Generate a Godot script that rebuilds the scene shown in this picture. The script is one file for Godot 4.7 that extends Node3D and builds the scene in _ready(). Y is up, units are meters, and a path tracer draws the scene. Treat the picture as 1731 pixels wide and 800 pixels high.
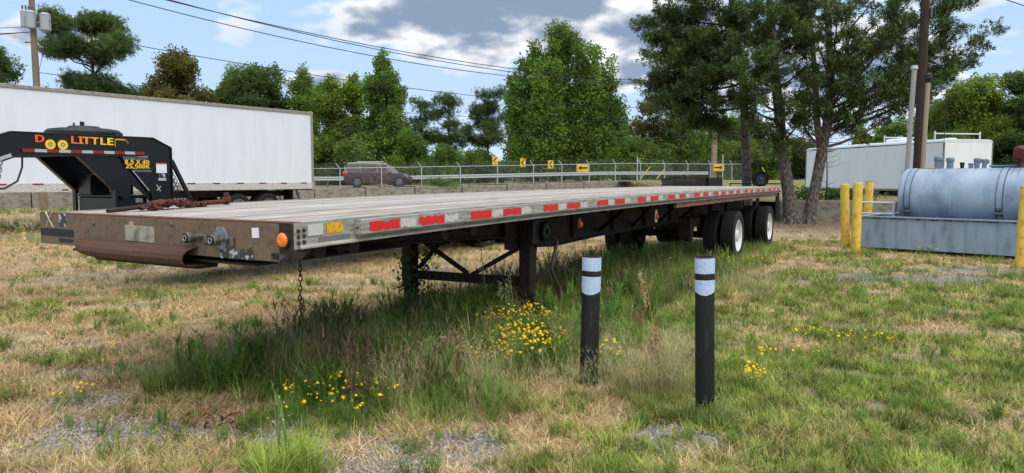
extends Node3D
# A flatbed trailer parked in a weedy gravel yard beside a road.

var rng := RandomNumberGenerator.new()
var noise := FastNoiseLite.new()
var noise2 := FastNoiseLite.new()
var puffs := FastNoiseLite.new()
var counts := {}
var mats := {}
var texs := {}

const EYE := 1.518


class MB:
	var v := PackedVector3Array()
	var n := PackedVector3Array()

	func tri(a: Vector3, b: Vector3, c: Vector3) -> void:
		var m := (b - a).cross(c - a).normalized()
		v.push_back(a); v.push_back(c); v.push_back(b)
		n.push_back(m); n.push_back(m); n.push_back(m)

	func trin(a: Vector3, b: Vector3, c: Vector3, na: Vector3, nb: Vector3, nc: Vector3) -> void:
		v.push_back(a); v.push_back(c); v.push_back(b)
		n.push_back(na); n.push_back(nc); n.push_back(nb)

	func quad(a: Vector3, b: Vector3, c: Vector3, d: Vector3) -> void:
		tri(a, b, c)
		tri(a, c, d)

	func face(p: Array, ctr: Vector3) -> void:
		var m := Vector3.ZERO
		for q in p:
			m += q
		m /= p.size()
		var nn: Vector3 = (p[1] - p[0]).cross(p[2] - p[0])
		if nn.dot(m - ctr) < 0.0:
			p = p.duplicate()
			p.reverse()
		for i in range(1, p.size() - 1):
			tri(p[0], p[i], p[i + 1])

	func box(c: Vector3, s: Vector3, bev := 0.0, b := Basis()) -> void:
		var h := s * 0.5
		bev = minf(bev, minf(h.x, minf(h.y, h.z)) * 0.9)
		if bev <= 0.0:
			for ax in 3:
				for sg in [-1.0, 1.0]:
					var p := []
					for q in [[-1, -1], [1, -1], [1, 1], [-1, 1]]:
						var w := Vector3()
						w[ax] = sg * h[ax]
						w[(ax + 1) % 3] = q[0] * h[(ax + 1) % 3]
						w[(ax + 2) % 3] = q[1] * h[(ax + 2) % 3]
						p.append(c + b * w)
					face(p, c)
			return
		for ax in 3:
			var a1 := (ax + 1) % 3
			var a2 := (ax + 2) % 3
			for sg in [-1.0, 1.0]:
				var p := []
				for q in [[-1, -1], [1, -1], [1, 1], [-1, 1]]:
					var w := Vector3()
					w[ax] = sg * h[ax]
					w[a1] = q[0] * (h[a1] - bev)
					w[a2] = q[1] * (h[a2] - bev)
					p.append(c + b * w)
				face(p, c)
			for q in [[-1, -1], [1, -1], [1, 1], [-1, 1]]:
				var p := []
				for e in [[-1.0, true], [1.0, true], [1.0, false], [-1.0, false]]:
					var w := Vector3()
					w[ax] = e[0] * (h[ax] - bev)
					w[a1] = q[0] * (h[a1] - (0.0 if e[1] else bev))
					w[a2] = q[1] * (h[a2] - (bev if e[1] else 0.0))
					p.append(c + b * w)
				face(p, c)
		for sx in [-1.0, 1.0]:
			for sy in [-1.0, 1.0]:
				for sz in [-1.0, 1.0]:
					var k := Vector3(sx * h.x, sy * h.y, sz * h.z)
					var i := Vector3(sx, sy, sz) * bev
					face([c + b * (k - Vector3(0, i.y, i.z)), c + b * (k - Vector3(i.x, 0, i.z)), c + b * (k - Vector3(i.x, i.y, 0))], c)

	# a bar of rectangular section from a to b
	func bar(a: Vector3, b: Vector3, w: float, t: float, up := Vector3.UP, bev := 0.003) -> void:
		var x := (b - a).normalized()
		if absf(x.dot(up)) > 0.98:
			up = Vector3(0.3, 0, 1)
		var z := x.cross(up).normalized()
		var y := z.cross(x)
		box((a + b) * 0.5, Vector3(a.distance_to(b), w, t), bev, Basis(x, y, z))

	func tube(p: Array, r: Array, k := 8, cap := true, rough := 0.0, sd := 0) -> void:
		var rings := []
		var norms := []
		var fr := Vector3(0.31, 0.2, 0.93)
		for i in p.size():
			var d: Vector3 = (p[mini(i + 1, p.size() - 1)] - p[maxi(i - 1, 0)]).normalized()
			if absf(d.dot(fr)) > 0.95:
				fr = Vector3(0.9, 0.3, -0.2)
			var s := d.cross(fr).normalized()
			var t := s.cross(d).normalized()
			fr = t
			var ring := []
			var nr := []
			for j in k:
				var a := TAU * j / k
				var o := s * cos(a) + t * sin(a)
				var q: float = r[i]
				if rough > 0.0:
					q *= 1.0 + rough * (sin(a * 3.0 + i * 0.35 + sd) * 0.6 + sin(a * 5.0 - i * 0.8 + sd * 2) * 0.5 + sin(i * 1.7 + j * 2.3) * 0.25)
				ring.append(p[i] + o * q)
				nr.append(o)
			rings.append(ring)
			norms.append(nr)
		for i in p.size() - 1:
			for j in k:
				var j2 := (j + 1) % k
				trin(rings[i][j], rings[i + 1][j2], rings[i][j2], norms[i][j], norms[i + 1][j2], norms[i][j2])
				trin(rings[i][j], rings[i + 1][j], rings[i + 1][j2], norms[i][j], norms[i + 1][j], norms[i + 1][j2])
		if cap:
			for e in [0, p.size() - 1]:
				var inner: Vector3 = p[1] if e == 0 else p[e - 1]
				face(rings[e], inner)

	# profile points (radius, height) turned about the y axis of xf
	func lathe(prof: Array, k: int, xf := Transform3D(), crease := true) -> void:
		for i in prof.size() - 1:
			var p0: Vector2 = prof[i]
			var p1: Vector2 = prof[i + 1]
			var d := p1 - p0
			if d.length() < 1e-6:
				continue
			var m := Vector2(d.y, -d.x).normalized()
			for j in k:
				var a := TAU * j / k
				var b := TAU * (j + 1) / k
				var ca := Vector3(cos(a), 0, sin(a))
				var cb := Vector3(cos(b), 0, sin(b))
				var A := xf * (ca * p0.x + Vector3(0, p0.y, 0))
				var B := xf * (cb * p0.x + Vector3(0, p0.y, 0))
				var C := xf * (cb * p1.x + Vector3(0, p1.y, 0))
				var D := xf * (ca * p1.x + Vector3(0, p1.y, 0))
				var na := (xf.basis * (ca * m.x + Vector3(0, m.y, 0))).normalized()
				var nb := (xf.basis * (cb * m.x + Vector3(0, m.y, 0))).normalized()
				if p1.x > 1e-6:
					trin(A, D, C, na, na, nb)
				if p0.x > 1e-6:
					trin(A, C, B, na, nb, nb)

	func prism(poly: Array, z0: float, z1: float, xf := Transform3D()) -> void:
		var pp := PackedVector2Array(poly)
		var area := 0.0
		for i in pp.size():
			area += pp[i].cross(pp[(i + 1) % pp.size()])
		if area < 0.0:
			pp.reverse()
		var ids := Geometry2D.triangulate_polygon(pp)
		var lo := minf(z0, z1)
		var hi := maxf(z0, z1)
		for i in range(0, ids.size(), 3):
			var a := pp[ids[i]]
			var b := pp[ids[i + 1]]
			var c := pp[ids[i + 2]]
			if (b - a).cross(c - a) < 0.0:
				var t := b
				b = c
				c = t
			tri(xf * Vector3(a.x, a.y, hi), xf * Vector3(b.x, b.y, hi), xf * Vector3(c.x, c.y, hi))
			tri(xf * Vector3(a.x, a.y, lo), xf * Vector3(c.x, c.y, lo), xf * Vector3(b.x, b.y, lo))
		for i in pp.size():
			var a := pp[i]
			var b := pp[(i + 1) % pp.size()]
			quad(xf * Vector3(a.x, a.y, lo), xf * Vector3(b.x, b.y, lo), xf * Vector3(b.x, b.y, hi), xf * Vector3(a.x, a.y, hi))

	# section (z, y) carried along the stations [x, lift]
	func rail(sec: Array, at: Array) -> void:
		var k := sec.size()
		var area := 0.0
		for i in k:
			area += sec[i].cross(sec[(i + 1) % k])
		for s in at.size() - 1:
			for i in k:
				var a: Vector2 = sec[i]
				var b: Vector2 = sec[(i + 1) % k]
				var p0 := Vector3(at[s][0], a.y + at[s][1], a.x)
				var p1 := Vector3(at[s][0], b.y + at[s][1], b.x)
				var p2 := Vector3(at[s + 1][0], b.y + at[s + 1][1], b.x)
				var p3 := Vector3(at[s + 1][0], a.y + at[s + 1][1], a.x)
				if area < 0.0:
					quad(p0, p1, p2, p3)
				else:
					quad(p0, p3, p2, p1)
		for e in [0, at.size() - 1]:
			var ids := Geometry2D.triangulate_polygon(PackedVector2Array(sec))
			for i in range(0, ids.size(), 3):
				var t := []
				for q in 3:
					var w: Vector2 = sec[ids[i + q]]
					t.append(Vector3(at[e][0], w.y + at[e][1], w.x))
				face(t, Vector3(at[0][0] + at[at.size() - 1][0], 0, 0) * 0.5)

	func leaf(p: Vector3, d: Vector3, s: Vector3, w: float) -> void:
		v.push_back(p)
		v.push_back(p + d * 0.45 + s * w)
		v.push_back(p + d)
		v.push_back(p)
		v.push_back(p + d)
		v.push_back(p + d * 0.45 - s * w)

	func blade(p: Vector3, az: float, lean: float, l: float, w: float, bend: float, segs := 3) -> void:
		var side := Vector3(-sin(az), 0, cos(az)) * w * 0.5
		var q := p
		var a := lean
		var prev := side
		for i in segs:
			var d := Vector3(cos(az) * sin(a), cos(a), sin(az) * sin(a)) * (l / segs)
			var e := q + d
			var nx := side * (1.0 - float(i + 1) / segs)
			v.push_back(q - prev); v.push_back(q + prev); v.push_back(e + nx)
			if i < segs - 1:
				v.push_back(q - prev); v.push_back(e + nx); v.push_back(e - nx)
			q = e
			prev = nx
			a += bend / segs

	func mesh() -> ArrayMesh:
		var a := []
		a.resize(Mesh.ARRAY_MAX)
		a[Mesh.ARRAY_VERTEX] = v
		if n.size() == v.size():
			a[Mesh.ARRAY_NORMAL] = n
		var m := ArrayMesh.new()
		m.add_surface_from_arrays(Mesh.PRIMITIVE_TRIANGLES, a)
		return m


# ---------------------------------------------------------------- tagging

func numbered(p: Node, called: String) -> String:
	var key := str(p.get_instance_id()) + "/" + called
	var k: int = counts.get(key, 0)
	counts[key] = k + 1
	return called if k == 0 else "%s_%03d" % [called, k]


func put(o: Node3D, called: String, p: Node) -> void:
	o.name = numbered(p, called)
	p.add_child(o, true)


func tag(o: Node, label: String, category: String, group := "") -> void:
	o.set_meta("label", label)
	o.set_meta("category", category)
	if group:
		o.set_meta("group", group)


func thing(called: String, label: String, category: String, at := Vector3.ZERO, turn := 0.0, group := "") -> Node3D:
	var o := Node3D.new()
	put(o, called, self)
	o.position = at
	o.rotation.y = turn
	tag(o, label, category, group)
	return o


func show_mesh(called: String, m: Mesh, mat: Material, p: Node) -> MeshInstance3D:
	var o := MeshInstance3D.new()
	o.mesh = m
	o.material_override = mat
	put(o, called, p)
	return o


func part(called: String, mb: MB, mat: Material, p: Node) -> MeshInstance3D:
	return show_mesh(called, mb.mesh(), mat, p)


func struct(called: String, mb: MB, mat: Material) -> MeshInstance3D:
	var o := part(called, mb, mat, self)
	o.set_meta("kind", "structure")
	return o


func multi(called: String, m: Mesh, xs: Array, cs: Array, mat: Material, p: Node) -> MultiMeshInstance3D:
	var mm := MultiMesh.new()
	mm.transform_format = MultiMesh.TRANSFORM_3D
	mm.use_colors = cs.size() > 0
	mm.mesh = m
	mm.instance_count = xs.size()
	for i in xs.size():
		mm.set_instance_transform(i, xs[i])
		if cs.size():
			mm.set_instance_color(i, cs[i])
	var o := MultiMeshInstance3D.new()
	o.multimesh = mm
	o.material_override = mat
	put(o, called, p)
	o.set_meta("kind", "stuff")
	return o


func rebase(o: Node3D, label := "", group := "") -> Node3D:
	var base := str(o.name)
	var rx := RegEx.create_from_string("_[0-9]{3}$")
	base = rx.sub(base, "")
	var c: Node3D = o.duplicate()
	put(c, base, o.get_parent())
	if label:
		c.set_meta("label", label)
	if group:
		c.set_meta("group", group)
	return c


# ---------------------------------------------------------------- materials

func ntex(key: String, freq: float, oct: int, ramp: Array, sd := 1, kind := FastNoiseLite.TYPE_SIMPLEX_SMOOTH, size := 512, warp := 0.0) -> NoiseTexture2D:
	if texs.has(key):
		return texs[key]
	var f := FastNoiseLite.new()
	f.seed = sd
	f.noise_type = kind
	f.frequency = freq
	f.fractal_octaves = oct
	if warp > 0.0:
		f.domain_warp_enabled = true
		f.domain_warp_amplitude = warp
		f.domain_warp_frequency = freq * 0.7
	var t := NoiseTexture2D.new()
	t.width = size
	t.height = size
	t.seamless = true
	t.noise = f
	if ramp.size():
		var g := Gradient.new()
		var offs := PackedFloat32Array()
		var cols := PackedColorArray()
		for r in ramp:
			offs.append(r[0])
			cols.append(r[1])
		g.offsets = offs
		g.colors = cols
		t.color_ramp = g
	texs[key] = t
	return t


func ntexn(key: String, freq: float, oct: int, strength: float, sd := 5) -> NoiseTexture2D:
	if texs.has(key):
		return texs[key]
	var t: NoiseTexture2D = ntex(key, freq, oct, [], sd)
	t.as_normal_map = true
	t.bump_strength = strength
	return t


func g(x: float) -> Color:
	return Color(x, x, x)


func mat(key: String, col: Color, rough := 0.7, metal := 0.0, tex: Texture2D = null, scale := Vector3.ONE, nrm: Texture2D = null, nscale := 1.0) -> StandardMaterial3D:
	if mats.has(key):
		return mats[key]
	var m := StandardMaterial3D.new()
	m.resource_name = key
	m.albedo_color = col
	m.roughness = rough
	m.metallic = metal
	if tex or nrm:
		m.uv1_triplanar = true
		m.uv1_scale = scale
	if tex:
		m.albedo_texture = tex
	if nrm:
		m.normal_enabled = true
		m.normal_texture = nrm
		m.normal_scale = nscale
	mats[key] = m
	return m


func leafmat(key: String, back: Color, rough := 0.65) -> StandardMaterial3D:
	var m := mat(key, Color.WHITE, rough)
	m.vertex_color_use_as_albedo = true
	m.backlight_enabled = true
	m.backlight = back
	m.metallic_specular = 0.3
	m.cull_mode = BaseMaterial3D.CULL_DISABLED
	return m


func steel_rust() -> StandardMaterial3D:
	return mat("rusted steel", Color(0.92, 0.90, 0.86), 0.85, 0.0, ntex("rust", 0.012, 6, [[0.0, Color(0.35, 0.30, 0.26)], [0.3, Color(0.43, 0.375, 0.32)], [0.5, Color(0.46, 0.41, 0.345)], [0.65, Color(0.48, 0.405, 0.33)], [0.8, Color(0.52, 0.395, 0.30)], [1.0, Color(0.50, 0.32, 0.23)]], 3, FastNoiseLite.TYPE_SIMPLEX_SMOOTH, 512, 30.0), Vector3(2.2, 1.8, 2.2), ntexn("bumpf", 0.06, 4, 3.0), 0.5)


func lettering(text: String, size: float, mat_: Material, p: Node, at: Vector3, turn: float, called := "lettering", stretch := 1.0, bold := true) -> MeshInstance3D:
	var t := TextMesh.new()
	var f := SystemFont.new()
	f.font_names = PackedStringArray(["Droid Sans"])
	f.font_weight = 700 if bold else 400
	t.font = f
	t.text = text
	t.font_size = 64
	t.pixel_size = size / 64.0
	t.depth = 0.003
	t.curve_step = 2.0
	t.horizontal_alignment = HORIZONTAL_ALIGNMENT_LEFT
	t.vertical_alignment = VERTICAL_ALIGNMENT_BOTTOM
	var o := show_mesh(called, t, mat_, p)
	o.position = at
	o.rotation.y = turn
	o.scale = Vector3(stretch, 1, 1)
	return o


func fbm(x: float, z: float) -> float:
	return noise.get_noise_2d(x, z)


func smooth(a: float, b: float, x: float) -> float:
	return smoothstep(a, b, x)


# ---------------------------------------------------------------- the lie of the land

const WALL := [[-60.0, 36.0, 0.87], [-28.1, 37.0, 0.87], [-12.1, 44.0, 0.93], [-0.4, 48.0, 1.2], [7.5, 52.0, 1.42], [9.4, 53.0, 1.44], [19.0, 58.0, 1.5], [60.0, 74.0, 1.5]]
const WALL_R := [[9.75, 26.4, 0.75], [13.6, 25.6, 0.75], [20.6, 24.2, 0.75], [40.0, 20.0, 0.75]]


func along(w: Array, x: float, what: int) -> float:
	if x <= w[0][0]:
		return w[0][what]
	for i in w.size() - 1:
		if x <= w[i + 1][0]:
			return lerpf(w[i][what], w[i + 1][what], (x - w[i][0]) / (w[i + 1][0] - w[i][0]))
	return w[w.size() - 1][what]


func terrace(x: float, d: float) -> float:
	var h := along(WALL, x, 2)
	if x > 8.2:
		var dw := along(WALL_R, x, 1)
		h = lerpf(0.73, h, smooth(dw + 4.0, 54.0, d))
		if x < 9.8 and d < 50.0:
			h *= smooth(8.2, 9.8, x)
	return h


func ground(x: float, z: float) -> float:
	return noise.get_noise_2d(x * 2.2, z * 2.2) * 0.022 + noise2.get_noise_2d(x * 7.0, z * 7.0) * 0.010


# flatbed frame of reference
const FB := Vector3(-1.217, 0, -3.965)
const FYAW := 0.524


func fb_local(x: float, z: float) -> Vector2:
	var d := Vector2(x - FB.x, z - FB.z)
	return Vector2(d.x * sin(FYAW) - d.y * cos(FYAW), -(d.x * cos(FYAW) + d.y * sin(FYAW)))


func fb_world(u: float, v: float) -> Vector3:
	return FB + Vector3(sin(FYAW), 0, -cos(FYAW)) * u + Vector3(-cos(FYAW), 0, -sin(FYAW)) * v


func blob(x: float, z: float, cx: float, cz: float, rx: float, rz: float) -> float:
	return maxf(0.0, 1.0 - Vector2((x - cx) / rx, (z - cz) / rz).length())


func bare(x: float, z: float) -> float:
	var b := 0.0
	for q in [[-1.5, -4.3, 0.9, 0.5], [-0.35, -3.9, 0.75, 0.42], [0.9, -4.15, 0.4, 0.4], [-2.4, -4.1, 0.8, 0.6], [-3.2, -5.6, 0.6, 0.35], [-2.9, -4.8, 0.5, 0.3], [-0.9, -3.6, 0.6, 0.3], [-2.0, -6.2, 0.6, 0.25], [2.4, -5.6, 0.5, 0.25], [6.0, -11.0, 1.6, 0.7], [8.0, -11.8, 1.8, 0.5]]:
		b = maxf(b, blob(x, z, q[0], q[1], q[2], q[3]) * 1.7)
	b += noise2.get_noise_2d(x * 2.6 + 40.0, z * 2.6) * 0.75
	return clampf(b, 0.0, 1.0)


func green(x: float, z: float) -> float:
	var d := -z
	var e := -0.64 + 1.10 * smooth(-0.6, 1.8, x - (d - 4.0) * 0.09)
	e -= 0.5 * smooth(2.6, 5.5, x) * (1.0 - smooth(5.0, 9.0, d)) * 0.9
	e -= 0.8 * smooth(9.5, 14.0, d)
	e += 1.0 * blob(x, z, -11.0, -27.0, 6.0, 9.0) + 0.5 * blob(x, z, 2.2, -4.6, 1.2, 1.3)
	e -= 0.9 * blob(x, z, 9.5, -24.0, 5.0, 5.0)
	e += noise2.get_noise_2d(x * 2.2 + 9.0, z * 2.2) * 0.8 + noise2.get_noise_2d(x * 7.0, z * 7.0 + 31.0) * 1.4 + noise.get_noise_2d(x * 4.0, z * 4.0 + 77.0) * 0.8
	return clampf(0.5 + e, 0.0, 1.0)


func lush(x: float, z: float) -> float:
	var q := fb_local(x, z)
	var a := smooth(0.1, 0.9, q.x) * (1.0 - smooth(13.0, 15.0, q.x)) * smooth(-0.75, -0.1, q.y) * (1.0 - smooth(1.3, 2.2, q.y))
	return clampf(a + noise2.get_noise_2d(x * 3.0, z * 3.0) * 0.25 * signf(a), 0.0, 1.0)


func _ready() -> void:
	rng.seed = 20240
	noise.seed = 11
	noise.frequency = 0.12
	noise.fractal_octaves = 3
	noise2.seed = 23
	noise2.frequency = 0.22
	noise2.fractal_octaves = 3
	puffs.seed = 71
	puffs.frequency = 1.0
	puffs.fractal_octaves = 6
	puffs.fractal_gain = 0.56
	# camera
	var cam := Camera3D.new()
	cam.name = "camera"
	cam.position = Vector3(0, EYE, 0)
	cam.rotation.x = -0.079
	cam.fov = 36.41
	cam.near = 0.05
	cam.far = 4000.0
	add_child(cam)
	# sky and sun: daylight through broken cloud, the sun behind thin cloud
	var env := Environment.new()
	env.background_mode = Environment.BG_SKY
	var sm := PanoramaSkyMaterial.new()
	sm.panorama = sky_picture()
	var sky := Sky.new()
	sky.sky_material = sm
	env.sky = sky
	env.tonemap_mode = Environment.TONE_MAPPER_LINEAR
	env.tonemap_exposure = 2.0
	env.sdfgi_enabled = true
	env.ssao_enabled = true
	env.ssil_enabled = true
	var we := WorldEnvironment.new()
	we.name = "world_environment"
	we.environment = env
	add_child(we)
	var sun := DirectionalLight3D.new()
	sun.name = "sun"
	sun.light_energy = 0.78
	sun.light_color = Color(1.0, 0.95, 0.86)
	sun.light_angular_distance = 92.0
	sun.shadow_enabled = true
	add_child(sun)
	sun.look_at_from_position(Vector3(0.30, 1.35, 0.48), Vector3.ZERO)
	# the setting
	setting()
	# the large things
	flatbed()
	box_trailer()
	gooseneck()
	fuel_tank()
	cargo_trailer()
	equipment_trailer()
	minivan()
	fence_and_guardrail()
	signs_and_poles()
	trees()
	cedars()
	posts()
	# small things and ground cover
	chains()
	weeds()
	ground_cover()


# ---------------------------------------------------------------- sky

func cloud(az: float, el: float) -> Vector2:
	# (cover, thickness) of the cloud in that direction; az to the right of the view, el up, in radians
	var e := maxf(el, 0.02)
	var k := 1.0 / (0.22 + sin(e))
	var p := Vector3(sin(az) * k, cos(az) * k, 0.0)
	var a := noise.get_noise_3d(p.x * 9.0, p.y * 9.0, 3.0)
	var b := puffs.get_noise_3d(p.x * 3.2, p.y * 3.2, 8.0)
	var fine := b * 1.05
	# scattered cumulus all round, as in view
	var f := a * 1.1 - 0.56
	# the big cloud over the yard, and the smaller ones near it
	for q in [[-0.01, 0.32, 0.27, 0.15], [-0.09, 0.23, 0.17, 0.072], [0.02, 0.235, 0.21, 0.075], [0.17, 0.20, 0.12, 0.06], [-0.355, 0.239, 0.05, 0.011], [0.16, 0.145, 0.05, 0.03], [-0.55, 0.17, 0.05, 0.02], [-0.26, 0.125, 0.05, 0.016], [-0.04, 0.18, 0.06, 0.03], [0.42, 0.13, 0.16, 0.07], [0.55, 0.25, 0.2, 0.05]]:
		var d := Vector2((az - q[0]) / q[2], (el - q[1]) / q[3]).length()
		f = maxf(f, 0.9 * (1.0 - d * 0.97))
	f += fine * 0.55
	return Vector2(smoothstep(-0.05, 0.26, f), pow(smoothstep(0.04, 0.7, f + b * 0.35), 0.8))


func sky_at(az: float, el: float) -> Color:
	var t := pow(clampf(sin(maxf(el, 0.0)), 0.0, 1.0), 0.5)
	var c := Color(0.40, 0.475, 0.55).lerp(Color(0.135, 0.275, 0.47), clampf(t * 1.25, 0.0, 1.0))
	var k := cloud(az, el)
	var white := Color(0.60, 0.59, 0.575)
	var grey := Color(0.135, 0.18, 0.255)
	var w := white.lerp(grey, k.y)
	var cover := k.x * smoothstep(0.0, 0.07, el) * 0.97
	return c.lerp(w, cover)


func sky_picture() -> ImageTexture:
	var wd := 2048
	var ht := 1024
	var small := Image.create(wd / 4, ht / 4, false, Image.FORMAT_RGBF)
	for y in ht / 4:
		var el := PI * (0.5 - (y + 0.5) / (ht / 4.0))
		for x in wd / 4:
			var az := wrapf(TAU * ((x + 0.5) / (wd / 4.0)), -PI, PI)
			var c := sky_at(az, el) if el > -0.02 else Color(0.45, 0.45, 0.42)
			small.set_pixel(x, y, c)
	small.resize(wd * 2, ht * 2, Image.INTERPOLATE_BILINEAR)
	# the same sky again, finer, where the view is
	var W2 := wd * 2
	var H2 := ht * 2
	var y1 := int(H2 * 0.5)
	var y0 := int(H2 * (0.5 - 0.42 / PI))
	var reach := int(W2 * 0.72 / TAU)
	for y in range(y0, y1):
		var el := PI * (0.5 - (y + 0.5) / H2)
		for i in range(-reach, reach):
			var az := TAU * (i + 0.5) / W2
			small.set_pixel((i + W2) % W2, y, sky_at(az, el))
	return ImageTexture.create_from_image(small)


# ---------------------------------------------------------------- setting

func setting() -> void:
	# yard: one sheet, fine near the camera, out to the horizon
	var xs := []
	var zs := []
	var x := 0.0
	var st := 0.09
	while x < 1800.0:
		xs.append(x)
		x += st
		if x > 3.5:
			st *= 1.09
	var half := xs.duplicate()
	half.reverse()
	half.pop_back()
	var all := []
	for q in half:
		all.append(-q)
	all.append_array(xs)
	var z := 3.0
	st = 0.5
	while z > -1800.0:
		zs.append(z)
		if z < -2.6 and z > -3.1:
			st = 0.08
		if z < -8.0:
			st *= 1.07
		z -= st
	zs.push_front(30.0)
	zs.push_front(300.0)
	var v := PackedVector3Array()
	var cols := PackedColorArray()
	var idx := PackedInt32Array()
	for zz in zs:
		for xx in all:
			var far := smooth(20.0, 60.0, absf(xx) + absf(zz))
			v.append(Vector3(xx, ground(xx, zz) * (1.0 - far) - 0.02 * far, zz))
			var gr := green(xx, zz)
			var br := bare(xx, zz)
			var lu := lush(xx, zz)
			var c := Color(0.42, 0.315, 0.185).lerp(Color(0.21, 0.185, 0.085), smooth(0.35, 0.9, gr) * 0.8)
			var m := noise2.get_noise_2d(xx * 9.0, zz * 9.0)
			c = c.lerp(Color(0.26, 0.19, 0.125), smooth(0.0, 0.5, m) * 0.7)
			c = c.lerp(Color(0.185, 0.172, 0.16), smooth(0.1, 0.6, br) * 0.9)
			c = c.lerp(Color(0.10, 0.11, 0.05), lu * 0.8)
			c = c.lerp(Color(0.20, 0.115, 0.07), minf(1.0, 1.6 * blob(xx, zz, 10.2, -23.8, 6.5, 4.0)) * 0.8)
			cols.append(c)
	var nx := all.size()
	for j in zs.size() - 1:
		for i in nx - 1:
			var a := j * nx + i
			idx.append_array(PackedInt32Array([a, a + nx + 1, a + 1, a, a + nx, a + nx + 1]))
	var arr := []
	arr.resize(Mesh.ARRAY_MAX)
	arr[Mesh.ARRAY_VERTEX] = v
	arr[Mesh.ARRAY_COLOR] = cols
	arr[Mesh.ARRAY_INDEX] = idx
	var normals := PackedVector3Array()
	normals.resize(v.size())
	normals.fill(Vector3.UP)
	arr[Mesh.ARRAY_NORMAL] = normals
	var am := ArrayMesh.new()
	am.add_surface_from_arrays(Mesh.PRIMITIVE_TRIANGLES, arr)
	var gm := mat("yard soil and straw", Color.WHITE, 0.95, 0.0, ntex("litter", 0.05, 5, [[0.0, g(0.62)], [0.4, g(0.84)], [0.55, g(0.94)], [0.8, g(1.0)], [1.0, g(1.0)]], 8), Vector3(0.9, 0.9, 0.9), ntexn("litterbump", 0.09, 5, 3.0, 9), 0.8)
	gm.vertex_color_use_as_albedo = true
	gm.uv1_world_triplanar = true
	var go := show_mesh("ground", am, gm, self)
	go.set_meta("kind", "structure")

	# raised ground beyond the retaining walls
	var tv := MB.new()
	var txs := [-300.0, -150.0, -90.0, -60.0, -45.0, -34.0, -28.1, -20.0, -12.1, -6.0, -0.4, 3.0, 7.5, 8.2, 8.6, 9.0, 9.4, 9.75, 9.9, 12.0, 13.6, 17.0, 19.0, 20.6, 30.0, 40.0, 60.0, 120.0, 300.0]
	var offs := [0.05, 1.0, 3.0, 6.0, 9.0, 12.0, 16.0, 20.0, 26.0, 34.0, 45.0, 60.0, 100.0, 200.0, 500.0, 1200.0]
	var grid := []
	for tx in txs:
		var col := []
		var dw := along(WALL, tx, 1)
		if tx > 9.7:
			dw = along(WALL_R, tx, 1) + 0.1
		elif tx > 8.1:
			dw = lerpf(50.0, 26.5, (tx - 8.2) / 1.55)
		for o in offs:
			col.append(Vector3(tx, terrace(tx, dw + o) - 0.03, -(dw + o)))
		grid.append(col)
	for i in txs.size() - 1:
		for j in offs.size() - 1:
			tv.tri(grid[i][j], grid[i + 1][j], grid[i + 1][j + 1])
			tv.tri(grid[i][j], grid[i + 1][j + 1], grid[i][j + 1])
	var tm := mat("roadside turf", Color(0.56, 0.51, 0.30), 0.95, 0.0, ntex("turf", 0.03, 5, [[0.0, g(0.35)], [0.45, Color(0.7, 0.75, 0.5)], [0.6, g(0.95)], [1.0, Color(1, 0.95, 0.8)]], 18), Vector3(0.25, 0.25, 0.25))
	tm.uv1_world_triplanar = true
	struct("raised_ground", tv, tm)

	# the road behind the fence, with its edge lines
	var rd := MB.new()
	var ln := MB.new()
	for i in 60:
		var xa := -120.0 + i * 3.0
		var xb := xa + 3.0
		for q in [[rd, 3.0, 11.5, 0.012], [ln, 3.4, 3.55, 0.016], [ln, 10.8, 10.95, 0.016], [ln, 7.1, 7.22, 0.016]]:
			var da := along(WALL, xa, 1)
			var db := along(WALL, xb, 1)
			if xb > 20.0:
				continue
			var p := []
			for e in [[xa, da + q[1]], [xb, db + q[1]], [xb, db + q[2]], [xa, da + q[2]]]:
				p.append(Vector3(e[0], along(WALL, e[0], 2) + q[3], -e[1]))
			q[0].quad(p[0], p[1], p[2], p[3])
	var am2 := mat("asphalt", Color(0.40, 0.39, 0.38), 0.9, 0.0, ntex("speck", 0.2, 3, [[0.0, g(0.7)], [1.0, g(1.0)]], 31), Vector3(0.4, 0.4, 0.4))
	am2.uv1_world_triplanar = true
	struct("road", rd, am2)
	struct("road_markings", ln, mat("road paint", Color(0.85, 0.83, 0.78), 0.7))
	retaining_walls()


func concrete() -> StandardMaterial3D:
	return mat("weathered concrete", Color(0.62, 0.61, 0.585), 0.92, 0.0, ntex("conc", 0.008, 6, [[0.0, g(0.58)], [0.33, Color(0.76, 0.73, 0.68)], [0.5, Color(0.87, 0.85, 0.80)], [1.0, Color(0.95, 0.92, 0.86)]], 41, FastNoiseLite.TYPE_SIMPLEX_SMOOTH, 512, 40.0), Vector3(0.55, 0.8, 0.55), ntexn("bumpf", 0.06, 4, 3.0), 0.7)


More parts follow.
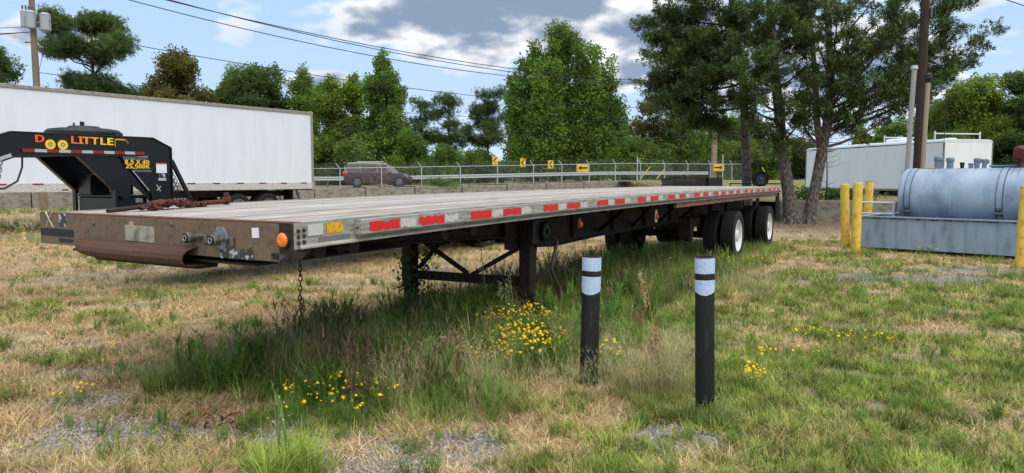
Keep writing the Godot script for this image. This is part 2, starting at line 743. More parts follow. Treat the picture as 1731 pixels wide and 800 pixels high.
func retaining_walls() -> void:
	var cm := concrete()
	for run in [[WALL, 1, "long grey concrete retaining wall of precast blocks below the chain link fence"], [WALL_R, 0, "low stained concrete wall behind the two leaning cedar trunks"]]:
		var w: Array = run[0]
		var root := thing("retaining_wall", run[2], "wall")
		var pts := []
		for q in w:
			if run[1] == 1 and q[0] > 19.5:
				continue
			pts.append(Vector3(q[0], q[2], -q[1]))
		for i in pts.size() - 1:
			if run[1] == 1 and i == 0:
				continue
			var a: Vector3 = pts[i]
			var b: Vector3 = pts[i + 1]
			var fl := Vector2(b.x - a.x, b.z - a.z)
			var k := maxi(1, int(round(fl.length() / 3.05)))
			for j in k:
				var p := a.lerp(b, float(j) / k)
				var q2 := a.lerp(b, float(j + 1) / k)
				var mb := MB.new()
				var d := Vector3(q2.x - p.x, 0, q2.z - p.z)
				var l := d.length()
				d /= l
				var nrm := Vector3(-d.z, 0, d.x)
				if nrm.z < 0.0:
					nrm = -nrm
				var hh := (p.y + q2.y) * 0.5 + rng.randf_range(-0.02, 0.02)
				mb.box(Vector3((p.x + q2.x) * 0.5, hh * 0.5 - 0.05, (p.z + q2.z) * 0.5) + nrm * (0.1 + rng.randf_range(-0.012, 0.012)), Vector3(l - 0.05, hh + 0.1, 0.3), 0.03, Basis(d, Vector3.UP, d.cross(Vector3.UP)))
				part("concrete_block", mb, cm, root)


# ---------------------------------------------------------------- the flatbed trailer

func yc(u: float) -> float:
	return 0.085 * (1.0 - exp(-u / 4.0))


func stations(u0: float, u1: float, step := 1.0) -> Array:
	var a := []
	var k := maxi(1, int(ceil((u1 - u0) / step)))
	for i in k + 1:
		var u := lerpf(u0, u1, float(i) / k)
		a.append([u, yc(u)])
	return a


# a torn-edged patch lying on the plane z (side) : x0..x1, y0..y1
func torn(x0: float, x1: float, y0: float, y1: float, z: float, rag: float, lift0 := 0.0, lift1 := 0.0) -> MB:
	var mb := MB.new()
	var k := maxi(4, int((x1 - x0) / 0.02))
	var top := []
	var bot := []
	for i in k + 1:
		var t := float(i) / k
		var l := lerpf(lift0, lift1, t)
		var bite := maxf(0.0, rng.randf_range(-1.4, 1.0)) * rag
		top.append(Vector3(lerpf(x0, x1, t), y1 + l - bite, z))
		bot.append(Vector3(lerpf(x0, x1, t), y0 + l + maxf(0.0, rng.randf_range(-1.6, 1.0)) * rag, z))
	for i in k:
		mb.quad(bot[i], bot[i + 1], top[i + 1], top[i])
	return mb


func flatbed() -> void:
	var t := thing("flatbed_trailer", "long flatbed semi trailer with weathered deck, rusty front beam and red taped side rail", "trailer", FB, PI / 2 - FYAW)
	var rust := steel_rust()
	var dark := mat("dark chassis steel", Color(0.33, 0.27, 0.235), 0.85, 0.0, ntex("darkrust", 0.015, 5, [[0.0, Color(0.22, 0.2, 0.19)], [0.5, Color(0.5, 0.45, 0.42)], [0.7, Color(0.62, 0.48, 0.40)], [1.0, Color(0.85, 0.6, 0.45)]], 14), Vector3(0.8, 0.8, 0.8))
	var black := mat("black paint", Color(0.055, 0.055, 0.058), 0.55)
	var alu := mat("dull aluminium", Color(0.66, 0.645, 0.60), 0.62, 0.25, ntex("alu", 0.02, 5, [[0.0, g(0.62)], [0.4, g(0.86)], [0.6, g(0.95)], [1.0, g(1.0)]], 52), Vector3(0.35, 4.0, 4.0), ntexn("bumpf", 0.06, 4, 3.0), 0.15)
	# deck boards
	var seq := "ppsppsppppspppspp"
	var wood := []
	for k in 4:
		wood.append(mat("weathered board %d" % k, [Color(0.72, 0.70, 0.675), Color(0.66, 0.645, 0.62), Color(0.77, 0.75, 0.72), Color(0.69, 0.655, 0.62)][k], 0.85, 0.0, ntex("grain%d" % (k % 2), 0.02, 6, [[0.0, Color(0.42, 0.39, 0.37)], [0.35, Color(0.76, 0.74, 0.72)], [0.6, Color(0.93, 0.92, 0.91)], [1.0, g(1.0)]], 61 + k % 2), Vector3(0.16, 3.0, 6.0), ntexn("bumpf", 0.06, 4, 3.0), 0.4))
	var strip := mat("rusty nailing strip", Color(0.62, 0.415, 0.34), 0.85, 0.0, ntex("grain0", 0.02, 6, [], 61), Vector3(0.25, 3, 5))
	var np := 0
	for ch in seq:
		np += 1 if ch == "p" else 0
	var pw := (2.50 - (seq.length() - np) * 0.058 - seq.length() * 0.006) / np
	var z := -0.045
	var i := 0
	for ch in seq:
		var w := pw if ch == "p" else 0.058
		var dy := rng.randf_range(-0.003, 0.002)
		var top := 1.274 + dy
		var sec := [Vector2(z - 0.003, top), Vector2(z, top - 0.003), Vector2(z, top - 0.035), Vector2(z - w, top - 0.035), Vector2(z - w, top - 0.003), Vector2(z - w + 0.003, top)]
		var mb := MB.new()
		mb.rail(sec, stations(0.075, 14.86, 0.75))
		if ch == "p":
			part("deck_board", mb, wood[(i * 7 + i / 3) % 4], t)
		else:
			part("nailing_strip", mb, strip, t)
		z -= w + 0.006
		i += 1
	# side rails (an aluminium channel each side), rub rail
	for side in [0, 1]:
		var s := -1.0 if side == 0 else 1.0
		var zb := 0.0 if side == 0 else -2.59
		var sec := [Vector2(zb, 1.128), Vector2(zb, 1.276), Vector2(zb + s * 0.042, 1.276), Vector2(zb + s * 0.042, 1.262), Vector2(zb + s * 0.008, 1.262), Vector2(zb + s * 0.008, 1.14), Vector2(zb + s * 0.07, 1.14), Vector2(zb + s * 0.07, 1.128)]
		var mb := MB.new()
		mb.rail(sec, stations(0.012, 14.9, 0.75))
		part("side_rail", mb, alu, t)
		var o := -s
		sec = [Vector2(zb + o * 0.003, 1.176), Vector2(zb + o * 0.05, 1.172), Vector2(zb + o * 0.055, 1.178), Vector2(zb + o * 0.055, 1.262), Vector2(zb + o * 0.05, 1.268), Vector2(zb + o * 0.003, 1.264)]
		mb = MB.new()
		mb.rail(sec, stations(0.5, 14.9, 0.75))
		var rr := part("rub_rail", mb, alu, t)
		if side == 0:
			var hole := MB.new()
			hole.lathe([Vector2(0.0, 0.0), Vector2(0.008, 0.0)], 10, Transform3D(Basis(Vector3(0, 0, 1), Vector3(1, 0, 0), Vector3(0, 1, 0)), Vector3(0.498, 1.222, 0.026)))
			part("hole", hole, black, rr)
		# the small flange that runs below the rub rail
		mb = MB.new()
		mb.rail([Vector2(zb + o * 0.003, 1.128), Vector2(zb + o * 0.02, 1.128), Vector2(zb + o * 0.02, 1.136), Vector2(zb + o * 0.003, 1.150)], stations(0.05, 14.9, 0.75))
		part("rail_flange", mb, alu, t)
		mb = MB.new()
		mb.rail([Vector2(zb + s * 0.02, 1.05), Vector2(zb + s * 0.02, 1.124), Vector2(zb + s * 0.06, 1.124), Vector2(zb + s * 0.06, 1.05)], stations(7.1, 14.88, 0.75))
		part("lower_rail", mb, strip, t)
	var red := mat("red reflective tape", Color(0.80, 0.07, 0.04), 0.45)
	var white := mat("worn white reflective tape", Color(0.80, 0.79, 0.75), 0.5, 0.0, ntex("tapew", 0.03, 4, [[0.0, g(0.7)], [0.4, g(0.9)], [1.0, g(1.0)]], 53), Vector3(2, 2, 2))
	var reds := [0.578, 1.078, 1.718, 2.197, 2.902, 3.39, 4.113, 4.604, 5.311, 5.773, 6.48, 6.97, 7.703, 8.185, 8.817, 9.314, 9.87, 10.381, 11.053, 11.518, 12.183, 12.658, 13.423, 13.902, 14.407]
	for k in reds.size():
		var u: float = reds[k]
		part("red_tape", torn(u, u + 0.29, 1.186, 1.248, 0.0575, 0.014 if k < 8 else 0.006, yc(u), yc(u + 0.29)), red, t)
		var nxt: float = reds[k + 1] if k + 1 < reds.size() else 14.9
		if nxt - u > 0.45:
			part("white_tape", torn(u + 0.30, minf(u + 0.30 + 0.17, nxt - 0.01), 1.186, 1.248, 0.0573, 0.02, yc(u + 0.3), yc(u + 0.47)), white, t)
	# front beam
	var mb := MB.new()
	mb.box(Vector3(0.006, 1.163, -1.345), Vector3(0.012, 0.218, 2.488), 0.004)
	var fbm_ := part("front_beam", mb, rust, t)
	mb = MB.new()
	mb.box(Vector3(0.040, 1.276, -1.295), Vector3(0.078, 0.010, 2.585), 0.003)
	part("front_lip", mb, mat("red brown rust", Color(0.46, 0.27, 0.21), 0.8, 0.0, ntex("grain0", 0.02, 6, [], 61), Vector3(3, 3, 0.8)), t)
	mb = MB.new()
	mb.prism([Vector2(0.0, 1.05), Vector2(0.0, 1.272), Vector2(0.014, 1.272), Vector2(0.014, 1.05)], -0.1, 0.0)
	mb.prism([Vector2(0.014, 1.127), Vector2(0.014, 1.06), Vector2(0.05, 1.06), Vector2(0.16, 1.127)], -0.012, -0.002)
	part("corner_plate", mb, mat("dark brown steel", Color(0.36, 0.28, 0.24), 0.75, 0.0, ntex("darkrust", 0.015, 5, [], 14), Vector3(2, 2, 2)), t)
	# rolled bumper lip under the front beam, tapering at its far end
	mb = MB.new()
	var prof := [Vector2(0.0, 1.112), Vector2(-0.04, 1.108), Vector2(-0.085, 1.094), Vector2(-0.115, 1.070), Vector2(-0.125, 1.042), Vector2(-0.113, 1.015), Vector2(-0.08, 1.0), Vector2(0.03, 0.995)]
	var secs := [[-0.80, 1.0], [-1.3, 1.0], [-1.75, 1.0], [-1.88, 0.92], [-1.98, 0.72], [-2.05, 0.42], [-2.085, 0.12]]
	for q in secs.size() - 1:
		for p in prof.size() - 1:
			var c := []
			for e in [[q, p], [q, p + 1], [q + 1, p + 1], [q + 1, p]]:
				var w: Vector2 = prof[e[1]]
				var s: float = secs[e[0]][1]
				c.append(Vector3(w.x * s, 1.112 + (w.y - 1.112) * (0.3 + 0.7 * s), secs[e[0]][0]))
			mb.quad(c[0], c[1], c[2], c[3])
			var ins := []
			for vv in c:
				ins.append(vv + Vector3(0.009, -0.004, 0))
			mb.quad(ins[3], ins[2], ins[1], ins[0])
			if q == 0:
				mb.quad(c[0], ins[0], ins[1], c[1])
	part("bumper_lip", mb, mat("orange rust", Color(0.66, 0.52, 0.42), 0.85, 0.0, ntex("rust", 0.012, 6, [], 3), Vector3(1.0, 3.0, 0.6), ntexn("bumpf", 0.06, 4, 3.0), 0.5), t)
	# coupler plate with the king pin
	mb = MB.new()
	mb.box(Vector3(0.72, 1.022, -1.27), Vector3(1.4, 0.014, 1.9), 0.004)
	mb.box(Vector3(0.1, 0.985, -1.4), Vector3(0.16, 0.04, 1.1), 0.01)
	var cp := part("coupler_plate", mb, dark, t)
	mb = MB.new()
	mb.lathe([Vector2(0.0, -0.1), Vector2(0.04, -0.1), Vector2(0.045, -0.08), Vector2(0.036, -0.07), Vector2(0.036, -0.03), Vector2(0.06, 0.0)], 14, Transform3D(Basis(), Vector3(0.9, 1.015, -1.295)))
	part("king_pin", mb, rust, cp)
	# what is stuck and fixed on the front beam
	var px := func(v: float, y: float, off: float) -> Vector3: return Vector3(-off, y, -v)
	mb = MB.new()
	mb.box(px.call(1.385, 1.167, 0.003), Vector3(0.005, 0.104, 0.31), 0.002, Basis(Vector3.RIGHT, 0.02))
	part("licence_plate", mb, mat("faded plate", Color(0.70, 0.69, 0.66), 0.7, 0.1, ntex("conc", 0.008, 6, [], 41), Vector3(2, 2, 2)), fbm_)
	mb = MB.new()
	mb.box(px.call(1.47, 1.232, 0.002), Vector3(0.003, 0.024, 0.05), 0.001)
	part("sticker", mb, mat("tan tape", Color(0.70, 0.58, 0.40), 0.8), fbm_)
	mb = MB.new()
	mb.box(px.call(2.285, 1.23, 0.002), Vector3(0.003, 0.095, 0.09), 0.001)
	part("sticker", mb, mat("torn sticker", Color(0.78, 0.79, 0.80), 0.7, 0.0, ntex("torn", 0.009, 4, [[0.0, g(0.22)], [0.5, g(0.30)], [0.6, g(0.85)], [1.0, g(0.95)]], 70), Vector3(3, 3, 3)), fbm_)
	mb = MB.new()
	mb.box(px.call(2.365, 1.14, 0.002), Vector3(0.003, 0.052, 0.42), 0.001)
	mb.box(px.call(2.25, 1.087, 0.002), Vector3(0.003, 0.024, 0.18), 0.001)
	part("black_tape", mb, mat("old black tape", Color(0.10, 0.10, 0.10), 0.6, 0.0, ntex("alu", 0.02, 5, [], 52), Vector3(2, 2, 2)), fbm_)
	mb = MB.new()
	mb.bar(px.call(2.50, 1.285, 0.002), px.call(2.41, 1.175, 0.002), 0.009, 0.002, Vector3.RIGHT, 0.0)
	mb.bar(px.call(2.415, 1.285, 0.0035), px.call(2.50, 1.175, 0.0035), 0.009, 0.002, Vector3.RIGHT, 0.0)
	part("paint_cross", mb, mat("chalk paint", Color(0.78, 0.76, 0.70), 0.9), fbm_)
	mb = MB.new()
	mb.box(px.call(0.292, 1.213, 0.002), Vector3(0.003, 0.058, 0.058), 0.001, Basis(Vector3.RIGHT, -0.05))
	part("white_sticker", mb, mat("white sticker", Color(0.86, 0.87, 0.90), 0.6), fbm_)
	# hexagonal connector plate and two couplings for the air hoses
	mb = MB.new()
	var hexp := []
	for q in [[-0.028, 0.068], [0.024, 0.068], [0.058, 0.02], [0.05, -0.04], [0.022, -0.068], [-0.03, -0.062], [-0.056, -0.02], [-0.05, 0.03]]:
		hexp.append(Vector2(q[0], q[1]))
	mb.prism(hexp, 0.0, 0.012, Transform3D(Basis(Vector3(0, 0, 1), Vector3.UP, Vector3(-1, 0, 0)), px.call(0.585, 1.172, 0.0)))
	var hx := part("connector_plate", mb, mat("grey cast metal", Color(0.55, 0.56, 0.57), 0.55, 0.3, ntex("alu", 0.02, 5, [], 52), Vector3(3, 3, 3)), fbm_)
	mb = MB.new()
	mb.bar(px.call(0.60, 1.202, 0.0135), px.call(0.565, 1.212, 0.0135), 0.035, 0.001, Vector3.UP, 0.0)
	part("label_plate", mb, mat("blue grey label", Color(0.42, 0.47, 0.55), 0.6), hx)
	for q in [[0.81, 1.166, 0.05], [0.575, 1.160, 0.055]]:
		mb = MB.new()
		var fx := Transform3D(Basis(Vector3(0, 0, 1), Vector3(-1, 0, 0), Vector3(0, -1, 0)), px.call(q[0] + 0.03, q[1], 0.0))
		mb.lathe([Vector2(0.022, 0.0), Vector2(0.03, 0.02), Vector2(0.034, 0.05), Vector2(0.03, 0.062)], 16, fx)
		mb.box(px.call(q[0] + 0.04, q[1], 0.035), Vector3(0.04, 0.06, 0.05), 0.01)
		mb.box(px.call(q[0] - 0.045, q[1] + 0.012, 0.02), Vector3(0.035, 0.028, 0.07), 0.008, Basis(Vector3.RIGHT, -0.2))
		mb.box(px.call(q[0] - 0.09, q[1] - 0.005, 0.012), Vector3(0.02, 0.055, 0.03), 0.006)
		var gl := part("gladhand", mb, mat("dirty cast aluminium", Color(0.42, 0.40, 0.38), 0.6, 0.3, ntex("alu", 0.02, 5, [], 52), Vector3(3, 3, 3)), fbm_)
		mb = MB.new()
		mb.lathe([Vector2(0.0, 0.057), Vector2(0.010, 0.057), Vector2(0.013, 0.068), Vector2(0.027, 0.068), Vector2(0.029, 0.058)], 18, fx)
		part("rubber_seal", mb, black, gl)
		mb = MB.new()
		mb.lathe([Vector2(0.012, 0.066), Vector2(0.014, 0.0705), Vector2(0.017, 0.0705), Vector2(0.018, 0.066)], 18, fx)
		part("seal_ring", mb, mat("grey ring", Color(0.6, 0.62, 0.64), 0.5), gl)
	# torn badge below, and the bolt beside it
	mb = torn(0.0, 0.285, -0.03, 0.03, 0.0, 0.01)
	var bd := part("torn_badge", mb, mat("torn sticker", Color.WHITE), fbm_)
	bd.position = px.call(0.6, 1.083, 0.004)
	bd.rotation = Vector3(0, -PI / 2, 0.0)
	mb = torn(0.0, 0.15, -0.019, 0.019, 0.0, 0.008)
	bd = part("torn_tape", mb, mat("dark reflector", Color(0.34, 0.35, 0.37), 0.35, 0.2, ntex("torn", 0.009, 4, [], 70), Vector3(4, 4, 4)), fbm_)
	bd.position = px.call(0.165, 1.088, 0.004)
	bd.rotation = Vector3(0, -PI / 2, 0.0)
	for q in [[0.338, 1.129], [0.50, 1.075], [1.05, 1.24], [1.9, 1.22]]:
		mb = MB.new()
		mb.lathe([Vector2(0.013, 0.0), Vector2(0.012, 0.008), Vector2(0.006, 0.012), Vector2(0.0, 0.012)], 8, Transform3D(Basis(Vector3(0, 0, 1), Vector3(-1, 0, 0), Vector3(0, -1, 0)), px.call(q[0], q[1], 0.0)))
		part("bolt", mb, rust, fbm_)
	# amber clearance lamp at the corner
	var lx := Transform3D(Basis(Vector3(0, 0, 1), Vector3(-1, 0, 0), Vector3(0, -1, 0)), px.call(0.062, 1.183, 0.0))
	mb = MB.new()
	mb.lathe([Vector2(0.052, 0.0), Vector2(0.050, 0.012), Vector2(0.042, 0.014), Vector2(0.040, 0.004)], 28, lx)
	var cl := part("clearance_light", mb, black, t)
	mb = MB.new()
	mb.lathe([Vector2(0.041, 0.004), Vector2(0.040, 0.018), Vector2(0.032, 0.026), Vector2(0.024, 0.027), Vector2(0.022, 0.029), Vector2(0.012, 0.029), Vector2(0.010, 0.027), Vector2(0.0, 0.028)], 28, lx)
	part("amber_lens", mb, amber(), cl)
	# bolts and stickers on the side rail
	for a in 2:
		for b in 3:
			mb = MB.new()
			mb.lathe([Vector2(0.0125, 0.0), Vector2(0.011, 0.008), Vector2(0.006, 0.011), Vector2(0.0, 0.0115)], 10, Transform3D(Basis(Vector3(1, 0, 0), Vector3(0, 0, 1), Vector3(0, -1, 0)), Vector3(0.045 + a * 0.042, 1.164 + b * 0.034 + a * 0.003, 0.0)))
			part("bolt", mb, mat("brown bolt", Color(0.22, 0.12, 0.10), 0.7), t)
	part("yellow_sticker", torn(0.262, 0.40, 1.196, 1.262, 0.003, 0.003, yc(0.26), yc(0.4)), mat("yellow sticker", Color(0.86, 0.66, 0.07), 0.6, 0.0, ntex("alu", 0.02, 5, [], 52), Vector3(2, 2, 2)), t)
	part("sticker_ghost", torn(0.20, 0.46, 1.140, 1.184, 0.0028, 0.006, yc(0.2), yc(0.46)), mat("old glue", Color(0.52, 0.52, 0.51), 0.9, 0.0, ntex("torn2", 0.05, 4, [[0.0, g(0.6)], [1.0, g(1.0)]], 71), Vector3(4, 4, 4)), t)
	part("sticker_ghost", torn(0.115, 0.235, 1.196, 1.262, 0.0028, 0.003, yc(0.1), yc(0.23)), mat("paler metal", Color(0.74, 0.735, 0.70), 0.6, 0.1), t)
	chassis(t, dark, rust, black)
	running_gear(t, dark, black)


func amber() -> StandardMaterial3D:
	var m := mat("amber lens", Color(1.0, 0.50, 0.02), 0.15)
	m.clearcoat_enabled = true
	m.clearcoat = 0.6
	m.backlight_enabled = true
	m.backlight = Color(0.5, 0.2, 0.0)
	return m


func chassis(t: Node3D, dark: Material, rust: Material, black: Material) -> void:
	var low := [Vector2(0.06, 1.03), Vector2(1.9, 0.995), Vector2(3.55, 0.935), Vector2(4.3, 0.775), Vector2(4.64, 0.752), Vector2(5.92, 0.782), Vector2(11.16, 0.815), Vector2(14.85, 0.83)]
	var cross_tops := []
	for v in [0.78, 1.81]:
		var poly := []
		for q in low:
			poly.append(q)
		for k in 9:
			var u := lerpf(14.85, 0.06, k / 8.0)
			poly.append(Vector2(u, 1.13 + yc(u)))
		var mb := MB.new()
		mb.prism(poly, -v - 0.006, -v + 0.006)
		for k in low.size() - 1:
			mb.bar(Vector3(low[k].x, low[k].y - 0.007, -v), Vector3(low[k + 1].x, low[k + 1].y - 0.007, -v), 0.014, 0.13, Vector3.UP, 0.002)
		mb.rail([Vector2(-v - 0.065, 1.130), Vector2(-v - 0.065, 1.142), Vector2(-v + 0.065, 1.142), Vector2(-v + 0.065, 1.130)], stations(0.06, 14.85, 0.75))
		# web stiffeners
		for k in 7:
			var u := 5.2 + k * 1.3
			mb.box(Vector3(u, 0.99, -v + 0.035), Vector3(0.012, 0.36, 0.055), 0.0)
		part("main_beam", mb, dark, t)
	for k in 24:
		var u := 0.45 + k * 0.61
		var mb := MB.new()
		var y := 1.175 + yc(u)
		mb.box(Vector3(u, y + 0.045, -1.295), Vector3(0.07, 0.006, 2.42), 0.0)
		mb.box(Vector3(u, y - 0.02, -1.295), Vector3(0.006, 0.124, 2.42), 0.0)
		mb.box(Vector3(u, y - 0.0855, -1.295), Vector3(0.07, 0.006, 2.42), 0.0)
		part("crossmember", mb, dark, t)
	# slanting struts from the web to the side rail
	for q in [[6.09, 5.33], [7.38, 6.27], [8.6, 7.46], [9.8, 8.65]]:
		var mb := MB.new()
		mb.bar(Vector3(q[0], 0.84, -0.765), Vector3(q[1], 1.11 + yc(q[1]), -0.1), 0.05, 0.02)
		part("strut", mb, black, t)
	# strap winches hanging below the rail
	for u in [0.32, 0.62, 1.62, 2.02]:
		var mb := MB.new()
		var fx := Transform3D(Basis(Vector3(1, 0, 0), Vector3(0, 0, 1), Vector3(0, -1, 0)), Vector3(u, 1.085 + yc(u), -0.17))
		mb.lathe([Vector2(0.0, -0.06), Vector2(0.05, -0.06), Vector2(0.05, -0.05), Vector2(0.03, -0.045), Vector2(0.03, 0.045), Vector2(0.05, 0.05), Vector2(0.05, 0.06), Vector2(0.0, 0.06)], 14, fx)
		mb.box(Vector3(u, 1.115 + yc(u), -0.17), Vector3(0.11, 0.03, 0.1), 0.004)
		part("strap_winch", mb, dark, t)
	# landing gear
	var brown := mat("brown landing gear", Color(0.33, 0.25, 0.215), 0.8, 0.0, ntex("darkrust", 0.015, 5, [], 14), Vector3(1.5, 1.5, 1.5))
	for q in [[3.84, 0.62, 1], [3.72, 2.10, 0]]:
		var u: float = q[0]
		var v: float = q[1]
		var mb := MB.new()
		mb.box(Vector3(u, 0.70, -v), Vector3(0.145, 0.80, 0.145), 0.012)
		mb.box(Vector3(u, 0.305, -v), Vector3(0.16, 0.025, 0.16), 0.004)
		var leg := part("landing_leg", mb, brown, t)
		mb = MB.new()
		mb.box(Vector3(u, 0.17, -v), Vector3(0.115, 0.30, 0.115), 0.008)
		part("inner_tube", mb, dark, leg)
		mb = MB.new()
		mb.box(Vector3(u, 0.012, -v), Vector3(0.28, 0.024, 0.26), 0.006)
		part("foot", mb, dark, leg)
		mb = MB.new()
		mb.prism([Vector2(u - 0.32, 1.12), Vector2(u - 0.32, 0.80), Vector2(u - 0.12, 0.765), Vector2(u + 0.12, 0.765), Vector2(u + 0.30, 0.9), Vector2(u + 0.30, 1.12)], -v - 0.10, -v - 0.085)
		part("gusset", mb, brown, leg)
	var gb := MB.new()
	gb.lathe([Vector2(0.0, -0.02), Vector2(0.10, -0.02), Vector2(0.11, 0.0), Vector2(0.11, 0.05), Vector2(0.085, 0.06), Vector2(0.08, 0.045), Vector2(0.03, 0.045), Vector2(0.03, 0.07), Vector2(0.0, 0.07)], 22, Transform3D(Basis(Vector3(1, 0, 0), Vector3(0, 0, 1), Vector3(0, -1, 0)), Vector3(3.98, 0.965, -0.5)))
	gb.box(Vector3(3.86, 0.97, -0.54), Vector3(0.22, 0.26, 0.08), 0.01)
	part("gearbox", gb, mat("greasy black", Color(0.07, 0.065, 0.06), 0.5), t)
	var cr := MB.new()
	cr.tube([Vector3(4.02, 0.90, -0.5), Vector3(4.05, 0.89, -0.40), Vector3(4.04, 0.86, -0.37), Vector3(3.95, 0.70, -0.37), Vector3(3.90, 0.60, -0.37), Vector3(3.94, 0.52, -0.37), Vector3(4.07, 0.38, -0.37), Vector3(4.09, 0.32, -0.36), Vector3(4.05, 0.20, -0.33)], [0.016, 0.018, 0.02, 0.017, 0.017, 0.017, 0.017, 0.02, 0.018], 8)
	part("crank_handle", cr, mat("brown crank", Color(0.30, 0.22, 0.19), 0.6, 0.2), t)
	cr = MB.new()
	cr.bar(Vector3(3.86, 0.86, -0.52), Vector3(4.0, 0.62, -0.62), 0.03, 0.012)
	part("brace", cr, dark, t)
	var bb := MB.new()
	bb.bar(Vector3(3.74, 0.43, -2.02), Vector3(3.84, 0.43, -0.70), 0.10, 0.05)
	part("cross_tube", bb, brown, t)
	for q in [[2.06, 0.86, 1.36, 0.48], [1.62, 0.93, 2.03, 0.50], [1.30, 0.47, 0.66, 0.82]]:
		bb = MB.new()
		bb.bar(Vector3(3.80, q[1], -q[0]), Vector3(3.80, q[3], -q[2]), 0.045, 0.04)
		part("diagonal_brace", bb, brown, t)
	bb = MB.new()
	bb.lathe([Vector2(0.0, 0.0), Vector2(0.05, 0.0), Vector2(0.055, 0.01), Vector2(0.055, 0.30), Vector2(0.05, 0.32), Vector2(0.0, 0.32)], 14, Transform3D(Basis(Vector3(0, 1, 0), Vector3(1, 0, 0), Vector3(0, 0, -1)), Vector3(3.5, 0.98, -1.9)))
	part("air_cylinder", bb, black, t)
	# marker lamps hung below the rail
	for q in [[4.08, 1.06, 0], [6.545, 1.03, 1]]:
		var mb := MB.new()
		mb.box(Vector3(q[0], q[1], -0.13), Vector3(0.09 if q[2] else 0.07, 0.17 if q[2] else 0.10, 0.008), 0.002)
		var mk := part("marker_light", mb, mat("pale plate", Color(0.66, 0.62, 0.55), 0.7) if q[2] else rust, t)
		mb = MB.new()
		mb.lathe([Vector2(0.036, 0.0), Vector2(0.035, 0.016), Vector2(0.024, 0.024), Vector2(0.0, 0.026)], 18, Transform3D(Basis(Vector3(1, 0, 0), Vector3(0, 0, 1), Vector3(0, -1, 0)), Vector3(q[0], q[1] - 0.01, -0.126)))
		part("lens", mb, mat("faded red lens", Color(0.72, 0.25, 0.12), 0.3), mk)


func tyre_profile(r: float, w: float) -> Array:
	# from the inner bead over the tread to the outer bead; grooves cut into the tread
	var a := []
	var h := w * 0.5
	a.append(Vector2(r * 0.60, -h * 0.72))
	a.append(Vector2(r * 0.66, -h * 0.88))
	a.append(Vector2(r * 0.80, -h * 0.99))
	a.append(Vector2(r * 0.92, -h * 0.92))
	a.append(Vector2(r * 0.975, -h * 0.84))
	for k in 5:
		var y0 := -h * 0.80 + k * h * 0.34
		a.append(Vector2(r, y0))
		a.append(Vector2(r, y0 + h * 0.24))
		if k < 4:
			a.append(Vector2(r - 0.014, y0 + h * 0.25))
			a.append(Vector2(r - 0.014, y0 + h * 0.33))
	a.append(Vector2(r * 0.975, h * 0.84))
	a.append(Vector2(r * 0.92, h * 0.92))
	a.append(Vector2(r * 0.80, h * 0.99))
	a.append(Vector2(r * 0.66, h * 0.88))
	a.append(Vector2(r * 0.60, h * 0.72))
	return a


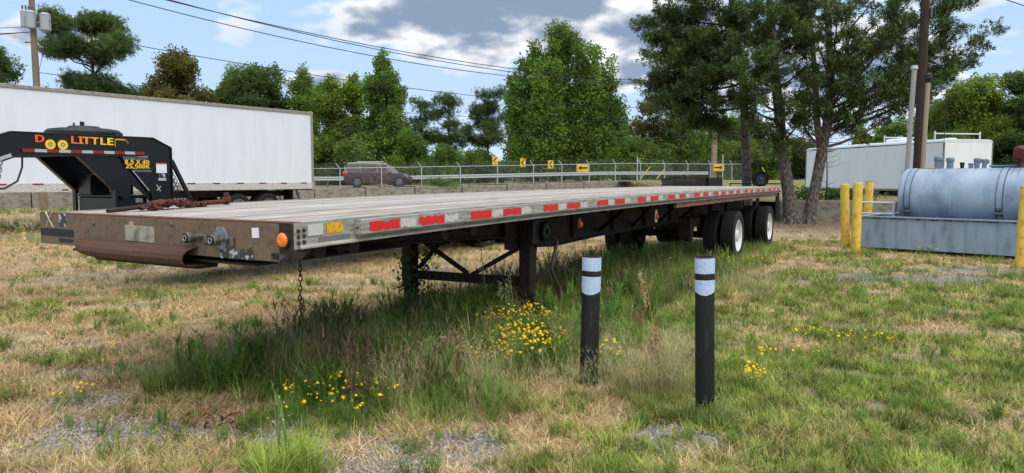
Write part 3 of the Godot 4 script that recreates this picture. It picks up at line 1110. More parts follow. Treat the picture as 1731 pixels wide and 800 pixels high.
func running_gear(t: Node3D, dark: Material, black: Material) -> void:
	var rubber := mat("tyre rubber", Color(0.085, 0.083, 0.080), 0.85, 0.0, ntex("dust", 0.02, 4, [[0.0, g(0.65)], [1.0, g(1.0)]], 81), Vector3(2, 2, 2))
	var wr := mat("white rim paint", Color(0.86, 0.86, 0.85), 0.4, 0.0, ntex("dust2", 0.02, 4, [[0.0, g(0.82)], [0.5, g(0.97)], [1.0, g(1.0)]], 82), Vector3(1.5, 1.5, 1.5))
	# slider frame
	var mb := MB.new()
	for v in [0.72, 1.87]:
		mb.box(Vector3(12.3, 0.72, -v), Vector3(4.6, 0.16, 0.08), 0.01)
		for u in [10.1, 11.0, 13.2, 14.1]:
			mb.prism([Vector2(u - 0.22, 0.66), Vector2(u + 0.22, 0.66), Vector2(u + 0.08, 0.40), Vector2(u - 0.08, 0.40)], -v - 0.05, -v + 0.05)
	for u in [10.05, 11.5, 12.6, 14.5]:
		mb.box(Vector3(u, 0.70, -1.295), Vector3(0.10, 0.14, 1.15), 0.01)
	part("suspension_frame", mb, dark, t)
	mb = MB.new()
	mb.box(Vector3(9.93, 0.68, -0.74), Vector3(0.05, 0.38, 0.24), 0.006)
	part("hanger_bracket", mb, dark, t)
	for u in [11.03, 14.1]:
		var ax := MB.new()
		ax.tube([Vector3(u, 0.46, -0.2), Vector3(u, 0.46, -2.39)], [0.065, 0.065], 14)
		for v in [0.55, 2.04]:
			ax.lathe([Vector2(0.0, -0.09), Vector2(0.20, -0.09), Vector2(0.205, 0.09), Vector2(0.0, 0.09)], 20, Transform3D(Basis(Vector3(1, 0, 0), Vector3(0, 0, 1), Vector3(0, -1, 0)), Vector3(u, 0.46, -v)))
		var axle := part("axle", ax, black, t)
		for v in [0.95, 1.64]:
			ax = MB.new()
			ax.lathe([Vector2(0.0, 0.0), Vector2(0.07, 0.0), Vector2(0.085, 0.02), Vector2(0.085, 0.09), Vector2(0.078, 0.10), Vector2(0.085, 0.11), Vector2(0.08, 0.18), Vector2(0.04, 0.2), Vector2(0.0, 0.2)], 16, Transform3D(Basis(Vector3(0, -1, 0), Vector3(1, 0, 0), Vector3(0, 0, 1)), Vector3(u - 0.42, 0.50, -v)))
			part("brake_chamber", ax, dark, axle)
		for q in [[0.145, 1], [0.47, 0], [2.12, 0], [2.445, -1]]:
			var s := 1.0 if q[0] < 1.0 else -1.0
			var fx := Transform3D(Basis(Vector3(1, 0, 0), Vector3(0, 0, s), Vector3(0, -s, 0)), Vector3(u, 0.462, -q[0]))
			var w := MB.new()
			w.lathe(tyre_profile(0.465, 0.27), 56, fx)
			var wheel := part("wheel", w, rubber, t)
			w = MB.new()
			if q[1] != 0:
				w.lathe([Vector2(0.292, 0.085), Vector2(0.302, 0.112), Vector2(0.292, 0.118), Vector2(0.280, 0.10), Vector2(0.268, 0.06), Vector2(0.255, 0.035), Vector2(0.16, 0.03), Vector2(0.15, 0.05), Vector2(0.11, 0.06), Vector2(0.105, 0.10), Vector2(0.09, 0.115), Vector2(0.0, 0.118)], 40, fx)
			else:
				w.lathe([Vector2(0.0, 0.0), Vector2(0.27, 0.0), Vector2(0.285, 0.09), Vector2(0.30, 0.10)], 32, fx)
				w.lathe([Vector2(0.30, -0.10), Vector2(0.285, -0.09), Vector2(0.27, 0.0)], 32, fx)
			if q[1] == 1:
				for k in 10:
					var a := TAU * k / 10.0
					w.lathe([Vector2(0.014, 0.03), Vector2(0.013, 0.05), Vector2(0.006, 0.055), Vector2(0.0, 0.055)], 6, Transform3D(fx.basis, fx * Vector3(cos(a) * 0.2, 0.0, sin(a) * 0.2)))
			part("rim", w, wr if q[1] != 0 else black, wheel)
	# mud flaps and rear beam
	for v in [0.36, 2.23]:
		mb = MB.new()
		mb.box(Vector3(14.72, 0.56, -v), Vector3(0.012, 0.62, 0.58), 0.003)
		part("mud_flap", mb, rubber, t)
	mb = MB.new()
	mb.box(Vector3(14.885, 1.16 + yc(14.9), -1.295), Vector3(0.03, 0.22, 2.58), 0.004)
	mb.box(Vector3(14.8, 0.62, -1.295), Vector3(0.1, 0.1, 1.6), 0.01)
	for v in [0.8, 1.79]:
		mb.box(Vector3(14.8, 0.88, -v), Vector3(0.08, 0.44, 0.08), 0.008)
	part("rear_beam", mb, dark, t)


# ---------------------------------------------------------------- white box trailer behind

func white_sheet() -> StandardMaterial3D:
	return mat("white sheet metal", Color(0.845, 0.87, 0.905), 0.5, 0.0, ntex("sheet", 0.006, 5, [[0.0, g(0.965)], [0.5, g(0.985)], [1.0, g(1.0)]], 91), Vector3(0.5, 0.12, 0.5))


func wheel_on(p: Node3D, at: Vector3, r: float, w: float, side: float, rim_mat: Material, rubber: Material) -> void:
	var fx := Transform3D(Basis(Vector3(1, 0, 0), Vector3(0, 0, side), Vector3(0, -side, 0)), at)
	var mb := MB.new()
	mb.lathe(tyre_profile(r, w), 36, fx)
	var o := part("wheel", mb, rubber, p)
	mb = MB.new()
	mb.lathe([Vector2(r * 0.60, w * 0.36), Vector2(r * 0.63, w * 0.44), Vector2(r * 0.58, w * 0.40), Vector2(r * 0.54, w * 0.15), Vector2(r * 0.30, w * 0.12), Vector2(r * 0.28, w * 0.3), Vector2(r * 0.18, w * 0.42), Vector2(0.0, w * 0.44)], 30, fx)
	part("rim", mb, rim_mat, o)


func box_trailer() -> void:
	var yw := 0.623
	var t := thing("box_trailer", "long white box semi trailer parked behind the black gooseneck trailer", "trailer", Vector3(-7.78, 0, -28.3), PI / 2 - yw)
	# local x runs towards the rear end (0), the visible side is z = 0, far side z = -2.59
	var wm := white_sheet()
	var alu := mat("dull aluminium", Color.WHITE)
	var dark := mat("black paint", Color.WHITE)
	var x := -16.1
	while x < -0.12:
		var x1 := minf(x + 1.232, -0.10)
		var mb := MB.new()
		mb.box(Vector3((x + x1) * 0.5, 2.72, -0.02), Vector3(x1 - x - 0.004, 2.62, 0.04), 0.004)
		mb.box(Vector3(x1 - 0.0, 2.72, 0.002), Vector3(0.05, 2.6, 0.006), 0.001)
		for k in 17:
			mb.box(Vector3(x1 - 0.012, 1.46 + k * 0.155, 0.006), Vector3(0.012, 0.012, 0.004), 0.001)
		part("side_panel", mb, wm, t)
		x += 1.232
	var mb := MB.new()
	mb.box(Vector3(-8.05, 2.72, -2.57), Vector3(16.1, 2.62, 0.04), 0.004)
	mb.box(Vector3(-16.08, 2.72, -1.295), Vector3(0.04, 2.62, 2.5), 0.01)
	part("far_side", mb, wm, t)
	mb = MB.new()
	mb.box(Vector3(-8.05, 4.10, -1.295), Vector3(16.1, 0.02, 2.52), 0.004)
	part("roof", mb, alu, t)
	mb = MB.new()
	mb.box(Vector3(-8.05, 4.075, 0.005), Vector3(16.14, 0.11, 0.05), 0.012)
	part("top_rail", mb, mat("grey rail", Color(0.60, 0.575, 0.53), 0.6, 0.1, ntex("alu", 0.02, 5, [], 52), Vector3(0.6, 3, 3)), t)
	mb = MB.new()
	mb.box(Vector3(-8.05, 1.285, 0.008), Vector3(16.14, 0.26, 0.05), 0.01)
	mb.box(Vector3(-8.05, 1.165, -1.2), Vector3(16.0, 0.03, 2.4), 0.0)
	var br := part("bottom_rail", mb, mat("off white rail", Color(0.80, 0.79, 0.76), 0.5, 0.0, ntex("alu", 0.02, 5, [], 52), Vector3(0.5, 3, 3)), t)
	var red := mat("dark red reflector", Color(0.55, 0.06, 0.06), 0.4)
	var wh := mat("worn white reflective tape", Color.WHITE)
	for k in 18:
		var xx := -0.5 - k * 0.92
		mb = MB.new()
		mb.box(Vector3(xx, 1.385, 0.035), Vector3(0.28, 0.05, 0.004), 0.001)
		part("red_tape", mb, red, br)
		mb = MB.new()
		mb.box(Vector3(xx - 0.24, 1.385, 0.035), Vector3(0.17, 0.05, 0.004), 0.001)
		part("white_tape", mb, wh, br)
	mb = MB.new()
	mb.box(Vector3(-7.1, 1.22, 0.036), Vector3(0.2, 0.035, 0.006), 0.001)
	part("side_marker", mb, amber(), br)
	mb = MB.new()
	mb.box(Vector3(-9.0, 1.22, 0.036), Vector3(0.18, 0.035, 0.006), 0.001)
	part("vent_slot", mb, dark, br)
	mb = MB.new()
	mb.box(Vector3(-0.05, 2.6, 0.0), Vector3(0.1, 3.0, 0.07), 0.012)
	mb.box(Vector3(-0.05, 2.6, -2.59), Vector3(0.1, 3.0, 0.07), 0.012)
	mb.box(Vector3(-0.05, 4.09, -1.295), Vector3(0.1, 0.14, 2.55), 0.012)
	mb.box(Vector3(-0.05, 1.2, -1.295), Vector3(0.1, 0.2, 2.55), 0.012)
	part("rear_frame", mb, mat("grey rail", Color.WHITE), t)
	for k in 2:
		mb = MB.new()
		mb.box(Vector3(-0.03, 2.67, -0.66 - k * 1.27), Vector3(0.04, 2.7, 1.22), 0.008)
		part("rear_door", mb, wm, t)
	mb = MB.new()
	mb.box(Vector3(-0.1, 0.6, -1.295), Vector3(0.1, 0.1, 2.3), 0.01)
	for z in [-0.7, -1.9]:
		mb.bar(Vector3(-0.1, 0.6, z), Vector3(-0.3, 1.14, z), 0.09, 0.06)
	part("rear_guard", mb, mat("galvanised steel", Color(0.58, 0.6, 0.6), 0.55, 0.4, ntex("alu", 0.02, 5, [], 52), Vector3(1, 1, 1)), t)
	mb = MB.new()
	for z in [-0.75, -1.85]:
		mb.box(Vector3(-3.1, 1.0, z), Vector3(4.6, 0.22, 0.12), 0.01)
	mb.box(Vector3(-14.5, 0.95, -1.295), Vector3(1.2, 0.3, 1.6), 0.01)
	mb.box(Vector3(-12.9, 0.6, -0.6), Vector3(0.14, 1.1, 0.14), 0.01)
	mb.box(Vector3(-12.9, 0.6, -1.99), Vector3(0.14, 1.1, 0.14), 0.01)
	part("underframe", mb, mat("dark chassis steel", Color.WHITE), t)
	mb = MB.new()
	mb.box(Vector3(-0.95, 0.85, -0.35), Vector3(0.02, 0.62, 0.6), 0.004)
	part("mud_flap", mb, mat("tyre rubber", Color.WHITE), t)
	for xx in [-2.05, -3.3]:
		for z in [-0.16, -0.50, -2.10, -2.43]:
			wheel_on(t, Vector3(xx, 0.51, z), 0.51, 0.27, 1.0 if z > -1.0 else -1.0, mat("steel rim", Color(0.55, 0.55, 0.55), 0.45, 0.5), mat("tyre rubber", Color.WHITE))


# ---------------------------------------------------------------- black gooseneck trailer

func gooseneck() -> void:
	var y2 := 0.55
	var t := thing("gooseneck_trailer", "black gooseneck trailer with orange and yellow lettering on its raised neck", "trailer", Vector3(-4.79, 0, -9.6), PI / 2 - y2)
	var bk := mat("gloss black steel", Color(0.022, 0.023, 0.026), 0.32, 0.0, ntex("dust", 0.02, 4, [], 81), Vector3(0.8, 0.8, 0.8))
	var edge := mat("black paint", Color.WHITE)
	var NZ := -0.95   # the second neck beam
	for z in [0.0, NZ]:
		var mb := MB.new()
		# web, flanges
		var top := [Vector2(-2.7, 1.66), Vector2(-1.66, 2.06), Vector2(0.03, 2.07), Vector2(0.285, 1.95)]
		var bot := [Vector2(-2.7, 1.36), Vector2(-1.60, 1.79), Vector2(0.0, 1.83)]
		var poly := [top[0], top[1], top[2], top[3], Vector2(0.29, 0.75), Vector2(0.0, 0.75), bot[2], bot[1], bot[0]]
		mb.prism(poly, z - 0.018, z - 0.010)
		for q in [[top[0], top[1]], [top[1], top[2]], [top[2], top[3]], [bot[0], bot[1]], [bot[1], bot[2]]]:
			var a: Vector2 = q[0]
			var b: Vector2 = q[1]
			mb.bar(Vector3(a.x, a.y, z - 0.03), Vector3(b.x, b.y, z - 0.03), 0.014, 0.085, Vector3.UP, 0.003)
		mb.box(Vector3(0.0, 1.3, z - 0.03), Vector3(0.014, 1.1, 0.07), 0.003)
		mb.box(Vector3(0.29, 1.35, z - 0.03), Vector3(0.014, 1.2, 0.085), 0.003)
		# slanting knee brace
		mb.prism([Vector2(-0.95, 1.82), Vector2(-0.40, 1.82), Vector2(-0.02, 1.32), Vector2(-0.02, 1.22), Vector2(-0.15, 1.36), Vector2(-0.28, 1.46), Vector2(-0.28, 1.34), Vector2(-0.28, 1.30), Vector2(-0.36, 1.25), Vector2(-0.50, 1.38)], z - 0.035, z - 0.028)
		mb.bar(Vector3(-0.95, 1.82, z - 0.03), Vector3(-0.48, 1.36, z - 0.03), 0.014, 0.085)
		mb.bar(Vector3(-0.42, 1.82, z - 0.025), Vector3(0.0, 1.30, z - 0.025), 0.012, 0.05)
		mb.box(Vector3(-0.49, 1.05, z - 0.03), Vector3(0.03, 0.7, 0.08), 0.003)
		var nk := part("neck_beam", mb, bk, t)
		if z == 0.0:
			neck_marks(nk)
	# tool box between the neck legs
	var mb := MB.new()
	mb.box(Vector3(-0.25, 1.06, -0.5), Vector3(0.46, 0.46, 0.82), 0.012)
	mb.box(Vector3(-0.25, 1.305, -0.5), Vector3(0.50, 0.025, 0.86), 0.006)
	mb.box(Vector3(-0.36, 1.45, -0.75), Vector3(0.26, 0.28, 0.3), 0.01)
	var tb := part("tool_box", mb, bk, t)
	mb = MB.new()
	mb.box(Vector3(-0.14, 1.245, -0.084), Vector3(0.10, 0.06, 0.014), 0.004)
	part("latch", mb, mat("grey cast metal", Color.WHITE), tb)
	# round lid on top of the neck
	mb = MB.new()
	mb.lathe([Vector2(0.0, -0.02), Vector2(0.40, -0.02), Vector2(0.44, 0.0), Vector2(0.44, 0.03), Vector2(0.40, 0.065), Vector2(0.30, 0.08), Vector2(0.20, 0.085), Vector2(0.17, 0.11), Vector2(0.0, 0.115)], 36, Transform3D(Basis(), Vector3(-0.60, 2.09, -0.48)))
	mb.box(Vector3(-0.62, 2.225, -0.48), Vector3(0.05, 0.07, 0.03), 0.006)
	mb.box(Vector3(-0.72, 2.215, -0.48), Vector3(0.02, 0.05, 0.02), 0.004)
	part("round_lid", mb, edge, t)
	# crosspieces of the neck
	for q in [[-2.6, 1.54], [-1.6, 1.93], [-0.4, 2.05]]:
		mb = MB.new()
		mb.box(Vector3(q[0], q[1], NZ * 0.5), Vector3(0.10, 0.10, 0.9), 0.006)
		part("neck_crosspiece", mb, bk, t)
	mb = MB.new()
	mb.box(Vector3(-2.62, 0.4, -0.475), Vector3(0.16, 0.8, 0.16), 0.01)
	mb.box(Vector3(-2.62, 0.02, -0.475), Vector3(0.5, 0.04, 0.5), 0.01)
	part("coupler_stand", mb, edge, t)
	mb = MB.new()
	mb.tube([Vector3(-2.62, 1.5, -0.475), Vector3(-2.62, 0.95, -0.475)], [0.055, 0.055], 14)
	mb.lathe([Vector2(0.0, 0.0), Vector2(0.09, 0.0), Vector2(0.09, 0.16), Vector2(0.05, 0.2)], 16, Transform3D(Basis(), Vector3(-2.62, 0.8, -0.475)))
	part("coupler", mb, bk, t)
	# perforated step guard behind the uprights
	mb = MB.new()
	mb.bar(Vector3(0.30, 1.78, -0.02), Vector3(0.68, 1.02, -0.02), 0.05, 0.05, Vector3.UP, 0.006)
	part("slanted_post", mb, mat("dark blue black steel", Color(0.04, 0.05, 0.085), 0.35), t)
	var poly := PackedVector2Array([Vector2(0.305, 1.72), Vector2(0.305, 0.98), Vector2(0.66, 0.98)])
	var gd := MB.new()
	for r in 14:
		var y := 1.0 + r * 0.05
		var xe := 0.66 - (y - 0.98) * 0.48
		var xx := 0.315 + (0.026 if r % 2 else 0.0)
		while xx < xe - 0.03:
			# a ring of steel round each hole
			for a in 6:
				var a0 := TAU * a / 6.0
				var a1 := TAU * (a + 1) / 6.0
				var c := Vector3(xx, y, -0.04)
				var o0 := c + Vector3(cos(a0), sin(a0), 0) * 0.031
				var o1 := c + Vector3(cos(a1), sin(a1), 0) * 0.031
				var i0 := c + Vector3(cos(a0), sin(a0), 0) * 0.019
				var i1 := c + Vector3(cos(a1), sin(a1), 0) * 0.019
				gd.quad(i0, o0, o1, i1)
				gd.quad(i0 + Vector3(0, 0, -0.004), i1 + Vector3(0, 0, -0.004), o1 + Vector3(0, 0, -0.004), o0 + Vector3(0, 0, -0.004))
			xx += 0.052
	part("perforated_guard", gd, bk, t)
	# deck, running back beside the flatbed
	mb = MB.new()
	for z in [0.42, -1.37]:
		mb.box(Vector3(6.4, 0.78, z), Vector3(12.2, 0.20, 0.09), 0.008)
	for k in 16:
		mb.box(Vector3(0.5 + k * 0.79, 0.80, -0.475), Vector3(0.06, 0.08, 1.76), 0.004)
	part("deck_frame", mb, bk, t)
	var wood := mat("weathered board 1", Color.WHITE)
	for k in 12:
		mb = MB.new()
		mb.box(Vector3(6.5, 0.868, 0.39 - k * 0.157), Vector3(11.9, 0.036, 0.15), 0.003)
		part("deck_board", mb, wood, t)
	for xx in [7.6, 8.6]:
		for z in [0.24, -0.02, -0.93, -1.19]:
			wheel_on(t, Vector3(xx, 0.39, z), 0.39, 0.22, 1.0 if z > -0.5 else -1.0, mat("steel rim", Color(0.55, 0.55, 0.55), 0.45, 0.5), mat("tyre rubber", Color.WHITE))
	# jack legs
	for z in [0.0, -0.95]:
		mb = MB.new()
		mb.box(Vector3(0.15, 0.85, z - 0.03), Vector3(0.10, 0.6, 0.10), 0.008)
		mb.box(Vector3(0.15, 0.50, z - 0.03), Vector3(0.20, 0.03, 0.20), 0.006)
		part("jack_leg", mb, bk, t)


func neck_marks(nk: Node3D) -> void:
	var zf := 0.016
	var cols := [Color(0.93, 0.33, 0.07), Color(0.95, 0.40, 0.07), Color(0.96, 0.48, 0.06), Color(0.96, 0.56, 0.06), Color(0.96, 0.66, 0.06), Color(0.96, 0.76, 0.06), Color(0.95, 0.84, 0.08)]
	var lm := []
	for k in 7:
		lm.append(mat("letter paint %d" % k, cols[k], 0.5))
	# backing strip so that the marks sit on a face of the web
	lettering("D", 0.115, lm[0], nk, Vector3(-1.43, 1.925, zf - 0.012), 0.0, "lettering", 1.6)
	var xx := -1.03
	var word := "LITTLE"
	var step := [0.095, 0.055, 0.10, 0.10, 0.087, 0.09]
	for k in 6:
		lettering(word[k], 0.122, lm[k + 1], nk, Vector3(xx, 1.922, zf - 0.012), 0.0, "lettering", 1.5)
		xx += step[k]
	var yel := mat("letter yellow", Color(0.95, 0.76, 0.10), 0.5)
	for q in [-1.245, -1.105]:
		var mb := MB.new()
		var fx := Transform3D(Basis(Vector3(1, 0, 0), Vector3(0, 0, 1), Vector3(0, -1, 0)), Vector3(q, 1.932, -0.008))
		mb.lathe([Vector2(0.058, 0.0), Vector2(0.058, 0.004), Vector2(0.024, 0.004), Vector2(0.024, 0.0)], 26, fx)
		part("wheel_letter", mb, yel, nk)
		mb = MB.new()
		for k in 6:
			var a := TAU * k / 6.0
			mb.bar(Vector3(q, 1.932, -0.006), Vector3(q + cos(a) * 0.018, 1.932 + sin(a) * 0.018, -0.006), 0.005, 0.002, Vector3.UP, 0.0)
		part("wheel_spokes", mb, mat("white sticker", Color.WHITE), nk)
	var mb2 := MB.new()
	for q in [[-0.475, 1.935, -0.475, 2.022], [-0.475, 2.022, -0.34, 2.022], [-0.34, 2.022, -0.30, 1.985]]:
		mb2.bar(Vector3(q[0], q[1], -0.006), Vector3(q[2], q[3], -0.006), 0.016, 0.003, Vector3(0, 0.5, 1), 0.0)
	mb2.prism([Vector2(-0.475, 2.022), Vector2(-0.45, 2.036), Vector2(-0.35, 2.034), Vector2(-0.34, 2.017)], -0.008, -0.004)
	part("outline_mark", mb2, yel, nk)
	var red := mat("dark red reflector", Color.WHITE)
	var wh := mat("silver reflector", Color(0.66, 0.68, 0.69), 0.45)
	for k in 11:
		var mb := MB.new()
		mb.box(Vector3(-1.56 + 0.0665 + k * 0.133, 1.853 + 0.0008 * k, 0.0145), Vector3(0.131, 0.036, 0.003), 0.0)
		part("red_tape" if k % 2 == 0 else "white_tape", mb, red if k % 2 == 0 else wh, nk)
	for k in 3:
		var mb := MB.new()
		var c := Vector3(-1.75 - k * 0.16, 1.765 - k * 0.062, 0.0145)
		mb.box(c, Vector3(0.165, 0.04, 0.003), 0.0, Basis(Vector3(0, 0, 1), 0.37))
		part("white_tape" if k % 2 == 0 else "red_tape", mb, wh if k % 2 == 0 else red, nk)
	# side panel carrying the size marks
	var sp := MB.new()
	sp.prism([Vector2(-0.41, 1.815), Vector2(-0.008, 1.815), Vector2(-0.008, 1.33)], 0.004, 0.008)
	part("side_panel", sp, mat("gloss black steel", Color.WHITE), nk)
	var silver := mat("silver letters", Color(0.55, 0.56, 0.57), 0.5)
	lettering("HD", 0.072, silver, nk, Vector3(-0.385, 1.757, 0.0095), 0.0, "lettering", 1.1, false)
	lettering("PRO SERIES", 0.042, silver, nk, Vector3(-0.285, 1.763, 0.0095), 0.0, "lettering", 1.0, false)
	lettering("8.5 X 40", 0.074, yel, nk, Vector3(-0.37, 1.702, 0.0095), 0.0, "lettering", 1.25)
	lettering("25,500K", 0.074, yel, nk, Vector3(-0.36, 1.645, 0.0095), 0.0, "lettering", 1.2)
	var mb3 := MB.new()
	mb3.box(Vector3(-0.13, 1.632, 0.010), Vector3(0.24, 0.03, 0.002), 0.0)
	part("grey_bar", mb3, mat("grey bar", Color(0.33, 0.34, 0.36), 0.5), nk)
	mb3 = MB.new()
	mb3.box(Vector3(0.145, 1.672, -0.007), Vector3(0.15, 0.13, 0.003), 0.0)
	var st := part("notice_sticker", mb3, mat("white sticker", Color.WHITE), nk)
	mb3 = MB.new()
	mb3.box(Vector3(0.145, 1.732, -0.004), Vector3(0.146, 0.014, 0.002), 0.0)
	part("orange_band", mb3, mat("orange band", Color(0.85, 0.35, 0.15), 0.6), st)
	mb3 = MB.new()
	mb3.box(Vector3(0.15, 1.575, -0.007), Vector3(0.085, 0.06, 0.003), 0.0)
	part("small_sticker", mb3, mat("torn sticker", Color.WHITE), nk)
	mb3 = MB.new()
	mb3.box(Vector3(0.15, 1.522, -0.007), Vector3(0.11, 0.035, 0.003), 0.0)
	part("small_sticker", mb3, mat("silver reflector", Color.WHITE), nk)
	mb3 = MB.new()
	mb3.bar(Vector3(0.065, 1.45, -0.007), Vector3(0.12, 1.36, -0.007), 0.008, 0.002, Vector3.RIGHT, 0.0)
	mb3.bar(Vector3(0.125, 1.43, -0.0055), Vector3(0.065, 1.37, -0.0055), 0.008, 0.002, Vector3.RIGHT, 0.0)
	part("paint_cross", mb3, mat("chalk paint", Color.WHITE), nk)


# ---------------------------------------------------------------- fuel tank in its basin

func fuel_tank() -> void:
	var A := Vector3(7.43, 0, -15.33)
	var B := Vector3(9.38, 0, -13.32)
	var d := (B - A).normalized()
	var turn := atan2(-d.z, d.x)
	# local x along the front towards the right, local z towards the viewer, basin front at z = 0
	var paint := mat("weathered blue grey paint", Color(0.60, 0.66, 0.72), 0.6, 0.0, ntex("tankp", 0.009, 6, [[0.0, Color(0.70, 0.73, 0.78)], [0.35, Color(0.84, 0.86, 0.89)], [0.55, Color(0.94, 0.95, 0.96)], [0.8, g(1.0)], [1.0, Color(0.98, 0.95, 0.92)]], 101, FastNoiseLite.TYPE_SIMPLEX_SMOOTH, 512, 60.0), Vector3(0.35, 0.2, 0.35), ntexn("sheetn", 0.012, 2, 2.0, 92), 0.1)
	var paint2 := mat("grey basin paint", Color(0.55, 0.61, 0.66), 0.7, 0.0, ntex("basinp", 0.012, 6, [[0.0, Color(0.72, 0.70, 0.68)], [0.3, Color(0.86, 0.87, 0.88)], [0.55, Color(0.95, 0.96, 0.97)], [1.0, g(1.0)]], 103, FastNoiseLite.TYPE_SIMPLEX_SMOOTH, 512, 40.0), Vector3(0.8, 0.18, 0.8))
	var rust := steel_rust()
	var L := 4.4
	var D := 2.0
	var b := thing("containment_basin", "grey painted steel spill basin standing under the big blue grey tank", "basin", A, turn)
	for w in [[Vector3(L * 0.5, 0.41, -0.006), Vector3(L, 0.64, 0.012)], [Vector3(L * 0.5, 0.41, -D), Vector3(L, 0.64, 0.012)], [Vector3(0.006, 0.41, -D * 0.5), Vector3(0.012, 0.638, D - 0.02)], [Vector3(L - 0.006, 0.41, -D * 0.5), Vector3(0.012, 0.638, D - 0.02)]]:
		var mb := MB.new()
		mb.box(w[0], w[1], 0.003)
		part("basin_wall", mb, paint2, b)
	for w in [[Vector3(L * 0.5, 0.742, 0.0), Vector3(L + 0.03, 0.028, 0.08)], [Vector3(L * 0.5, 0.742, -D), Vector3(L + 0.03, 0.028, 0.08)], [Vector3(0.0, 0.742, -D * 0.5), Vector3(0.08, 0.028, D - 0.085)], [Vector3(L, 0.742, -D * 0.5), Vector3(0.08, 0.028, D - 0.085)]]:
		var mb := MB.new()
		mb.box(w[0], w[1], 0.004)
		part("rim_angle", mb, paint2, b)
	var mb := MB.new()
	mb.box(Vector3(L * 0.5, 0.10, -D * 0.5), Vector3(L - 0.03, 0.012, D - 0.03), 0.0)
	part("basin_floor", mb, paint2, b)
	for x in [0.5, 2.2, 3.9]:
		mb = MB.new()
		mb.box(Vector3(x, 0.045, -D * 0.5), Vector3(0.12, 0.09, D - 0.1), 0.004)
		part("skid", mb, mat("dark chassis steel", Color.WHITE), b)
	# rust runs below the rim: welds that weep
	for k in 16:
		mb = torn(0.3 + k * 0.26 + rng.randf_range(-0.1, 0.1), 0.36 + k * 0.26 + rng.randf_range(0.0, 0.12), 0.69 + rng.randf_range(0.0, 0.012), 0.7255, 0.0015, 0.014)
		part("rust_stain", mb, mat("orange rust", Color.WHITE), b)
	# the tank
	var R := 0.62
	var t := thing("fuel_tank", "big horizontal blue grey steel tank with two straps resting in the basin", "tank", A, turn)
	var cx := Basis(Vector3(0, 0, -1), Vector3(1, 0, 0), Vector3(0, -1, 0))
	var at := Vector3(0.62, 1.13, -0.95)
	mb = MB.new()
	var prof := [Vector2(0.0, -0.10), Vector2(0.25, -0.085), Vector2(0.45, -0.055), Vector2(0.57, -0.02), Vector2(0.605, 0.0), Vector2(R, 0.04)]
	for k in 7:
		prof.append(Vector2(R, 0.04 + k * 0.46))
	prof.append_array([Vector2(0.605, 2.85), Vector2(0.57, 2.87), Vector2(0.45, 2.905), Vector2(0.0, 2.95)])
	mb.lathe(prof, 72, Transform3D(cx, at))
	part("shell", mb, paint, t)
	for x in [0.02, 0.95, 1.88, 2.83]:
		mb = MB.new()
		mb.lathe([Vector2(R, x - 0.012), Vector2(R + 0.004, x - 0.005), Vector2(R + 0.004, x + 0.005), Vector2(R, x + 0.012)], 72, Transform3D(cx, at))
		part("weld_seam", mb, paint, t)
	for q in [[0.98, 0.25, 0.5], [1.93, 0.5, 0.4], [2.04, 0.4, 0.5], [0.55, 0.2, 0.42], [1.28, 0.3, 0.36], [2.42, 0.3, 0.7]]:
		# rust that has run down from a fitting
		mb = MB.new()
		var hw := 0.012
		for i in 10:
			var a0: float = 0.02 + (q[1] + q[2]) * i / 10.0
			var a1: float = 0.02 + (q[1] + q[2]) * (i + 1) / 10.0
			var w0: float = hw * (1.0 - i / 10.0) * (1.0 + 0.5 * sin(i * 2.1 + q[0] * 9.0))
			var w1: float = hw * (1.0 - (i + 1) / 10.0) * (1.0 + 0.5 * sin((i + 1) * 2.1 + q[0] * 9.0))
			var rr := R + 0.0025
			mb.quad(at + Vector3(q[0] - w0, cos(a0) * rr, sin(a0) * rr), at + Vector3(q[0] - w1, cos(a1) * rr, sin(a1) * rr), at + Vector3(q[0] + w1, cos(a1) * rr, sin(a1) * rr), at + Vector3(q[0] + w0, cos(a0) * rr, sin(a0) * rr))
		part("rust_run", mb, mat("rust run", Color(0.52, 0.42, 0.36), 0.85), t)
	for x in [0.17, 1.80]:
		mb = MB.new()
		mb.lathe([Vector2(R + 0.001, x - 0.05), Vector2(R + 0.007, x - 0.05), Vector2(R + 0.007, x + 0.05), Vector2(R + 0.001, x + 0.05)], 72, Transform3D(cx, at))
		var strap := part("strap", mb, paint, t)
		for s in [-0.055, 0.055]:
			mb = MB.new()
			mb.lathe([Vector2(R + 0.001, x + s - 0.008), Vector2(R + 0.012, x + s - 0.006), Vector2(R + 0.012, x + s + 0.006), Vector2(R + 0.001, x + s + 0.008)], 72, Transform3D(cx, at))
			part("strap_edge", mb, mat("dark fitting", Color(0.30, 0.33, 0.37), 0.6, 0.3), strap)
		mb = MB.new()
		var bx: float = at.x + x
		mb.box(Vector3(bx, 0.86, at.z + 0.60), Vector3(0.13, 0.05, 0.06), 0.006, Basis(Vector3.RIGHT, -0.4))
		mb.box(Vector3(bx, 0.93, at.z + 0.61), Vector3(0.10, 0.04, 0.05), 0.006, Basis(Vector3.RIGHT, -0.35))
		mb.tube([Vector3(bx - 0.03, 0.78, at.z + 0.57), Vector3(bx - 0.03, 0.97, at.z + 0.645)], [0.011, 0.011], 8)
		mb.tube([Vector3(bx + 0.03, 0.78, at.z + 0.57), Vector3(bx + 0.03, 0.97, at.z + 0.645)], [0.011, 0.011], 8)
		part("strap_buckle", mb, mat("dark fitting", Color(0.30, 0.33, 0.37), 0.6, 0.3), strap)
		mb = MB.new()
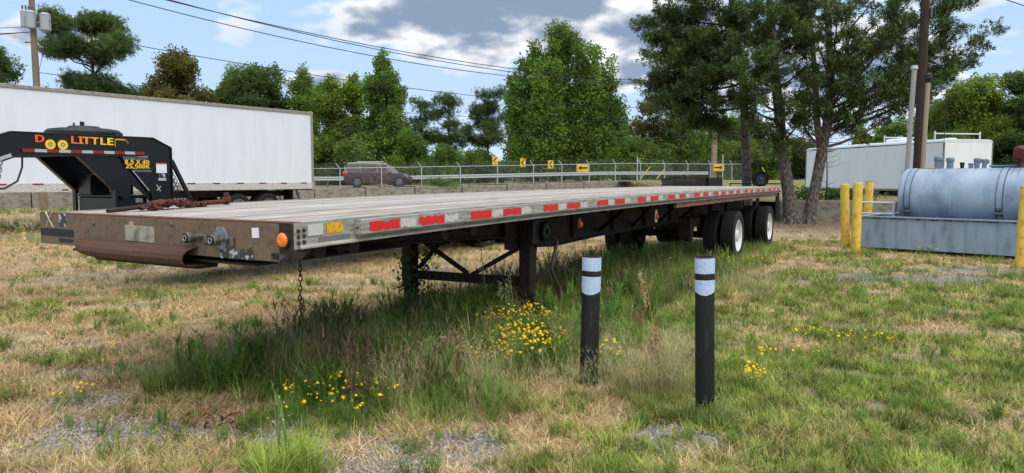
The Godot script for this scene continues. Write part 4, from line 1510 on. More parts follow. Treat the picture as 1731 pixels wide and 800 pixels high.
		mb.prism([Vector2(-0.5, 0.12), Vector2(0.5, 0.12), Vector2(0.48, 0.8), Vector2(0.3, 0.62), Vector2(0.0, 0.53), Vector2(-0.3, 0.62), Vector2(-0.48, 0.8)], -0.06, 0.06, Transform3D(Basis(Vector3(0, 0, -1), Vector3.UP, Vector3(1, 0, 0)), Vector3(bx, 0.0, at.z)))
		part("saddle", mb, paint, t)
	# fittings along the top
	var blu := mat("blue grey fitting", Color(0.42, 0.48, 0.54), 0.6)
	for q in [[0.56, 0.085, 0.25, 0], [0.78, 0.078, 0.22, 0], [1.0, 0.045, 0.12, 1], [1.155, 0.05, 0.10, 0], [1.26, 0.06, 0.20, 2], [1.39, 0.05, 0.18, 2]]:
		mb = MB.new()
		var r: float = q[1]
		var hh: float = q[2]
		mb.lathe([Vector2(r * 0.8, -0.05), Vector2(r * 0.8, hh * 0.62), Vector2(r * 0.95, hh * 0.66), Vector2(r, hh * 0.72), Vector2(r, hh * 0.9), Vector2(r * 0.85, hh), Vector2(0.0, hh * 1.02)], 22, Transform3D(Basis(), Vector3(at.x + q[0], at.y + R, at.z)))
		if q[3] == 2:
			mb.lathe([Vector2(0.0, -0.03), Vector2(0.055, -0.03), Vector2(0.055, 0.03), Vector2(0.0, 0.03)], 18, Transform3D(Basis(Vector3(1, 0, 0), Vector3(0, 0, 1), Vector3(0, -1, 0)), Vector3(at.x + q[0] + 0.03, at.y + R + hh * 0.7, at.z)))
		part("filler_cap", mb, blu if q[3] != 1 else mat("black paint", Color.WHITE), t)
	mb = MB.new()
	mb.tube([Vector3(at.x - 0.02, 1.70, at.z + 0.1), Vector3(at.x - 0.06, 1.74, at.z + 0.1), Vector3(at.x - 0.10, 1.70, at.z + 0.1), Vector3(at.x - 0.11, 1.64, at.z + 0.1)], [0.008, 0.008, 0.008, 0.008], 6)
	part("lifting_eye", mb, blu, t)
	mb = MB.new()
	mb.box(Vector3(at.x + 0.42, at.y + R + 0.005, at.z + 0.05), Vector3(0.3, 0.02, 0.1), 0.004)
	part("name_plate", mb, mat("tan tape", Color.WHITE), t)
	mb = MB.new()
	mb.tube([Vector3(at.x + 1.45, at.y + R + 0.04, at.z - 0.12), Vector3(at.x + 2.6, at.y + R + 0.04, at.z - 0.12)], [0.018, 0.018], 8)
	part("pipe", mb, blu, t)
	# dark red pump on top
	var pm := thing("fuel_pump", "dark red cast fuel pump mounted on top of the blue grey tank", "pump", A, turn)
	var red := mat("dark red cast iron", Color(0.33, 0.055, 0.05), 0.55, 0.0, ntex("dust2", 0.02, 4, [], 82), Vector3(3, 3, 3))
	mb = MB.new()
	var px := Vector3(at.x + 1.99, at.y + R, at.z)
	mb.lathe([Vector2(0.05, -0.02), Vector2(0.05, 0.10), Vector2(0.075, 0.12), Vector2(0.10, 0.16), Vector2(0.13, 0.2), Vector2(0.13, 0.36), Vector2(0.10, 0.41), Vector2(0.05, 0.43), Vector2(0.0, 0.43)], 20, Transform3D(Basis(), px))
	mb.lathe([Vector2(0.0, -0.15), Vector2(0.10, -0.15), Vector2(0.11, -0.13), Vector2(0.11, 0.13), Vector2(0.10, 0.15), Vector2(0.0, 0.15)], 20, Transform3D(Basis(Vector3(1, 0, 0), Vector3(0, 0, 1), Vector3(0, -1, 0)), px + Vector3(0, 0.28, 0)))
	mb.lathe([Vector2(0.0, -0.06), Vector2(0.09, -0.06), Vector2(0.09, 0.06), Vector2(0.0, 0.06)], 20, Transform3D(Basis(Vector3(1, 0, 0), Vector3(0, 0, 1), Vector3(0, -1, 0)), px + Vector3(0.16, 0.42, 0)))
	part("body", mb, red, pm)
	mb = MB.new()
	mb.lathe([Vector2(0.0, 0.0), Vector2(0.05, 0.0), Vector2(0.055, 0.05), Vector2(0.04, 0.12), Vector2(0.0, 0.13)], 16, Transform3D(Basis(Vector3(0, 0, 1), Vector3(-1, 0.25, 0).normalized(), Vector3(0.25, 1, 0).normalized()), px + Vector3(-0.12, 0.3, 0)))
	part("outlet", mb, mat("grey cast metal", Color.WHITE), pm)
	# pipe rail behind the basin
	var pr := thing("pipe_rail", "short white pipe rail behind the left end of the basin", "rail", Vector3(7.95, 0, -16.6), turn)
	for x in [0.0, 0.8]:
		mb = MB.new()
		mb.tube([Vector3(x, 0, 0), Vector3(x, 1.02, 0)], [0.025, 0.025], 10)
		part("post", mb, mat("white pipe", Color(0.78, 0.79, 0.8), 0.5), pr)
	for y in [0.75, 1.0]:
		mb = MB.new()
		mb.tube([Vector3(0, y, 0), Vector3(0.8, y, 0)], [0.02, 0.02], 10)
		part("bar", mb, mat("white pipe", Color.WHITE), pr)


# ---------------------------------------------------------------- far trailers

func cargo_trailer() -> void:
	var a := Vector3(18.65, 0.72, -40.49)
	var bdir := Vector3(1.97, 0, 9.4).normalized()
	var turn := atan2(-bdir.z, bdir.x)
	# local x from the far end (0) to the near end, the side towards the viewer at z = W
	var t := thing("cargo_trailer", "white enclosed cargo trailer with rounded roof edge behind the low concrete wall on the right", "trailer", a, turn)
	var wm := mat("bright white sheet", Color(0.90, 0.905, 0.915), 0.45, 0.0, ntex("sheet", 0.006, 5, [], 91), Vector3(0.5, 0.12, 0.5))
	var L := 9.6
	var W := 2.4
	var dark := mat("black paint", Color.WHITE)
	var y0 := 0.36
	var y1 := 2.36
	var x := 0.0
	while x < L - 0.05:
		var x1 := minf(x + 1.21, L)
		for z in [0.0, W]:
			var mb := MB.new()
			mb.box(Vector3((x + x1) * 0.5, (y0 + y1) * 0.5, z), Vector3(x1 - x - 0.006, y1 - y0, 0.03), 0.004)
			part("side_panel", mb, wm, t)
		x += 1.21
	var mb := MB.new()
	for xe in [0.0, L]:
		mb = MB.new()
		mb.box(Vector3(xe, (y0 + y1) * 0.5, W * 0.5), Vector3(0.04, y1 - y0, W - 0.06), 0.01)
		part("end_panel", mb, wm, t)
	mb = MB.new()
	var roof := []
	for q in 7:
		var an := PI / 2 * q / 6.0
		roof.append(Vector2(0.12 - cos(an) * 0.14, y1 + sin(an) * 0.14))
	for q in 7:
		var an := PI / 2 * (6 - q) / 6.0
		roof.append(Vector2(W - 0.12 + cos(an) * 0.14, y1 + sin(an) * 0.14))
	mb.rail(roof, [[-0.02, 0.0], [0.1, 0.02], [L * 0.5, 0.05], [L - 0.1, 0.02], [L + 0.02, 0.0]])
	part("roof", mb, mat("white roof edge", Color(0.82, 0.83, 0.84), 0.4), t)
	mb = MB.new()
	for z in [-0.02, W + 0.02]:
		mb.box(Vector3(L * 0.5, y0 - 0.03, z), Vector3(L, 0.10, 0.04), 0.006)
		for xx in [0.0, L]:
			mb.box(Vector3(xx, (y0 + y1) * 0.5, z), Vector3(0.07, y1 - y0, 0.02), 0.006)
	part("corner_trim", mb, mat("grey rail", Color.WHITE), t)
	mb = MB.new()
	mb.box(Vector3(L * 0.5, 0.14, W * 0.5), Vector3(L - 0.2, 0.22, W - 0.3), 0.0)
	mb.box(Vector3(-1.4, 0.15, W * 0.5), Vector3(2.8, 0.1, 0.2), 0.0)
	var uf := part("underframe", mb, dark, t)
	for q in 6:
		mb = MB.new()
		mb.box(Vector3(0.9 + q * 1.5, 0.2, W - 0.13), Vector3(0.26, 0.06, 0.02), 0.0)
		part("red_reflector" if q % 2 == 0 else "white_reflector", mb, mat("dark red reflector", Color.WHITE) if q % 2 == 0 else mat("silver reflector", Color.WHITE), uf)
	for xx in [4.6, 5.6]:
		for z in [0.12, W - 0.12]:
			wheel_on(t, Vector3(xx, 0.33, z), 0.34, 0.22, -1.0 if z < 1.0 else 1.0, mat("steel rim", Color(0.55, 0.55, 0.55), 0.45, 0.5), mat("tyre rubber", Color.WHITE))
	# air conditioner, vent and ladder racks on the roof
	mb = MB.new()
	mb.box(Vector3(5.3, y1 + 0.28, 1.0), Vector3(1.0, 0.24, 0.75), 0.06)
	mb.box(Vector3(5.3, y1 + 0.19, 1.0), Vector3(1.06, 0.04, 0.8), 0.01)
	part("air_conditioner", mb, wm, t)
	mb = MB.new()
	mb.box(Vector3(8.6, y1 + 0.2, 1.2), Vector3(0.4, 0.1, 0.4), 0.03)
	part("roof_vent", mb, wm, t)
	for xx in [5.95, 9.0]:
		mb = MB.new()
		for z in [0.05, W - 0.05]:
			mb.bar(Vector3(xx, y1 + 0.06, z), Vector3(xx, y1 + 0.52, z), 0.05, 0.05)
		mb.bar(Vector3(xx, y1 + 0.42, 0.05), Vector3(xx, y1 + 0.42, W - 0.05), 0.05, 0.05)
		part("ladder_rack", mb, mat("white pipe", Color.WHITE), t)


func equipment_trailer() -> void:
	# black trailer behind the flatbed, carrying a stack of black steel frames and a spare wheel
	var t := thing("equipment_trailer", "low black equipment trailer behind the rear of the flatbed with an upright spare wheel", "trailer", Vector3(5.2, 0, -24.4), 0.12)
	var bk := mat("black paint", Color.WHITE)
	var mb := MB.new()
	for z in [0.0, -1.9]:
		mb.box(Vector3(2.0, 1.16, z), Vector3(4.2, 0.14, 0.08), 0.006)
	for k in 8:
		mb.box(Vector3(0.2 + k * 0.55, 1.17, -0.95), Vector3(0.06, 0.08, 1.84), 0.004)
	mb.box(Vector3(3.7, 1.37, 0.0), Vector3(1.2, 0.04, 0.04), 0.004)
	mb.box(Vector3(3.7, 1.37, -1.9), Vector3(1.2, 0.04, 0.04), 0.004)
	mb.box(Vector3(4.28, 1.37, -0.95), Vector3(0.04, 0.04, 1.9), 0.004)
	for z in [0.0, -1.9]:
		mb.box(Vector3(4.28, 1.28, z), Vector3(0.04, 0.22, 0.04), 0.004)
		mb.box(Vector3(3.12, 1.28, z), Vector3(0.04, 0.22, 0.04), 0.004)
	part("frame", mb, bk, t)
	for k in 11:
		mb = MB.new()
		mb.box(Vector3(2.0, 1.245, -0.05 - k * 0.178), Vector3(4.2, 0.03, 0.17), 0.003)
		part("deck_board", mb, mat("weathered board 3", Color.WHITE), t)
	for x in [1.2, 2.1]:
		for z in [0.14, -2.04]:
			wheel_on(t, Vector3(x, 0.4, z), 0.4, 0.22, 1.0 if z > -1.0 else -1.0, mat("steel rim", Color(0.55, 0.55, 0.55), 0.45, 0.5), mat("tyre rubber", Color.WHITE))
	mb = MB.new()
	for x in [0.8, 1.65, 2.5]:
		mb.box(Vector3(x, 0.75, -0.95), Vector3(0.08, 0.75, 1.5), 0.004)
	mb.tube([Vector3(1.2, 0.4, -2.1), Vector3(1.2, 0.4, 0.2)], [0.04, 0.04], 8)
	mb.tube([Vector3(2.1, 0.4, -2.1), Vector3(2.1, 0.4, 0.2)], [0.04, 0.04], 8)
	mb.box(Vector3(4.1, 0.62, -0.2), Vector3(0.1, 1.1, 0.1), 0.006)
	mb.box(Vector3(4.1, 0.62, -1.7), Vector3(0.1, 1.1, 0.1), 0.006)
	part("supports", mb, bk, t)
	wheel_on(t, Vector3(3.60, 1.54, -0.5), 0.28, 0.2, 1.0, mat("dark fitting", Color.WHITE), mat("tyre rubber", Color.WHITE))
	# stack of frames
	var s := thing("frame_stack", "low stack of flat black steel frames lying on the equipment trailer deck", "stack", Vector3(5.42, 1.26, -24.1), 0.12)
	for k in 6:
		mb = MB.new()
		var y := 0.03 + k * 0.062
		var dx := rng.randf_range(-0.03, 0.03)
		var w := 1.12 if k < 5 else 0.85
		for z in [-0.05, -1.3]:
			mb.box(Vector3(dx + w * 0.5 + (0.28 if k == 5 else 0.0), y, z), Vector3(w, 0.057, 0.06), 0.004)
		for x in [0.03, w * 0.5, w - 0.03]:
			mb.box(Vector3(dx + x + (0.28 if k == 5 else 0.0), y, -0.675), Vector3(0.06, 0.05, 1.18), 0.0)
		part("steel_frame", mb, bk if k < 5 else mat("dark brown steel", Color.WHITE), s)
	mb = MB.new()
	mb.box(Vector3(1.44, 0.165, -0.6), Vector3(0.50, 0.32, 1.2), 0.008)
	part("steel_box", mb, bk, s)


# ---------------------------------------------------------------- minivan on the road

func minivan() -> void:
	var t := thing("minivan", "dark maroon minivan with red tail lamps driving along the road behind the fence", "minivan", Vector3(-11.75, 0.98, -50.2), deg_to_rad(13.0))
	var paint := mat("maroon car paint", Color(0.24, 0.095, 0.135), 0.25, 0.2)
	paint.clearcoat_enabled = true
	paint.clearcoat = 1.0
	paint.clearcoat_roughness = 0.06
	var glass := mat("dark car glass", Color(0.03, 0.033, 0.04), 0.06)
	var blk := mat("black paint", Color.WHITE)
	# local x forward, z = 0 is the right side (towards the viewer), z = -1.94 the left
	var W := 1.94
	# half sections along the length: x, sill y, beltline y, roof y, half width low, half width belt, half width roof
	var st := [[0.03, 0.55, 0.98, 1.0, 0.80, 0.78, 0.62], [0.10, 0.36, 1.02, 1.60, 0.90, 0.88, 0.66], [0.35, 0.28, 1.05, 1.735, 0.955, 0.94, 0.70], [1.2, 0.24, 1.04, 1.77, 0.97, 0.955, 0.73], [2.4, 0.24, 1.02, 1.76, 0.97, 0.955, 0.73], [3.0, 0.24, 1.00, 1.72, 0.97, 0.95, 0.71], [3.45, 0.24, 0.99, 1.48, 0.97, 0.945, 0.70], [3.85, 0.25, 0.97, 1.09, 0.96, 0.93, 0.72], [4.05, 0.26, 0.95, 1.02, 0.955, 0.92, 0.76], [4.5, 0.28, 0.86, 0.90, 0.93, 0.88, 0.70], [4.75, 0.34, 0.74, 0.76, 0.84, 0.80, 0.62], [4.86, 0.42, 0.60, 0.61, 0.70, 0.66, 0.5]]
	var mb := MB.new()
	var rings := []
	for q in st:
		var r := []
		for e in [[-q[4] + 0.06, q[1]], [-q[4], q[1] + 0.1], [-q[4] - 0.0, lerpf(q[1], q[2], 0.6)], [-q[5], q[2]], [-lerpf(q[5], q[6], 0.85), lerpf(q[2], q[3], 0.86)], [-q[6] + 0.1, q[3]], [0.0, q[3] + 0.02], [q[6] - 0.1, q[3]], [lerpf(q[5], q[6], 0.85), lerpf(q[2], q[3], 0.86)], [q[5], q[2]], [q[4], lerpf(q[1], q[2], 0.6)], [q[4], q[1] + 0.1], [q[4] - 0.06, q[1]]]:
			r.append(Vector3(q[0], e[1], e[0] - W * 0.5))
		rings.append(r)
	for i in rings.size() - 1:
		for j in rings[i].size():
			var j2: int = (j + 1) % rings[i].size()
			mb.quad(rings[i][j], rings[i][j2], rings[i + 1][j2], rings[i + 1][j])
	mb.face(rings[0], Vector3(1, 0.8, -1))
	mb.face(rings[rings.size() - 1], Vector3(1, 0.8, -1))
	part("body", mb, paint, t)
	# windows of both sides, each pane a part
	var lerp_side := func(x: float, f: float, side: float) -> Vector3:
		for i in st.size() - 1:
			if x <= st[i + 1][0]:
				var u: float = (x - st[i][0]) / (st[i + 1][0] - st[i][0])
				var y0 := lerpf(st[i][2], st[i + 1][2], u)
				var y1 := lerpf(y0, lerpf(st[i][3], st[i + 1][3], u), 0.86)
				var w0 := lerpf(st[i][5], st[i + 1][5], u)
				var w1 := lerpf(w0, lerpf(st[i][6], st[i + 1][6], u), 0.85)
				return Vector3(x, lerpf(y0, y1, f), side * (lerpf(w0, w1, f) + 0.006) - W * 0.5)
		return Vector3.ZERO
	for side in [1.0, -1.0]:
		for q in [[0.32, 1.15], [1.22, 2.30], [2.38, 3.28]]:
			mb = MB.new()
			var n := 5
			for i in n:
				var xa := lerpf(q[0], q[1], float(i) / n)
				var xb := lerpf(q[0], q[1], float(i + 1) / n)
				mb.quad(lerp_side.call(xa, 0.06, side), lerp_side.call(xb, 0.06, side), lerp_side.call(xb, 0.93, side), lerp_side.call(xa, 0.93, side))
			part("side_window", mb, glass, t)
		mb = MB.new()
		for xx in [1.18, 2.34, 3.30]:
			mb.box(Vector3(xx, 0.68, side * 0.968 - W * 0.5), Vector3(0.012, 0.66, 0.012), 0.0)
		mb.box(Vector3(2.2, 0.30, side * 0.965 - W * 0.5), Vector3(2.2, 0.08, 0.03), 0.01)
		part("door_seam", mb, blk, t)
		mb = MB.new()
		mb.box(Vector3(1.9, 1.80, side * 0.60 - W * 0.5), Vector3(1.9, 0.04, 0.04), 0.012)
		part("roof_rail", mb, mat("silver reflector", Color.WHITE), t)
		mb = MB.new()
		mb.box(Vector3(3.22, 1.03, side * 1.06 - W * 0.5), Vector3(0.12, 0.15, 0.2), 0.04)
		part("door_mirror", mb, paint, t)
		for xx in [1.4, 2.55]:
			mb = MB.new()
			mb.box(Vector3(xx, 0.86, side * 0.975 - W * 0.5), Vector3(0.2, 0.03, 0.03), 0.008)
			part("door_handle", mb, paint, t)
		for xx in [0.95, 3.88]:
			mb = MB.new()
			mb.lathe([Vector2(0.0, 0.0), Vector2(0.40, 0.0), Vector2(0.40, 0.004)], 28, Transform3D(Basis(Vector3(1, 0, 0), Vector3(0, 0, side), Vector3(0, -side, 0)), Vector3(xx, 0.36, side * 0.972 - W * 0.5)))
			part("wheel_arch", mb, blk, t)
			var fx := Transform3D(Basis(Vector3(1, 0, 0), Vector3(0, 0, side), Vector3(0, -side, 0)), Vector3(xx, 0.34, side * 0.88 - W * 0.5))
			mb = MB.new()
			mb.lathe(tyre_profile(0.345, 0.22), 32, fx)
			var wh := part("wheel", mb, mat("tyre rubber", Color.WHITE), t)
			mb = MB.new()
			mb.lathe([Vector2(0.0, 0.07), Vector2(0.19, 0.07), Vector2(0.215, 0.09), Vector2(0.225, 0.115), Vector2(0.23, 0.10)], 28, fx)
			part("rim_well", mb, blk, wh)
			mb = MB.new()
			for k in 10:
				var a := TAU * k / 10.0
				mb.bar(fx * Vector3(cos(a) * 0.03, 0.11, sin(a) * 0.03), fx * Vector3(cos(a) * 0.22, 0.112, sin(a) * 0.22), 0.035, 0.02, Vector3(0, 0, 1))
			mb.lathe([Vector2(0.215, 0.10), Vector2(0.222, 0.122), Vector2(0.235, 0.11)], 28, fx)
			part("spokes", mb, mat("alloy", Color(0.72, 0.73, 0.74), 0.35, 0.6), wh)
	mb = MB.new()
	mb.quad(Vector3(0.055, 1.06, -W * 0.5 - 0.74), Vector3(0.055, 1.06, -W * 0.5 + 0.74), Vector3(0.088, 1.52, -W * 0.5 + 0.62), Vector3(0.088, 1.52, -W * 0.5 - 0.62))
	part("rear_window", mb, glass, t)
	mb = MB.new()
	mb.quad(Vector3(3.86, 1.09, -W * 0.5 - 0.7), Vector3(3.86, 1.09, -W * 0.5 + 0.7), Vector3(3.05, 1.69, -W * 0.5 + 0.62), Vector3(3.05, 1.69, -W * 0.5 - 0.62))
	part("windscreen", mb, glass, t)
	var lm := mat("red tail lamp", Color(0.9, 0.05, 0.06), 0.2)
	for z in [-0.10, -1.84]:
		mb = MB.new()
		mb.box(Vector3(0.13, 0.98, z), Vector3(0.34, 0.19, 0.12), 0.04)
		part("tail_lamp", mb, lm, t)
	mb = MB.new()
	mb.box(Vector3(0.02, 0.78, -W * 0.5), Vector3(0.02, 0.13, 0.32), 0.004)
	part("number_plate", mb, mat("silver reflector", Color.WHITE), t)
	mb = MB.new()
	mb.box(Vector3(0.04, 0.42, -W * 0.5), Vector3(0.12, 0.2, 1.5), 0.05)
	part("rear_bumper", mb, blk, t)
	mb = MB.new()
	mb.box(Vector3(0.13, 1.70, -W * 0.5), Vector3(0.3, 0.05, 1.24), 0.02)
	part("spoiler", mb, paint, t)


# ---------------------------------------------------------------- fence, guardrail, signs, poles

func fence_at(s: float) -> Vector3:
	# a point along the top of the retaining wall, x = s
	return Vector3(s, along(WALL, s, 2), -(along(WALL, s, 1) + 0.15))


func fence_and_guardrail() -> void:
	var galv := mat("galvanised steel", Color.WHITE)
	var bright := mat("bright galvanised post", Color(0.70, 0.71, 0.72), 0.5, 0.3)
	var f := thing("chain_link_fence", "galvanised chain link fence with angled barbed wire arms along the road above the wall", "fence")
	var posts_x := []
	var x := -30.0
	while x < 19.0:
		posts_x.append(x)
		x += 2.42 if x < 0.0 else 2.0
	posts_x.append(19.0)
	var H := 1.27
	for px in posts_x:
		var b := fence_at(px)
		var mb := MB.new()
		var r := 0.032
		mb.tube([b, b + Vector3(0, H, 0)], [r, r], 8)
		mb.bar(b + Vector3(0, H - 0.03, 0), b + Vector3(-0.22, H + 0.26, 0.12), 0.045, 0.03)
		part("fence_post", mb, bright, f)
	var tall := MB.new()
	for q in [[9.2, 1.75], [16.6, 2.0]]:
		var b := fence_at(q[0])
		tall.tube([b, b + Vector3(0, q[1], 0)], [0.045, 0.045], 8)
	part("gate_post", tall, bright, f)
	for i in posts_x.size() - 1:
		var a := fence_at(posts_x[i])
		var b := fence_at(posts_x[i + 1])
		var mb := MB.new()
		mb.tube([a + Vector3(0, H - 0.02, 0), b + Vector3(0, H - 0.02, 0)], [0.02, 0.02], 6)
		part("top_rail", mb, bright, f)
		# woven wire between the posts
		mb = MB.new()
		var d := b - a
		var L := d.length()
		var k := int(L / 0.075)
		for j in range(-int((H - 0.05) / 0.075), k):
			for s in [1, -1]:
				var t0 := j * 0.075
				var t1 := t0 + H - 0.06
				var y0 := 0.03
				var y1 := H - 0.03
				if t0 < 0.0:
					y0 -= t0
					t0 = 0.0
				if t1 > L:
					y1 -= t1 - L
					t1 = L
				if t1 - t0 < 0.05:
					continue
				var p := a + d * (t0 / L) + Vector3(0, y0, 0)
				var q := a + d * (t1 / L) + Vector3(0, y1, 0)
				if s < 0:
					p = b - d * (t0 / L) + Vector3(0, y0, 0)
					q = b - d * (t1 / L) + Vector3(0, y1, 0)
				mb.tube([p, q], [0.0022, 0.0022], 3, false)
		part("wire_mesh", mb, galv, f)
		mb = MB.new()
		for w in 3:
			var o := Vector3(-0.07 * (w + 1), H + 0.085 * (w + 1), 0.04 * (w + 1))
			mb.tube([a + o, b + o], [0.004, 0.004], 3, false)
		part("barbed_wire", mb, galv, f)
	# guard rail across the road
	var gr := thing("guardrail", "grey steel guardrail along the far edge of the road behind the minivan", "guardrail")
	var sec := [Vector2(0.0, 0.0), Vector2(0.05, 0.03), Vector2(0.05, 0.09), Vector2(0.0, 0.13), Vector2(0.0, 0.18), Vector2(0.05, 0.22), Vector2(0.05, 0.28), Vector2(0.0, 0.31), Vector2(-0.004, 0.31), Vector2(0.046, 0.277), Vector2(0.046, 0.223), Vector2(-0.004, 0.18), Vector2(-0.004, 0.13), Vector2(0.046, 0.087), Vector2(0.046, 0.033), Vector2(-0.004, 0.0)]
	x = -45.0
	while x < 19.0:
		var mb := MB.new()
		var xb := x + 3.8
		for i in sec.size():
			var c := []
			for e in [[x, i], [xb + 0.02, i], [xb + 0.02, (i + 1) % sec.size()], [x, (i + 1) % sec.size()]]:
				var w: Vector2 = sec[e[1]]
				c.append(Vector3(e[0], along(WALL, e[0], 2) + 0.50 + w.y, -(along(WALL, e[0], 1) + 14.0) + w.x))
			mb.quad(c[0], c[1], c[2], c[3])
		part("rail_beam", mb, bright, gr)
		mb = MB.new()
		for q in 2:
			var xx := x + q * 1.9
			var b := Vector3(xx, along(WALL, xx, 2), -(along(WALL, xx, 1) + 14.12))
			mb.box(b + Vector3(0, 0.38, -0.06), Vector3(0.12, 0.8, 0.14), 0.0)
			var o := MB.new()
			o.box(b + Vector3(0, 0.38, -0.06), Vector3(0.12, 0.8, 0.14), 0.0)
			part("post", o, mat("post timber", Color(0.40, 0.36, 0.31), 0.9), gr)
		x = xb


func sign_board(called: String, label: String, group: String, at: Vector3, w: float, h: float, base: float, turn: float, arrow: int) -> void:
	var t := thing(called, label, "sign", Vector3(at.x, base, at.z), turn, group)
	var yel := mat("sign yellow", Color(0.98, 0.76, 0.05), 0.45)
	var blk := mat("black paint", Color.WHITE)
	var cy := at.y - base
	var mb := MB.new()
	mb.box(Vector3(0, cy, 0), Vector3(w, h, 0.006), 0.0)
	var p := part("sign_plate", mb, yel, t)
	mb = MB.new()
	if arrow == 0:
		mb.prism([Vector2(0.10 * w, 0.40 * h), Vector2(0.36 * w, 0.40 * h), Vector2(-0.06 * w, 0.0), Vector2(0.36 * w, -0.40 * h), Vector2(0.10 * w, -0.40 * h), Vector2(-0.34 * w, 0.0)], 0.005, 0.008, Transform3D(Basis(), Vector3(0, cy, 0)))
	else:
		var s := float(arrow)
		mb.prism([Vector2(-0.40 * w * s, 0.11 * h), Vector2(0.12 * w * s, 0.11 * h), Vector2(0.08 * w * s, 0.30 * h), Vector2(0.42 * w * s, 0.0), Vector2(0.08 * w * s, -0.30 * h), Vector2(0.12 * w * s, -0.11 * h), Vector2(-0.40 * w * s, -0.11 * h)], 0.005, 0.008, Transform3D(Basis(), Vector3(0, cy, 0)))
	part("chevron_mark" if arrow == 0 else "arrow_mark", mb, blk, p)
	mb = MB.new()
	for e in [[0, 0.46], [0, -0.46]]:
		mb.box(Vector3(0, cy + e[1] * h, 0.0055), Vector3(w * 0.94, 0.018, 0.003), 0.0)
	for e in [0.46, -0.46]:
		mb.box(Vector3(e * w, cy, 0.0055), Vector3(0.018, h * 0.90, 0.003), 0.0)
	part("border", mb, blk, p)
	mb = MB.new()
	for e in ([0.0] if w < 0.8 else [-0.3, 0.3]):
		mb.box(Vector3(e * w, cy * 0.5, -0.03), Vector3(0.05, cy, 0.05), 0.0)
	part("sign_post", mb, mat("green grey post", Color(0.22, 0.25, 0.2), 0.8), t)


func sag(a: Vector3, b: Vector3, s: float, n := 24) -> Array:
	var p := []
	for i in n + 1:
		var t := float(i) / n
		p.append(a.lerp(b, t) - Vector3(0, 4.0 * s * t * (1.0 - t), 0))
	return p


func cable(label: String, a: Vector3, b: Vector3, s: float, r: float, group := "") -> void:
	var mb := MB.new()
	var p := sag(a, b, s)
	var rr := []
	for i in p.size():
		rr.append(r)
	mb.tube(p, rr, 5, false)
	var o := part("power_line", mb, mat("cable", Color(0.10, 0.10, 0.11), 0.7), self)
	tag(o, label, "cable", group)


func bark(kind: int) -> StandardMaterial3D:
	if kind == 0:
		return mat("grey pole timber", Color(0.56, 0.49, 0.42), 0.9, 0.0, ntex("grain1", 0.02, 6, [], 62), Vector3(4, 0.25, 4), ntexn("bumpf", 0.06, 4, 3.0), 0.5)
	if kind == 1:
		return mat("dark pole timber", Color(0.235, 0.165, 0.125), 0.9, 0.0, ntex("grain1", 0.02, 6, [], 62), Vector3(4, 0.25, 4), ntexn("bumpf", 0.06, 4, 3.0), 0.5)
	if kind == 2:
		return mat("cedar bark", Color(0.76, 0.68, 0.62), 0.95, 0.0, ntex("barkt", 0.02, 5, [[0.0, g(0.25)], [0.4, Color(0.52, 0.46, 0.42)], [0.6, Color(0.80, 0.75, 0.71)], [1.0, g(1.0)]], 121), Vector3(2.6, 0.42, 2.6), ntexn("barkn", 0.03, 5, 10.0, 122), 1.0)
	return mat("tree bark", Color(0.27, 0.22, 0.18), 0.95, 0.0, ntex("barkt", 0.02, 5, [], 121), Vector3(1, 0.2, 1))


